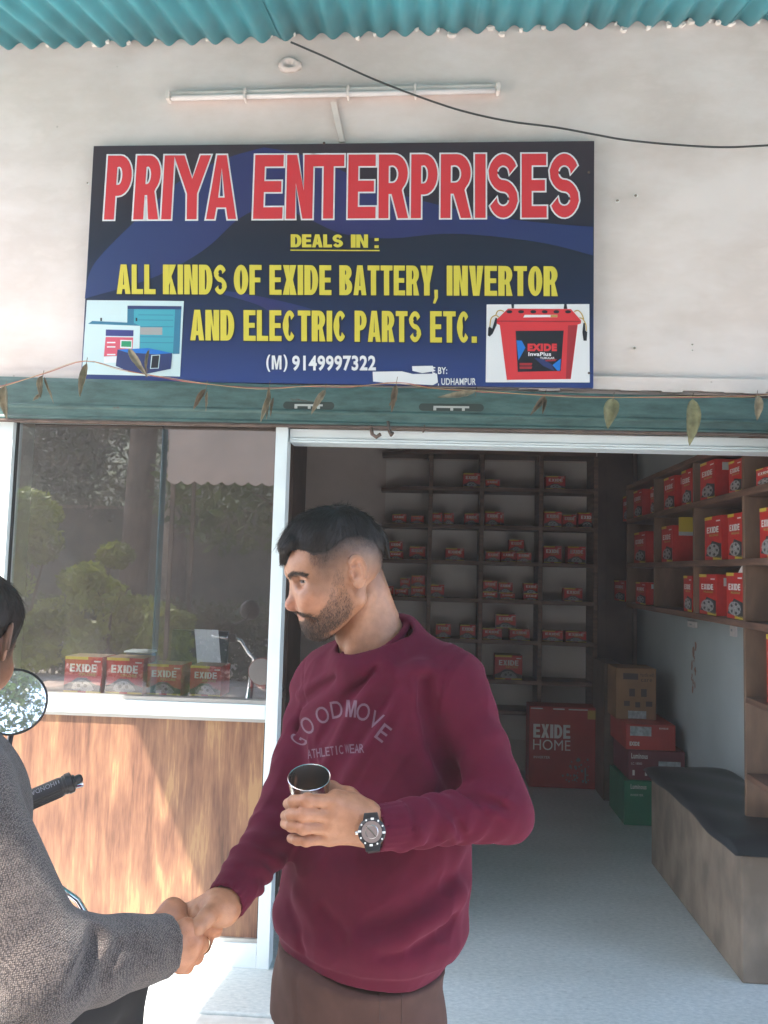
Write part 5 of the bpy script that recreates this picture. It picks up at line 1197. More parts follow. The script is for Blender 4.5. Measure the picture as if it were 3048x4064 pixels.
def handL(p):
    d = cone(p, Wp, P_(872, 1793, 1.29), .0265, .030, ((0, 1, 0), .72))
    pal = None
    for pts, rs in FL:
        m_ = P_(*pts[0]); w_ = Wp+(m_-Wp)*.12+np.array([0, 0, (m_[2]-Wp[2])*.35], f32); e = cone(p, w_, m_, .0195, rs[0]+.0012); pal = e if pal is None else su(pal, e, .016)
    d = su(d, pal, .018)
    for j, (pts, rs) in enumerate(FL):
        q = [P_(*a) for a in pts]; e = chain(p, q, rs); e = su(e, np.linalg.norm((p-q[1]), axis=1)-rs[1]-.0009, .003)
        d = su(d, e, .0030)
        d = su(d, np.linalg.norm(p-(q[0]+V3((0, -.003, 0))), axis=1)-rs[0]+.0008, .010)
        if j: pass
    th = [(788, 1752, 1.272), (752, 1722, 1.290), (716, 1704, 1.316), (690, 1706, 1.325)]
    d = su(d, chain(p, [P_(*a) for a in th], (.0185, .0150, .0115, .0095), .01), .014)
    d = su(d, cone(p, P_(760, 1735, 1.262), P_(725, 1722, 1.256), .016, .012), .015)
    # creases between the fingers' roots
    for (a, b) in (((600, 1745), (690, 1747)), ((600, 1772), (688, 1774)), ((610, 1797), (700, 1801))):
        d = ss(d, cone(p, P_(a[0], a[1], 1.212), P_(b[0], b[1], 1.222), .0008, .0003), .004)
    return d
def handR(p):
    """man's right hand in the handshake"""
    d = cone(p, WRR+(WRR-P_(460, 1985, 1.27))*0, P_(500, 1935, 1.34), .0265, .030, ((.5, .3, .8), .8))
    d = su(d, cone(p, WRR, P_(428, 1980, 1.275), .0265, .020), .02)
    d = su(d, cone(p, P_(462, 1948, 1.300), P_(404, 1972, 1.290), .017, .0145), .014)
    d = su(d, chain(p, [P_(*a) for a in ((466, 1960, 1.272), (447, 1982, 1.244), (426, 2002, 1.226), (414, 2026, 1.217))], (.0170, .0135, .0118, .0098), .008), .010)
    for k, (x, y) in enumerate(((404, 1972), (402, 1990), (404, 2010), (410, 2030))):
        d = su(d, chain(p, [P_(436, 1985+k*9, 1.29), P_(x, y, 1.292), P_(x-28, y+14, 1.285), P_(x-42, y+18, 1.262)], (.014, .0115, .0100, .0088)), .006)
    return d
hnd = lambda p: np.minimum(handL(p), handR(p))
parts_ = []
W, hfs, tone = add_head(man, HO, HA)
parts_.append((W, hfs, tone))
def plain(vs, lo=0): 
    c = np.tile(base_skin, (len(vs), 1)).astype(f32); n_ = snoise(vs, 60, 5)[:, None]; c *= 1+.06*n_; return c
nv, nf = mesh_sdf(neck, NB-np.array([.2, .15, .07], f32), NB+np.array([.14, .16, .22], f32), .003)
nt_ = plain(nv); q_ = local(nv, HO, HA)
fd = np.clip(1-(-.03-q_[:, 2])/.050, 0, 1)*np.clip((-.030-q_[:, 0])/.02, 0, 1); nt_ = nt_*(1-.75*fd[:, None])
bdw = np.clip((q_[:, 0]-.0)/.03, 0, 1)*np.clip((q_[:, 2]+.185)/.03, 0, 1); nt_ = nt_*(1-.35*bdw[:, None])
parts_.append((nv, nf, nt_))
bv, bf_ = mesh_sdf(body_core, (-.75, -2.45, -.06), (.4, -1.3, 1.6), .008); parts_.append((bv, bf_, plain(bv)))
def tips(vs, pts):
    c = plain(vs)
    for q in pts: c *= 1-np.exp(-(np.linalg.norm(vs-q, axis=1)/.009)**2)[:, None]*np.array([.02, .22, .22], f32)
    return c
lo = np.minimum(P_(600, 1840, 1.2), P_(600, 1690, 1.2))-.03; hi = P_(880, 1680, 1.36)+.03
a_, b_ = P_(600, 1850, 1.19), P_(875, 1675, 1.36)
hv, hf = mesh_sdf(handL, np.minimum(a_, b_)-.015, np.maximum(a_, b_)+.015, .0018)
parts_.append((hv, hf, tips(hv, [P_(*pts[k]) for pts, rs in FL for k in (0, 1, 3)])))
a_, b_ = P_(345, 2070, 1.18), P_(520, 1915, 1.37)
hv, hf = mesh_sdf(handR, np.minimum(a_, b_)-.02, np.maximum(a_, b_)+.02, .0018); parts_.append((hv, hf, tips(hv, [P_(414, 2026, 1.217), P_(447, 1982, 1.244)])))
vs, fs, cs = join_np(parts_); np_obj('body', vs, fs, SK, man, cs)
nm = mat('finger_nail', (.56, .33, .27), .3); q = MB()
def nail(c, n_, up_, w_, h_, par, name='fingernail'):
    c = Vector(c); n_ = Vector(n_).normalized(); u = (Vector(up_)-n_*Vector(up_).dot(n_)).normalized(); s = n_.cross(u); q = MB(); vs = []
    for i in range(6):
        for j in range(5):
            a = (j/4-.5)*2; b = i/5; ww = w_*(1 if b < .7 else 1-(b-.7)*1.2); vs.append(c+u*(b-.5)*h_+s*a*ww/2+n_*(.0012-.0022*a*a))
    q.add(vs, [(i*5+j, i*5+j+1, i*5+j+6, i*5+j+5) for i in range(5) for j in range(4)]); return under(q.build(name, nm, smooth=True), par)
tipv = Vector(P(414, 2028, 1.217)); nail(tipv+Vector((-.004, -.0085, .001)), (-.35, -1, .1), Vector(P(414, 2028, 1.217))-Vector(P(426, 2002, 1.226)), .012, .014, man)

# ---- sweatshirt
shrink = lambda p: None
def sleeve(p, a, b, ra, rb, n, amp, ph, tilt, seed):
    a = V3(a); b = V3(b); ba = b-a; L = np.linalg.norm(ba); h = np.clip(((p-a)@ba)/(L*L), 0, 1); q = (p-a)-h[:, None]*ba; dd = np.linalg.norm(q, axis=1)
    qa = q/np.maximum(dd, 1e-4)[:, None]; s_ = qa@V3((0, -.6, .8)); s2 = qa@V3((.9, -.4, .1))
    wv = np.sin(2*math.pi*(h*n+ph+tilt*s_+.25*s2+.12*np.sin(9*h+seed)+.18*snoise(p, 22, seed)))
    wv = np.sign(wv)*np.abs(wv)**.8
    return dd-(ra+(rb-ra)*h)-amp*wv*np.clip(.35+.65*snoise(p, 16, seed+1)+.3, .1, 1)
def base_sweater(p):
    d = torso(p); ztop = P(820, 1398, 1.5).z; d = si(d, p[:, 2]-ztop, .05)
    d = su(d, cone(p, P_(850, 1400, 1.49), SHL+V3((-.006, 0, -.002)), .048, .047), .06); d = su(d, cone(p, P_(790, 1420, 1.52), SHR, .046, .050), .05)
    return d
fold_px = [  # polyline in picture pixels, amplitude (+ ridge / - valley), width
 ([(842, 1432), (800, 1490), (758, 1545), (722, 1610), (700, 1665)], .010, .010), ([(815, 1450), (760, 1500), (712, 1560), (690, 1600)], -.007, .010),
 ([(785, 1448), (735, 1490), (690, 1522), (650, 1548)], .008, .010), ([(745, 1450), (700, 1480), (655, 1520)], -.006, .009), ([(720, 1455), (680, 1475), (645, 1500)], .006, .008),
 ([(880, 1450), (845, 1530), (800, 1600), (765, 1655), (735, 1700)], .008, .012), ([(862, 1480), (820, 1545), (775, 1610)], -.007, .011),
 ([(905, 1440), (893, 1500), (880, 1560), (868, 1620)], .010, .016), ([(915, 1475), (922, 1540), (935, 1600), (960, 1655), (980, 1690)], -.020, .014), ([(905, 1560), (905, 1620), (930, 1680)], .008, .018),
 ([(668, 1600), (672, 1650), (668, 1690)], .006, .006), ([(690, 1625), (695, 1665)], .005, .005), ([(650, 1540), (643, 1600), (640, 1660)], -.010, .008),
 ([(700, 1690), (760, 1700), (840, 1690)], -.006, .02),
 ([(990, 1930), (930, 1985), (860, 2030), (770, 2045)], .012, .022), ([(1000, 1880), (940, 1930), (870, 1985), (800, 2010)], -.010, .022), ([(975, 1990), (910, 2035), (830, 2060)], -.007, .014),
 ([(640, 1930), (680, 1990), (700, 2040)], .006, .016), ([(625, 1960), (650, 2010), (655, 2050)], -.006, .012), ([(700, 1960), (740, 2010), (760, 2040)], -.005, .012),
 ([(990, 1850), (985, 1900)], .006, .02), ([(660, 1880), (740, 1900), (830, 1890)], .004, .03)]
_fold = [([march(base_sweater, *q) for q in pts], a, w_) for pts, a, w_ in fold_px]
def fsleeveL(p):
    up_ = sleeve(p, SHL, ELL, .053, .046, 3.2, .0030, .1, .5, 1); fo = sleeve(p, ELL, WRL+(ELL-WRL)*.20, .045, .0375, 5.2, .0055, .35, .62, 2)
    d = su(up_, fo, .03); return d
def fsleeveR(p):
    up_ = sleeve(p, SHR, ELR, .054, .048, 4.2, .0030, .4, -.8, 5); fo = sleeve(p, ELR, WRR+(ELR-WRR)*.22, .050, .0385, 4.3, .0042, .0, -.9, 6)
    return su(up_, fo, .028)
cL0, cL1 = WRL+(ELL-WRL)*.02, WRL+(ELL-WRL)*.22; cR0, cR1 = WRR+(ELR-WRR)*.06, WRR+(ELR-WRR)*.27
def cuff(p, a, b, r0, r1, nr):
    ba = b-a; L = np.linalg.norm(ba); u = ba/L; t = (p-a)@u; q = (p-a)-t[:, None]*u; dd = np.linalg.norm(q, axis=1)
    w_ = np.cross(u, V3((0, 0, 1))); w_ /= np.linalg.norm(w_); v_ = np.cross(u, w_); an = np.arctan2(q@v_, q@w_)
    h = np.clip(t/L, 0, 1); d = dd-(r0+(r1-r0)*h)-.0011*np.sin(an*nr)+.004*np.clip(h-.8, 0, 1)*5*0
    return np.maximum(d, np.maximum(-t, t-L*1.02))
crease_el = [([P_(1002, 1712, 1.32), P_(1045, 1752, 1.30), P_(1085, 1785, 1.32)], -.006, .0065), ([P_(955, 1728, 1.29), P_(987, 1770, 1.275), P_(1003, 1808, 1.29)], -.010, .006), ([P_(1030, 1707, 1.33), P_(1090, 1726, 1.31), P_(1120, 1750, 1.33)], .010, .009), ([P_(880, 1740, 1.25), P_(905, 1775, 1.24), P_(915, 1825, 1.26)], .006, .008),
    ([P_(985, 1716, 1.33), P_(1030, 1722, 1.31), P_(1075, 1735, 1.31), P_(1100, 1748, 1.32)], -.007, .007), ([P_(975, 1735, 1.32), P_(1010, 1760, 1.305), P_(1035, 1790, 1.31)], -.008, .007), ([P_(1020, 1742, 1.30), P_(1075, 1760, 1.30), P_(1120, 1790, 1.33)], .006, .008),
    ([P_(905, 1740, 1.26), P_(935, 1770, 1.25), P_(950, 1810, 1.27)], -.008, .007), ([P_(940, 1735, 1.27), P_(972, 1770, 1.26), P_(985, 1815, 1.28)], .006, .008)]
ZH = zz(2048, 1.45); fdir = P_(842, 1432, 1.42)-P_(700, 1665, 1.40); fdir = fdir/np.linalg.norm(fdir)
def sweater(p):
    d = base_sweater(p)
    d = su(d, yoke(p)-.0135, .05)
    L = fsleeveL(p); Rr = fsleeveR(p)
    d = su(d, L, .022); d = su(d, Rr, .02)
    for pts, a, w_ in _fold+crease_el:
        lo_ = np.min(pts, 0)-3*w_; hi_ = np.max(pts, 0)+3*w_; m = ((p > lo_) & (p < hi_)).all(1)
        if m.any(): d[m] -= a*np.exp(-(segd(p[m], pts)/w_)**2)*np.clip(1.1+.5*snoise(p[m], 18, 9), .3, 1.5)
    d = d-.0022*snoise(p, 26, 11)-.0012*snoise(p, 60, 12)
    pf = p+np.outer(p@fdir, fdir)*(-.80); rg = 1-np.abs(snoise(pf, 52, 41)); d = d-.0042*(np.clip(rg, 0, 1)**4-.25)*np.clip(.5+.9*snoise(p, 9, 42), 0, 1)
    # armhole seams
    for c_, n_, r_ in ((SHL+(ELL-SHL)*.04, (ELL-SHL)*.5+V3((.25, -.1, .05)), .075), (SHR+(ELR-SHR)*.04, (ELR-SHR)*.5+V3((-.25, .1, .05)), .072)):
        n_ = n_/np.linalg.norm(n_); t = (p-c_)@n_; near = np.linalg.norm(p-c_, axis=1) < r_+.03; d = d+near*.0022*np.exp(-(t/.0022)**2)
    # hem band: ribbed and tucked in
    hb2 = np.clip((ZH-p[:, 2])/.010, 0, 1); an = np.arctan2((p[:, 1]-(-1.73)), (p[:, 0]-.0)); d = d-.007*np.exp(-((p[:, 2]-ZH-.022)/.022)**2)*(p[:, 2] > ZH-.03)+.007*hb2
    tor = p[:, 2] < zz(2050); bot = zz(2124, 1.40)+.010*np.sin(an*2+.6)
    # hollow shirt, open at hem and neck
    ztop_cut = ((p-ncen)@ndir)
    d = np.minimum(d, cuff(p, cL0, cL1, .0350, .0375, 20)); d = np.minimum(d, cuff(p, cR0, cR1, .0350, .037, 20))
    plug = cone(p, ncen-ndir*.03, ncen+ndir*.2, 0, 0)
    q = (p-ncen); k = np.sqrt(((q@e1)/(e1@e1))**2+((q@e2)/(e2@e2))**2); hole = np.maximum((k-1)*.05, -(ztop_cut+.035)); d = ss(d, hole, .006)
    col_ = collar(p)-.0072-.0006*np.sin(60*np.arctan2(q@e2, q@e1)/1.0*1.0); d = su(d, col_, .003)
    d = np.maximum(d, bot-p[:, 2])
    # inside of the sleeves' ends
    for a, u in ((cL0, WRL-ELL), (cR0, WRR-ELR)):
        u = u/np.linalg.norm(u); t = (p-a)@u; rr_ = np.linalg.norm((p-a)-t[:, None]*u, axis=1); d = np.maximum(d, -np.maximum(rr_-.0290, -(t+.010)))
    return d
fab = mat('maroon_fleece', (.082, .0062, .0215), .92, spec=.12, var=.06, scale=40, bump=.0012, bscale=380, sheen=.10)
fab.node_tree.nodes['Principled BSDF'].inputs['Sheen Tint'].default_value = (.7, .3, .4, 1)
fab.node_tree.nodes['Principled BSDF'].inputs['Sheen Roughness'].default_value = .5
sv, sf = mesh_sdf(sweater, (-.52, -2.16, .66), (.36, -1.44, 1.56), .0038)
swo = np_obj('sweatshirt', sv, sf, fab, man)
# printed lettering laid on the cloth
svb = BVHTree.FromPolygons([tuple(v) for v in sv], [tuple(f) for f in sf])
def on_cloth(px, py, lift=.0012):
    r = ray(px, py); h, n_, i, dd = svb.ray_cast(CAM, r.normalized()); 
    if h is None: return P(px, py, 1.4)
    return h-r.normalized()*lift
prm = mat('faded_grey_print', (.135, .068, .10), .8)
def cloth_text(ch, cx_, cy_, w_, h_, rot, bold=.01, shear=0, sq=1):
    v, f = glyphs(ch, bold); bm = bmesh.new(); bv_ = [bm.verts.new((a, b, 0)) for a, b in v]
    for q in f:
        try: bm.faces.new([bv_[i] for i in q])
        except ValueError: pass
    bmesh.ops.triangulate(bm, faces=bm.faces)
    for it in range(3):
        es = [e for e in bm.edges if (Vector((e.verts[0].co.x*w_, e.verts[0].co.y*h_, 0))-Vector((e.verts[1].co.x*w_, e.verts[1].co.y*h_, 0))).length > 3.0]
        if not es: break
        bmesh.ops.subdivide_edges(bm, edges=es, cuts=1); bmesh.ops.triangulate(bm, faces=bm.faces)
    c, s = math.cos(R(rot)), math.sin(R(rot)); q = MB(); vs = []
    for v_ in bm.verts:
        x = (v_.co.x-.5)*w_; y = -(v_.co.y-.5)*h_; vs.append(on_cloth(cx_+x*c-y*s, cy_+x*s+y*c))
    bm.verts.index_update(); q.add(vs, [[w.index for w in fa.verts] for fa in bm.faces]); bm.free()
    o = q.build('printed_letter', prm, recalc=False); under(o, man)
Z4 = lambda x, y: (598.7+.1804*x, 1442.4+.1804*y)
for ch, x, y, w_, h_, rot in (('G', 255, 868, 16, 38, -62), ('O', 360, 692, 25, 38, -28), ('O', 540, 566, 28, 37, -20), ('D', 712, 500, 25, 37, -10), ('M', 885, 490, 23, 37, 4), ('O', 1030, 530, 29, 38, 10), ('V', 1180, 628, 26, 37, 28), ('E', 1270, 782, 22, 38, 37)):
    cx_, cy_ = Z4(x, y); cloth_text(ch, cx_, cy_, w_, h_, rot, .004)
for i, ch in enumerate('ATHLETIC'):
    cx_, cy_ = Z4(386+i*54, 1033-i*7.5); cloth_text(ch, cx_, cy_, 8.6 if ch != 'I' else 2.6, 19.5, -7, .012)
for i, ch in enumerate('WEAR'):
    cx_, cy_ = Z4(838+i*58, 972-i*2), None
    cx_, cy_ = cx_; cloth_text(ch, cx_, cy_, 10, 19.5, -3, .012)

# ---- trousers and shoes
hp = P_(770, 2150, 1.52)
def trousers(p):
    d = torso(p, -.004); d = np.maximum(d, p[:, 2]-zz(2070, 1.5))
    d = np.maximum(d, zz(2190)-p[:, 2]-.02)
    for s in (1, -1):
        h0 = hp+bL*.088*s+np.array([0, 0, -.02], f32); kn = h0+bF*.03+bL*.02*s; kn[2] = .5; an = kn-bF*.03; an[2] = .07
        lg = su(cone(p, h0, kn, .098, .072), cone(p, kn, an, .072, .060), .03); d = su(d, lg, .05)
    d = su(d, cone(p, hp+bF*.06+np.array([0, 0, .05], f32), hp+bF*.045+np.array([0, 0, -.09], f32), .07, .05), .06)
    # centre crease and a few drags
    t_ = (p-hp)@bL; d = d+.003*np.exp(-((t_+.004)/.004)**2)*(p[:, 2] > hp[2]-.12)*(((p-hp)@bF) > 0)
    d = d-.0035*snoise(p*np.array([1, 1, .5], f32), 30, 21)
    return d
trm = mat('brown_trouser_cloth', (.075, .040, .034), .9, spec=.2, var=.1, scale=30, bump=.0008, bscale=300)
tv, tf = mesh_sdf(trousers, (-.36, -2.1, .03), (.30, -1.4, .98), .0065); np_obj('trousers', tv, tf, trm, man)
def stitch(pts, name='seam'):
    q = MB(); c = []
    tb_ = BVHTree.FromPolygons([tuple(v) for v in tv], [tuple(f) for f in tf])
    for x, y in pts:
        r = ray(x, y).normalized(); h = tb_.ray_cast(CAM, r)[0]
        if h: c.append(h-r*.0006)
    if len(c) > 1: q.tube(c, .0011, 4); under(q.build(name, mat('seam_brown', (.06, .03, .025), .9)), man)
stitch([(820, y) for y in range(2146, 2215, 8)]); stitch([(868, y) for y in range(2142, 2215, 8)])
shm = mat('dark_shoe', (.03, .028, .028), .4)
for s in (1, -1):
    an = hp+bL*.108*s; an[2] = .0
    def shoe(p, an=an):
        a = an+bF*-.03+np.array([0, 0, .045], f32); b = an+bF*.17+np.array([0, 0, .030], f32); d = su(cone(p, a, b, .046, .034), cone(p, a, a+np.array([0, 0, .05], f32), .042, .045), .03); return np.maximum(d, .0-p[:, 2])
    v, f = mesh_sdf(shoe, an-.2, an+np.array([.25, .25, .2], f32), .006); np_obj('shoe', v+np.array([0, 0, -.012], f32), f, shm, man)

# ---- wristwatch (a part of him) and the steel cup (held: a thing of its own)
wn = (P(800, 1790, 1.258)-CAM).normalized(); wc = Vector(P(803, 1797, 1.224)); wx = -wn
blk = mat('watch_black', (.015, .015, .017), .35); dial = mat('watch_dial', (.28, .22, .20), .3, metal=.3); stl = mat('bright_steel', (.75, .73, .70), .2, metal=1)
q = MB(); q.lathe(wc-wx*.004, wx, [(0, .0195), (.002, .0215), (.008, .0215), (.0095, .0200), (.0100, .0165)], 36); wt = under(q.build('wristwatch', blk, smooth='auto'), man)
def wpart(q, name, m, **k): o = q.build(name, m, **k); o.parent = wt; return o
q = MB(); q.lathe(wc+wx*.0062, wx, [(0, .0158), (.0004, .0158)], 32); wpart(q, 'dial', dial)
wu = _U-_R*.05; wr_ = wx.cross(wu).normalized(); wu = wr_.cross(wx).normalized()
if wr_.dot(_R) < 0: wr_ = -wr_
q = MB()
for k in range(12):
    a = k*math.pi/6+.1; c = wc+wx*.0064+(wr_*math.sin(a)+wu*math.cos(a))*.0188
    if k % 3: q.lathe(c, wx, [(0, .0015), (.0008, .0013)], 8)
    else: q.obox(c+wx*.0003, (wr_, wu, wx), (.0024, .0015, .0006))
o = wpart(q, 'hour_markers', mat('watch_lume', (.75, .76, .74), .5)); o['kind'] = 'stuff'
def hand_(ang, l_, w_, nm_='watch_hand'):
    d_ = wr_*math.sin(ang)+wu*math.cos(ang); q = MB(); q.obox(wc+wx*.0073+d_*l_*.35, (d_, wx.cross(d_), wx), (l_*.65, w_, .0003)); wpart(q, nm_, stl)
hand_(-.75, .012, .0007); hand_(2.45, .009, .0006)
q = MB(); 
for k in range(28):
    a = k*.2244; 
q.tube([wc+wx*.0068+(wr_*math.sin(a)+wu*math.cos(a))*.0095 for a in np.linspace(0, 6.283, 25)], .0005, 4); wpart(q, 'dial_ring', stl)
q = MB(); q.lathe(wc-wr_*.0215, -wr_, [(0, .0028), (.004, .0028), (.0045, .002)], 12); wpart(q, 'crown', stl, smooth='auto')
ax_ = Vector(WRL-ELL).normalized(); q = MB(); wctr = Vector(Wp)+Vector(P(805, 1790, 1.26)-P(800, 1787, 1.258))
sd1 = ax_.cross(wu).normalized(); pts = []; n = 40
ring_v = []
for i in range(n):
    a = 2*math.pi*i/n; 
    rr_ = 1.0
    c = wctr+wx*(.0255*math.cos(a))+wu*(.0325*math.sin(a)); o_ = (wx*.0325*math.cos(a)+wu*.0255*math.sin(a)).normalized()
    for k, (da, dr) in enumerate(((-.010, 0), (-.010, .003), (.010, .003), (.010, 0))): ring_v.append(c+ax_*(-da)+o_*dr)
q.add(ring_v, [(i*4+k, i*4+(k+1) % 4, ((i+1) % n)*4+(k+1) % 4, ((i+1) % n)*4+k) for i in range(n) for k in range(4)])
for i in range(0): pass
wpart(q, 'strap', blk, smooth='auto')
for s in (1, -1):
    q = MB(); q.slab([wc+wu*s*.017-wr_*.013, wc+wu*s*.017+wr_*.013, wc+wu*s*.028+wr_*.0105, wc+wu*s*.028-wr_*.0105], wx*.005); wpart(q, 'lug', blk, bevel=.001)

cupax = (Vector((0, 0, 1))*.86+Vector(_R)*-.055-Vector((CAM-Vector(CUPC)))*-.30).normalized()
cup = thing('steel_cup', Vector(CUPC)-cupax*.095, 'plain steel tumbler held in the bearded man\'s left hand', 'cup')
steel = mat('brushed_steel', (.60, .58, .56), .22, metal=1, bump=.0004, bscale=200, stretch=(1, 1, .1))
rim = .0345; prof = [(0, .024), (.002, .0265), (.06, .0305), (.095, rim), (.0957, rim+.0006), (.0962, rim), (.0955, rim-.0012), (.06, .0292), (.008, .0255), (.006, .001)]
q = MB(); q.lathe(Vector(CUPC)-cupax*.095, cupax, prof, 56, True, True); under(q.build('cup_body', steel, smooth='auto'), cup)
q = MB(); q.lathe(Vector(CUPC)-cupax*.075, cupax, [(0, .002), (.0001, .0268)], 32, True, False); under(q.build('tea', mat('milky_tea', (.25, .13, .07), .2)), cup)
# ================================================================== SEATED MAN ON THE LEFT (tweed jacket)
pa = thing('person', (P(-120, 1800, 1.08).x, P(-120, 1800, 1.08).y, 0), 'dark-haired man in grey tweed jacket at the left edge, reaching out to shake hands', 'person')
oH = P(-92, 1334, 1.20); cd2 = (CAM-oH).normalized()
HA2 = frame(_R*.42-cd2*.90+_U*-.05, -_R*.9-cd2*.4)
def hair2_bound(p): return hbound(p)
_HBs = HB.copy()
HB = np.array([(-.2, -.105), (-.085, -.100), (-.074, -.095), (-.062, -.085), (-.045, -.060), (-.015, -.030), (.010, -.045), (.030, -.040), (.050, -.012), (.070, .010), (.090, .022), (.108, .03), (.118, .03), (.128, .03), (.2, .03)])
W2, hf2, tn2 = add_head(pa, oH, HA2, beard=.0, dens=.8, seed=40)
HB = _HBs
pp2 = [(W2, hf2, tn2)]
S2L, S2R = P_(-260, 1640, 1.20), P_(-118, 1722, 1.03)
E2, W2r = P_(72, 2098, 1.03), P_(352, 2042, 1.205)
HP2 = V3((S2R+S2L)/2); HP2 = HP2+V3((-.02, -.02, 0)); HP2[2] = .86
def nk2(p): return su(cone(p, V3(oH)+V3((0, 0, -.07)), (S2L+S2R)/2+V3((0, 0, .03)), .054, .062), cone(p, (S2L+S2R)/2+V3((0, 0, .02)), S2R, .05, .04), .05)
v, f = mesh_sdf(nk2, V3(oH)-.24, V3(oH)+.2, .004); pp2.append((v, f, plain(v)))
def core2(p):
    d = cone(p, (S2L+S2R)/2+V3((0, 0, -.04)), HP2, .135, .13); d = su(d, cone(p, S2L, S2R, .055, .055), .05); d = su(d, cone(p, S2R, E2, .05, .04), .03); d = su(d, cone(p, E2, W2r, .04, .027), .03)
    e = S2L+V3((-.06, .02, -.28)); d = su(d, cone(p, S2L, e, .05, .04), .03); d = su(d, cone(p, e, e+V3((.03, .25, .02)), .04, .03), .03)
    for s in (-1, 1):
        kn = HP2+V3((s*.17, .42, -.02)); ft = kn+V3((0, -.02, -.46)); ft[2] = .09; d = su(d, cone(p, HP2+V3((s*.09, .02, 0)), kn, .085, .058), .04); d = su(d, cone(p, kn, ft, .055, .04), .03); d = su(d, cone(p, ft, ft+V3((0, .14, -.04)), .04, .03), .03)
    return d
v, f = mesh_sdf(core2, HP2+V3((-.5, -.35, -.95)), HP2+V3((.75, .75, .62)), .009); pp2.append((v, f, plain(v)))
K = [P_(403, 2006, 1.222), P_(418, 2034, 1.222), P_(409, 2058, 1.222), P_(392, 2080, 1.222)]
def hand2(p):
    d = cone(p, W2r, E2+(W2r-E2)*.75, .0265, .030, ((.3, 1, .2), .75))
    pal = None
    for k_, q in enumerate(K):
        e = cone(p, W2r+(q-W2r)*.12, q, .0200, (.0150, .0155, .0145, .0130)[k_]); pal = e if pal is None else su(pal, e, .014)
    d = su(d, pal, .016)
    for q in K: d = su(d, np.linalg.norm(p-(q+V3((.001, -.003, .0))), axis=1)-.0125, .010)
    d = su(d, chain(p, [P_(346, 1998, 1.245), P_(372, 1968, 1.262), P_(398, 1972, 1.292), P_(418, 1985, 1.31)], (.0200, .0178, .0135, .0105), .008), .014)
    d = su(d, cone(p, P_(372, 1975, 1.262), P_(392, 2000, 1.245), .017, .015), .014)
    for pts, r_ in (([(403, 2006, 1.222), (436, 2008, 1.262), (466, 2006, 1.292), (468, 2012, 1.30)], (.0140, .0118, .0104, .0092)),
                    ([(418, 2034, 1.222), (439, 2043, 1.250), (446, 2032, 1.285), (452, 2020, 1.31)], (.0145, .0118, .0104, .0092)),
                    ([(409, 2058, 1.222), (424, 2067, 1.248), (428, 2052, 1.285), (436, 2036, 1.31)], (.0138, .0112, .0100, .0090)),
                    ([(392, 2080, 1.222), (404, 2088, 1.246), (408, 2070, 1.28), (416, 2052, 1.30)], (.0122, .0100, .0088, .008))):
        d = su(d, chain(p, [P_(*a) for a in pts], r_, .004), .005)
    return d
a_, b_ = P_(300, 2140, 1.16)+V3((0, 0, -.06)), P_(490, 1935, 1.38)+V3((0, 0, .10))
v, f = mesh_sdf(hand2, np.minimum(a_, b_)-.02, np.maximum(a_, b_)+.02, .0018); tt = tips(v, [K[0], K[1], K[2], K[3]])*np.array([1.02, .93, .88], f32); pp2.append((v, f, tt))
vs, fs, cs = join_np(pp2); np_obj('body', vs, fs, SK, pa, cs)
q = MB(); c1, c2 = Vector(P(432, 2041, 1.240)), Vector(P(443, 2043, 1.256)); ax_ = (c2-c1).normalized(); mid = (c1+c2)/2
q.lathe(mid-ax_*.002, ax_, [(0, .0122), (.0005, .0134), (.0035, .0134), (.004, .0122)], 28, False, False); under(q.build('finger_ring', mat('gold_ring', (.75, .60, .35), .2, metal=1), smooth='auto'), pa)
def jacket(p):
    sh = (S2L+S2R)/2
    d = cone(p, sh+V3((0, 0, -.07)), HP2+V3((0, 0, -.02)), .170, .165); d = su(d, cone(p, S2L, S2R, .070, .072), .07)
    aa = cone(p, S2R, E2, .080, .074); ff = cone(p, E2, W2r+(E2-W2r)*.02, .070, .0465)
    a = E2; ba = W2r-E2; L = np.linalg.norm(ba); h = np.clip(((p-a)@ba)/(L*L), 0, 1)
    ff = ff-.0040*np.sin(2*math.pi*(h*2.6+.5*((p-a)@V3((0, .3, 1)))*9)+1.)*np.clip(1-h, 0, 1)
    d = su(d, aa, .03); d = su(d, ff, .022)
    e = S2L+V3((-.06, .02, -.28)); d = su(d, cone(p, S2L, e, .075, .062), .03); d = su(d, cone(p, e, e+V3((.03, .22, .02)), .06, .048), .03)
    # crook of the elbow
    for pts, A_, w_ in (([P_(205, 2028, 1.06), P_(186, 2080, 1.03), P_(172, 2130, 1.0)], -.020, .011), ([P_(150, 1960, .98), P_(168, 2040, .98), P_(160, 2110, .97)], .006, .018), ([P_(300, 2020, 1.15), P_(250, 2050, 1.08), P_(225, 2100, 1.05)], -.007, .012), ([P_(330, 2000, 1.17), P_(288, 2026, 1.12), P_(262, 2030, 1.1)], .007, .010), ([P_(20, 1760, .95), P_(60, 1850, .94), P_(80, 1950, .94)], .006, .03)):
        d = d-A_*np.exp(-(segd(p, pts)/w_)**2)
    d = d-.0035*snoise(p, 15, 31)-.0012*snoise(p, 50, 32)
    hole = cone(p, V3(oH)+V3((0, 0, -.16)), V3(oH), .062, .075); d = ss(d, hole, .012)
    u = (W2r-E2)/L; t = (p-W2r)@u; rr_ = np.linalg.norm((p-W2r)-t[:, None]*u, axis=1)
    d = np.maximum(d, np.where(np.linalg.norm(p-W2r, axis=1) < .15, t-.003, -1)); d = np.maximum(d, -np.maximum(rr_-.0350, -(t+.010))*1.)
    return np.maximum(d, .70-p[:, 2])
tw = mat('tweed_cloth', (.10, .095, .10), .95, spec=.12, sheen=.2)
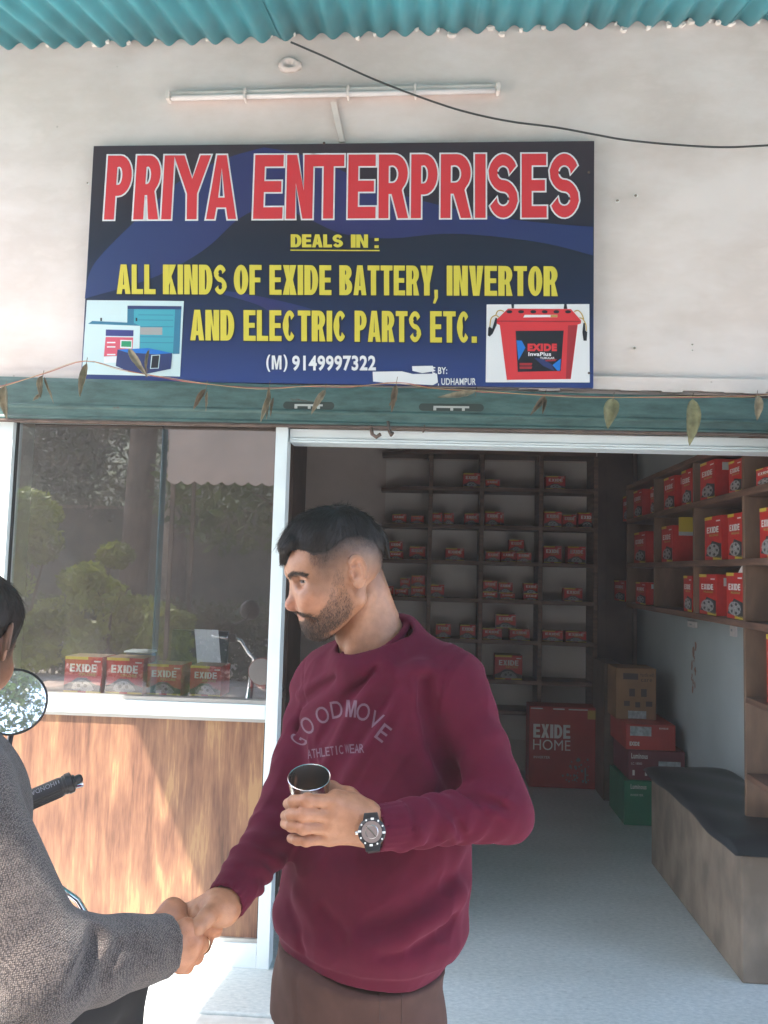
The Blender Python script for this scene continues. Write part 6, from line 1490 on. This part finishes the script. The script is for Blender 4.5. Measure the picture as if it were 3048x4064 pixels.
t, n, l, b_ = nodes(tw); tc = n.new('ShaderNodeTexCoord'); vo = n.new('ShaderNodeTexVoronoi'); vo.inputs['Scale'].default_value = 430; vo.inputs['Randomness'].default_value = .5; l.new(tc.outputs['Object'], vo.inputs['Vector'])
r = ramp(n, [(0, (.17, .14, .125)), (.4, (.10, .083, .077)), (.65, (.036, .030, .030))]); l.new(vo.outputs['Distance'], r.inputs[0])
no = n.new('ShaderNodeTexNoise'); no.inputs['Scale'].default_value = 60; no.inputs['Detail'].default_value = 9; l.new(tc.outputs['Object'], no.inputs['Vector']); r2 = ramp(n, [(.3, (.78, .78, .82)), (.7, (1.22, 1.2, 1.17))]); l.new(no.outputs['Fac'], r2.inputs[0])
mx = n.new('ShaderNodeMix'); mx.data_type = 'RGBA'; mx.blend_type = 'MULTIPLY'; mx.inputs[0].default_value = 1; l.new(r.outputs[0], mx.inputs[6]); l.new(r2.outputs[0], mx.inputs[7]); l.new(mx.outputs[2], b_.inputs['Base Color'])
bp = n.new('ShaderNodeBump'); bp.inputs['Distance'].default_value = .0025; bp.invert = True; bp.inputs['Strength'].default_value = .9; l.new(vo.outputs['Distance'], bp.inputs['Height']); l.new(bp.outputs[0], b_.inputs['Normal'])
v, f = mesh_sdf(jacket, HP2+V3((-.50, -.42, -.25)), HP2+V3((.85, .65, .72)), .0046); np_obj('jacket', v, f, tw, pa)
cul = MB()
def jeans(p):
    d = np.full(len(p), 9, f32)
    for s in (-1, 1):
        kn = HP2+V3((s*.17, .42, -.02)); ft = kn+V3((0, -.02, -.46)); ft[2] = .11; d = np.minimum(d, su(cone(p, HP2+V3((s*.09, .02, -.01)), kn, .108, .078), cone(p, kn, ft, .075, .062), .03))
    return su(d, cone(p, HP2, HP2+V3((0, 0, -.05)), .15, .14), .05)-.003*snoise(p, 25, 4)
v, f = mesh_sdf(jeans, HP2+V3((-.45, -.3, -.85)), HP2+V3((.45, .65, .2)), .009); np_obj('trousers', v, f, mat('black_trouser_cloth', (.02, .02, .022), .9), pa)
for s in (-1, 1):
    ft = HP2+V3((s*.17, .40, 0)); ft[2] = .06
    def sh2(p, ft=ft): return np.maximum(su(cone(p, ft, ft+V3((0, .17, -.015)), .048, .036), cone(p, ft, ft+V3((0, 0, .06)), .045, .048), .02), .0-p[:, 2]-.02)
    v, f = mesh_sdf(sh2, ft-.12, ft+V3((.12, .3, .16)), .007); np_obj('shoe', v, f, shm, pa)

# ================================================================== MOTORCYCLE
G1 = Vector(P(158, 1688, 1.50)); G0 = Vector(P(35, 1741, 1.45)); gd = (G1-G0).normalized()
BXc = G1.x-.36; BYc = G1.y
bike = thing('motorcycle', (BXc, BYc-.3, 0), 'red motorcycle parked facing the shop, black grip and round mirror in view', 'motorcycle')
chrome = mat('chrome', (.80, .80, .80), .12, metal=1); blkp = mat('black_plastic', (.02, .02, .022), .4); rub = mat('grip_rubber', (.028, .025, .026), .45, spec=.5)
bred = mat('motorcycle_red', (.30, .008, .012), .2, coat=1); tyre = mat('tyre', (.02, .02, .02), .9)
Bm = Vector((BXc, BYc-.03, G1.z-.13))
q = MB(); L1 = 2*BXc-G1.x
mirr = lambda v: Vector((2*BXc-v.x, v.y, v.z))
hb_pts = [G0-gd*.0, G0-gd*.10, Bm+Vector((.12, .02, -.01)), Bm+Vector((.05, .05, -.06)), Bm+Vector((-.05, .05, -.06)), Bm+Vector((-.12, .02, -.01)), mirr(G0-gd*.10), mirr(G0), mirr(G1)]
q.tube(hb_pts, .011, 12); under(q.build('handlebar', chrome, smooth=True), bike)
# ribbed grip with end cap
q = MB(); gl_ = (G1-G0).length; rr_ = .0185; prof = [(0, rr_+.004), (.004, rr_+.004), (.005, rr_)]
prof += [(gl_-.022, rr_), (gl_-.021, rr_-.0012), (gl_-.0185, rr_-.0012), (gl_-.0175, rr_), (gl_-.013, rr_+.0002), (gl_-.012, rr_+.0018), (gl_-.002, rr_+.0015), (gl_, rr_-.003)]
q.lathe(G0, gd, prof, 32); gr = under(q.build('grip', rub, smooth='auto'), bike)
# fine ribs on the lower half
q = MB()
toC = (CAM-G1); ex = (toC-gd*toC.dot(gd)).normalized(); ey = gd.cross(ex)
if ey.z < 0: ey = -ey
for k in range(9):
    a = R(-12-k*13); o_ = ex*math.cos(a)+ey*math.sin(a); q.tube([G0+gd*.01+o_*rr_, G1-gd*.025+o_*rr_], .0009, 4)
ri = under(q.build('grip_ribs', rub), bike); ri['kind'] = 'stuff'
q = MB(); q.lathe(G1, gd, [(0, .0125), (.004, .0125), (.005, .009), (.012, .009), (.016, .0075), (.018, .004)], 20); under(q.build('bar_end', blkp, smooth='auto'), bike)
# moulded maker's name, reading from the far side
def gtext(u, v):
    t = (.030+(gl_-.062)*(1-u)); a = R(18+30*(1-v)); o_ = ex*math.cos(a)+ey*math.sin(a); return G0+gd*t+o_*(rr_+.0007)
q = MB(); q.text('HONDA', gtext, .01)
q.v = [tuple(Vector(p)) for p in q.v]; under(q.build('moulded_name', mat('moulded_letters', (.22, .21, .23), .4), recalc=False), bike)
q = MB(); q.text('II', lambda u, v: G0+gd*(gl_-.030+.007*u)+(ex*math.cos(R(22+22*v))+ey*math.sin(R(22+22*v)))*(rr_+.0007), 0); under(q.build('moulded_mark', bpy.data.materials['moulded_letters'], recalc=False), bike)
q = MB(); q.lathe(mirr(G0), mirr(G1)-mirr(G0), prof, 24); under(q.build('grip', rub, smooth='auto'), bike)
for s in (0, 1):
    f_ = (lambda v: v) if s == 0 else mirr
    q = MB(); pv = G0-gd*.035; q.tube([f_(pv+Vector((0, .02, 0))), f_(pv+gd*.03+Vector((0, .06, -.005))), f_(G0+gd*.05+Vector((0, .075, -.012))), f_(G1+gd*-.01+Vector((0, .07, -.02)))], [.009, .008, .006, .005], 8); under(q.build('brake_lever' if s == 0 else 'clutch_lever', chrome, smooth=True), bike)
    q = MB(); c = f_(G0-gd*.03); q.box((c.x-.03, c.y-.025, c.z-.03), (c.x+.03, c.y+.03, c.z+.025)); under(q.build('switch_box', blkp, bevel=.008), bike)
# mirrors
MC = Vector(P(27, 1516, 1.52)); mn_ = ((CAM-MC).normalized()+Vector((.60, -.78, .42)).normalized()).normalized()
for s in (0, 1):
    c = MC if s == 0 else mirr(MC)+Vector((.1, 0, 0)); n_ = mn_ if s == 0 else Vector((.1, -1, .05)).normalized()
    q = MB(); q.lathe(c-n_*.03, n_, [(0, .02), (.006, .045), (.018, .060), (.028, .0655), (.033, .0660), (.0340, .0640), (.0325, .0615)], 48, True, False)
    h = under(q.build('mirror', blkp, smooth='auto'), bike)
    q = MB(); q.lathe(c-n_*.03, n_, [(.0318, .0622), (.0324, .040), (.0326, .0005)], 48, False, True)
    g_ = q.build('mirror_glass', mat('mirror_silver', (.85, .87, .88), .02, metal=1) if s == 0 else bpy.data.materials['mirror_silver'], smooth=True); g_.parent = h
    st = G0-gd*.03 if s == 0 else mirr(G0-gd*.03)
    q = MB(); q.tube([c-n_*.025, c-n_*.035+Vector((0, .01, -.05)), st+Vector((0, .01, .08)), st], .0055, 10); under(q.build('mirror_stalk', blkp, smooth=True), bike)
# headlamp, tank, seat, wheels, forks, engine
q = MB(); q.lathe(Bm+Vector((0, .04, -.10)), (0, 1, -.05), [(0, .03), (.02, .075), (.09, .09), (.12, .088)], 28); under(q.build('headlamp_shell', bred, smooth='auto'), bike)
q = MB(); q.lathe(Bm+Vector((0, .04, -.10)), (0, 1, -.05), [(.1205, .084), (.128, .05), (.13, .001)], 28, False, True); under(q.build('headlamp_lens', mat('lamp_glass', (.6, .6, .6), .08), smooth=True), bike)
def tank(p): c = V3(Bm); return su(ell(p, c+V3((0, -.30, -.19)), (.125, .25, .105)), ell(p, c+V3((0, -.2, -.17)), (.14, .14, .10)), .05)
v, f = mesh_sdf(tank, V3(Bm)+V3((-.2, -.65, -.4)), V3(Bm)+V3((.2, .1, .0)), .012); np_obj('fuel_tank', v, f, bred, bike)
def seat(p): c = V3(Bm)+V3((0, -.78, -.26)); return su(ell(p, c, (.13, .36, .055)), ell(p, c+V3((0, -.2, .02)), (.13, .2, .06)), .05)
v, f = mesh_sdf(seat, V3(Bm)+V3((-.2, -1.25, -.4)), V3(Bm)+V3((.2, -.3, -.1)), .012); np_obj('seat', v, f, blkp, bike)
wz = .295; fw = Vector((BXc, Bm.y+.45, wz)); rw = Vector((BXc, Bm.y-.83, wz))
for c in (fw, rw):
    q = MB(); 
    ringv = []; n = 40
    for i in range(n):
        a = 6.2832*i/n
        for k in range(10):
            b2 = 6.2832*k/10; r_ = .285+.038*math.cos(b2); ringv.append((c.x+.042*math.sin(b2), c.y+r_*math.cos(a), c.z+r_*math.sin(a)))
    q.add(ringv, [(i*10+k, i*10+(k+1) % 10, ((i+1) % n)*10+(k+1) % 10, ((i+1) % n)*10+k) for i in range(n) for k in range(10)])
    wl = under(q.build('wheel', tyre, smooth=True), bike)
    q = MB(); q.tube([(c.x-.06, c.y, c.z), (c.x+.06, c.y, c.z)], .035, 16)
    for k in range(6):
        a = k*1.047; q.tube([c, c+Vector((0, .25*math.cos(a), .25*math.sin(a)))], .012, 6)
    o = q.build('spokes', chrome, smooth=True); o.parent = wl; o['kind'] = 'stuff'
for s in (-.075, .075):
    q = MB(); q.tube([Bm+Vector((s, .05, -.04)), fw+Vector((s, 0, 0))], [.02, .026], 12); under(q.build('fork_leg', chrome, smooth=True), bike)
q = MB(); pts = [fw+Vector((0, .345*math.cos(a), .345*math.sin(a))) for a in np.linspace(.4, 2.7, 12)]; 
for i in range(11):
    a, b = pts[i], pts[i+1]; q.hexa([a+Vector((-.05, 0, 0)), a+Vector((.05, 0, 0)), b+Vector((.05, 0, 0)), b+Vector((-.05, 0, 0)), a*1+Vector((-.05, 0, .006)), a+Vector((.05, 0, .006)), b+Vector((.05, 0, .006)), b+Vector((-.05, 0, .006))])
under(q.build('front_mudguard', bred), bike)
q = MB(); q.box((BXc-.13, Bm.y-.48, .25), (BXc+.13, Bm.y-.12, .52)); under(q.build('engine', mat('cast_alloy', (.25, .25, .26), .45, metal=.6), bevel=.03), bike)
q = MB(); 
for k in range(7): q.box((BXc-.15, Bm.y-.40, .53+k*.022), (BXc+.15, Bm.y-.16, .538+k*.022))
under(q.build('cooling_fins', bpy.data.materials['cast_alloy']), bike)['kind'] = 'stuff'
q = MB(); q.tube([Bm+Vector((0, -.02, -.12)), (BXc, Bm.y-.15, .5), (BXc, Bm.y-.45, .28), (BXc, Bm.y-.7, .5), (BXc, Bm.y-1.0, .72)], .022, 10); under(q.build('frame_tube', blkp, smooth=True), bike)
q = MB(); q.tube([(BXc+.14, Bm.y-.2, .35), (BXc+.15, Bm.y-.5, .27), (BXc+.16, Bm.y-1.15, .38)], [.02, .03, .042], 14); under(q.build('exhaust', chrome, smooth=True), bike)
q = MB(); q.tube([(BXc-.16, Bm.y-.3, .29), (BXc+.24, Bm.y-.3, .29)], .012, 8); under(q.build('foot_pegs', rub, smooth=True), bike)
# crash guard and its clamp, the bits seen beside the handshake
g0, g1, g2, g3 = P(168, 1945, 1.95), P(196, 1992, 1.95), P(214, 2026, 1.93), P(240, 2215, 1.85)
q = MB(); q.tube([g0+Vector((-.1, 0, .06)), g0, g1, g2+Vector((.01, 0, 0)), P(232, 2110, 1.9), g3, (g3.x-.05, g3.y, .35), (BXc+.08, Bm.y-.1, .4)], .008, 10); under(q.build('crash_guard', chrome, smooth=True), bike)
q = MB(); q.lathe(P(218, 2018, 1.92), (.3, -.2, 1), [(-.03, .008), (-.018, .02), (.0, .016), (.012, .024), (.026, .012)], 9); under(q.build('guard_clamp', mat('dusty_rubber', (.30, .25, .20), .8), smooth='auto'), bike)

# ================================================================== across the yard: what the window reflects
def leaves(centres, n, size, seed, spread):
    r = np.random.RandomState(seed); c = np.array(centres, f32); id_ = r.randint(len(c), size=n); d = r.normal(size=(n, 3)); d /= np.linalg.norm(d, axis=1, keepdims=True)
    p = c[id_, :3]+d*(c[id_, 3:4]*r.uniform(.35, 1, (n, 1))**.6)*np.array(spread)
    a = r.normal(size=(n, 3)); a /= np.linalg.norm(a, axis=1, keepdims=True); b = np.cross(a, r.normal(size=(n, 3))); b /= np.linalg.norm(b, axis=1, keepdims=True); s = size*r.uniform(.6, 1.3, (n, 1))
    vs = np.stack([p-a*s, p+b*s*.45, p+a*s, p-b*s*.45], 1).reshape(-1, 3); fs = np.arange(n*4).reshape(-1, 4); return vs, fs
def leaf_mat(name, a, b):
    m = mat(name, a, .5, col2=b, scale=1.4, detail=4); m.node_tree.nodes['Principled BSDF'].inputs['Transmission Weight'].default_value = 0
    t, n, l, bs = nodes(m); trn = n.new('ShaderNodeBsdfTranslucent'); src = bs.inputs['Base Color'].links[0].from_socket; l.new(src, trn.inputs[0]); mx = n.new('ShaderNodeMixShader'); mx.inputs[0].default_value = .35
    out = [k for k in n if k.type == 'OUTPUT_MATERIAL'][0]; l.new(bs.outputs[0], mx.inputs[1]); l.new(trn.outputs[0], mx.inputs[2]); l.new(mx.outputs[0], out.inputs[0]); return m
lm = [leaf_mat('leaf_dark', (.045, .09, .02), (.018, .042, .012)), leaf_mat('leaf_bright', (.30, .34, .05), (.13, .18, .03)), leaf_mat('leaf_mid', (.09, .14, .03), (.03, .06, .015))]
bark = mat('tree_bark', (.10, .075, .055), .9, var=.4, scale=12, stretch=(1, 1, .25), bump=.01, bscale=20)
def tree(name, loc, h, rad, n, lmi, label, seed, cat='tree', grp=None, trunk=.16, low=.35, size=.09):
    t_ = thing(name, (loc[0], loc[1], -.03), label, cat, grp); rr = random.Random(seed); x, y = loc
    q = MB(); q.tube([(x, y, -.03), (x+rr.uniform(-.1, .1), y, h*.3), (x+rr.uniform(-.2, .2), y+.1, h*.7)], [trunk, trunk*.8, trunk*.35], 9)
    cs_ = []
    for k in range(14):
        a = rr.uniform(0, 6.28); z = h*(low+(1-low)*rr.random()); r_ = rad*rr.uniform(.25, .85)*(1-.5*max(0, (z/h-.7))); e = (x+r_*math.cos(a), y+r_*math.sin(a), z)
        q.tube([(x, y, z*.75), ((x+e[0])/2, (y+e[1])/2, z*.92), e], [trunk*.3, trunk*.2, trunk*.06], 5); cs_.append((*e, rad*rr.uniform(.28, .5)))
    under(q.build('trunk', bark, smooth=True), t_); v, f = leaves(cs_, n, size, seed, (1, 1, .75)); o = np_obj('crown', v, f, lm[lmi], t_); return t_
tree('shade_tree', (-2.0, -9.5), 7.5, 3.2, 16000, 2, 'leafy tree across the yard mirrored on the right of the window', 1, grp='trees across the yard')
tree('shade_tree', (.8, -11), 8.5, 3.6, 16000, 0, 'broad dark tree across the yard behind the photographer', 2, grp='trees across the yard')
tree('shade_tree', (-5.2, -12.5), 13, 4.8, 26000, 0, 'tall dark tree furthest across the yard', 3, grp='trees across the yard', low=.2)
tree('shade_tree', (-11, -13.5), 12.5, 4.6, 24000, 0, 'dark tree at the far left across the yard', 4, grp='trees across the yard', low=.2)
tree('shade_tree', (4.6, -10), 8, 3.2, 12000, 0, 'dark tree to the right across the yard', 5, grp='trees across the yard')
for k_, (x_, y_) in enumerate(((-12.5, -17.5), (-7.2, -18.5), (-2.5, -18), (2.6, -17.5))): tree('shade_tree', (x_, y_), 13.5, 4.6, 22000, 0, ['tallest dark tree at the far left behind the yard wall', 'tall dark tree behind the wall, second from the left', 'tall dark tree behind the wall, third from the left', 'tall dark tree behind the wall at the right'][k_], 20+k_, grp='trees behind the yard wall', low=.22, size=.13)
tree('garden_shrub', (-3.75, -5.5), 1.75, .6, 7000, 1, 'yellow-green sunlit shrub mirrored low in the window', 6, 'shrub', trunk=.03, low=.2, size=.05, grp='sunlit shrubs')
tree('garden_shrub', (-2.95, -5.4), 1.25, .5, 6000, 1, 'smaller yellow-green shrub beside the taller one', 7, 'shrub', trunk=.03, low=.2, size=.05, grp='sunlit shrubs')
tree('garden_shrub', (-4.75, -5.7), 2.3, .7, 7000, 1, 'tallest yellow-green shrub at the left of the yard', 8, 'shrub', trunk=.03, low=.2, size=.05, grp='sunlit shrubs')
for k, (x, y, r_, h, lab) in enumerate([(-4.1, -8.4, .10, 8, 'pale concrete electricity pole across the yard'), (-4.9, -9.2, .24, 9, 'thick dark tree trunk beside the pale pole')]):
    t_ = thing('utility_pole' if k == 0 else 'tree_trunk', (x, y, -.03), lab, 'pole' if k == 0 else 'tree'); q = MB(); q.tube([(x, y, -.03), (x+.1*k, y, h*.5), (x+.2*k, y, h)], [r_, r_*.9, r_*.8], 12); under(q.build('pole' if k == 0 else 'trunk', mat('pole_concrete', (.42, .33, .27), .9, var=.3) if k == 0 else bark, smooth=True), t_)
# opposite stall with beige awning and scalloped edge
st = thing('opposite_stall', (-2.1, -5.6, 0), 'beige awning of a stall across the yard, mirrored in the window', 'stall')
aw = mat('beige_awning_cloth', (.42, .34, .28), .9, var=.08, scale=2)
q = MB(); z0, z1 = 2.55, 3.25; n = 26; x0, x1 = -2.9, 1.0
pts = [(x0, -5.0, z1)]+[(x0+(x1-x0)*i/(n*4), -5.0, z0-.045*abs(math.sin(math.pi*i/4))) for i in range(n*4+1)]+[(x1, -5.0, z1)]
q.slab(pts, (0, -.02, 0)); under(q.build('valance', aw), st)
q = MB(); q.box((x0, -5.9, z1), (x1, -4.98, z1+.04)); under(q.build('canopy', aw), st)
for x in (x0+.05, x1-.05):
    for y in (-5.06, -5.8):
        q = MB(); q.box((x-.02, y-.02, -.03), (x+.02, y+.02, z1-.001)); under(q.build('post', bark), st)
hg = thing('clipped_hedge', (-3, -7.6, 0), 'low dark clipped hedge along the far side of the yard', 'hedge')
v, f = leaves([(x*.35-9, -7.9+.1*math.sin(x), .55, .62) for x in range(40)], 26000, .06, 77, (1, .55, 1)); np_obj('foliage', v, f, lm[0], hg)
q = MB()
for x in range(20): q.tube([(-9+x*.7, -7.9, -.03), (-9+x*.7, -7.9, .7)], .03, 6)
under(q.build('stems', bark), hg)['kind'] = 'stuff'
hl = MB(); N = 36; vs = []  # added dark hill, covers bright sky gaps in the window reflection
for i in range(N+1):
    for j in range(9):
        x = -58+116*i/N; y = -24-6.5*j; vs.append((x, y, (-.5 if j == 0 else min(17, 6.5*j**.62)+1.6*math.sin(x*.21+j)+.9*math.sin(x*.6+j*1.7))))
hl.add(vs, [(i*9+j, i*9+j+1, (i+1)*9+j+1, (i+1)*9+j) for i in range(N) for j in range(8)]); tag(hl.build('backdrop_hill', mat('backdrop_slope_green', (.035, .06, .02), .95, var=.6, scale=.8, detail=10), smooth=True), kind='structure')
# low dark boundary wall closing the yard
wl = thing('boundary_wall', (0, -14.5, 0), 'dark mossy boundary wall at the end of the yard', 'wall'); q = MB(); q.box((-16, -14.8, -.03), (12, -14.5, 2.9)); under(q.build('wall', mat('mossy_wall', (.06, .065, .045), .95, var=.4, scale=2)), wl)
q = MB(); q.box((-16, -14.85, 2.901), (12, -14.45, 2.97)); under(q.build('coping', M['concrete']), wl)

hz = MB(); hz.box((-61, -81, -1.1), (61, 21, 14.5)); hz_o = hz.build('glare_veil', bpy.data.materials.new('thin_glare_veil')); tag(hz_o, kind='stuff')  # added scattering volume, stands in for the pale veil of lens glare
m_ = hz_o.data.materials[0]; m_.use_nodes = True; n = m_.node_tree.nodes; n.clear(); o_ = n.new('ShaderNodeOutputMaterial'); v_ = n.new('ShaderNodeVolumePrincipled'); v_.inputs['Density'].default_value = .010; v_.inputs['Color'].default_value = (1, .98, .96, 1); v_.inputs['Anisotropy'].default_value = .3
m_.node_tree.links.new(v_.outputs[0], o_.inputs['Volume'])
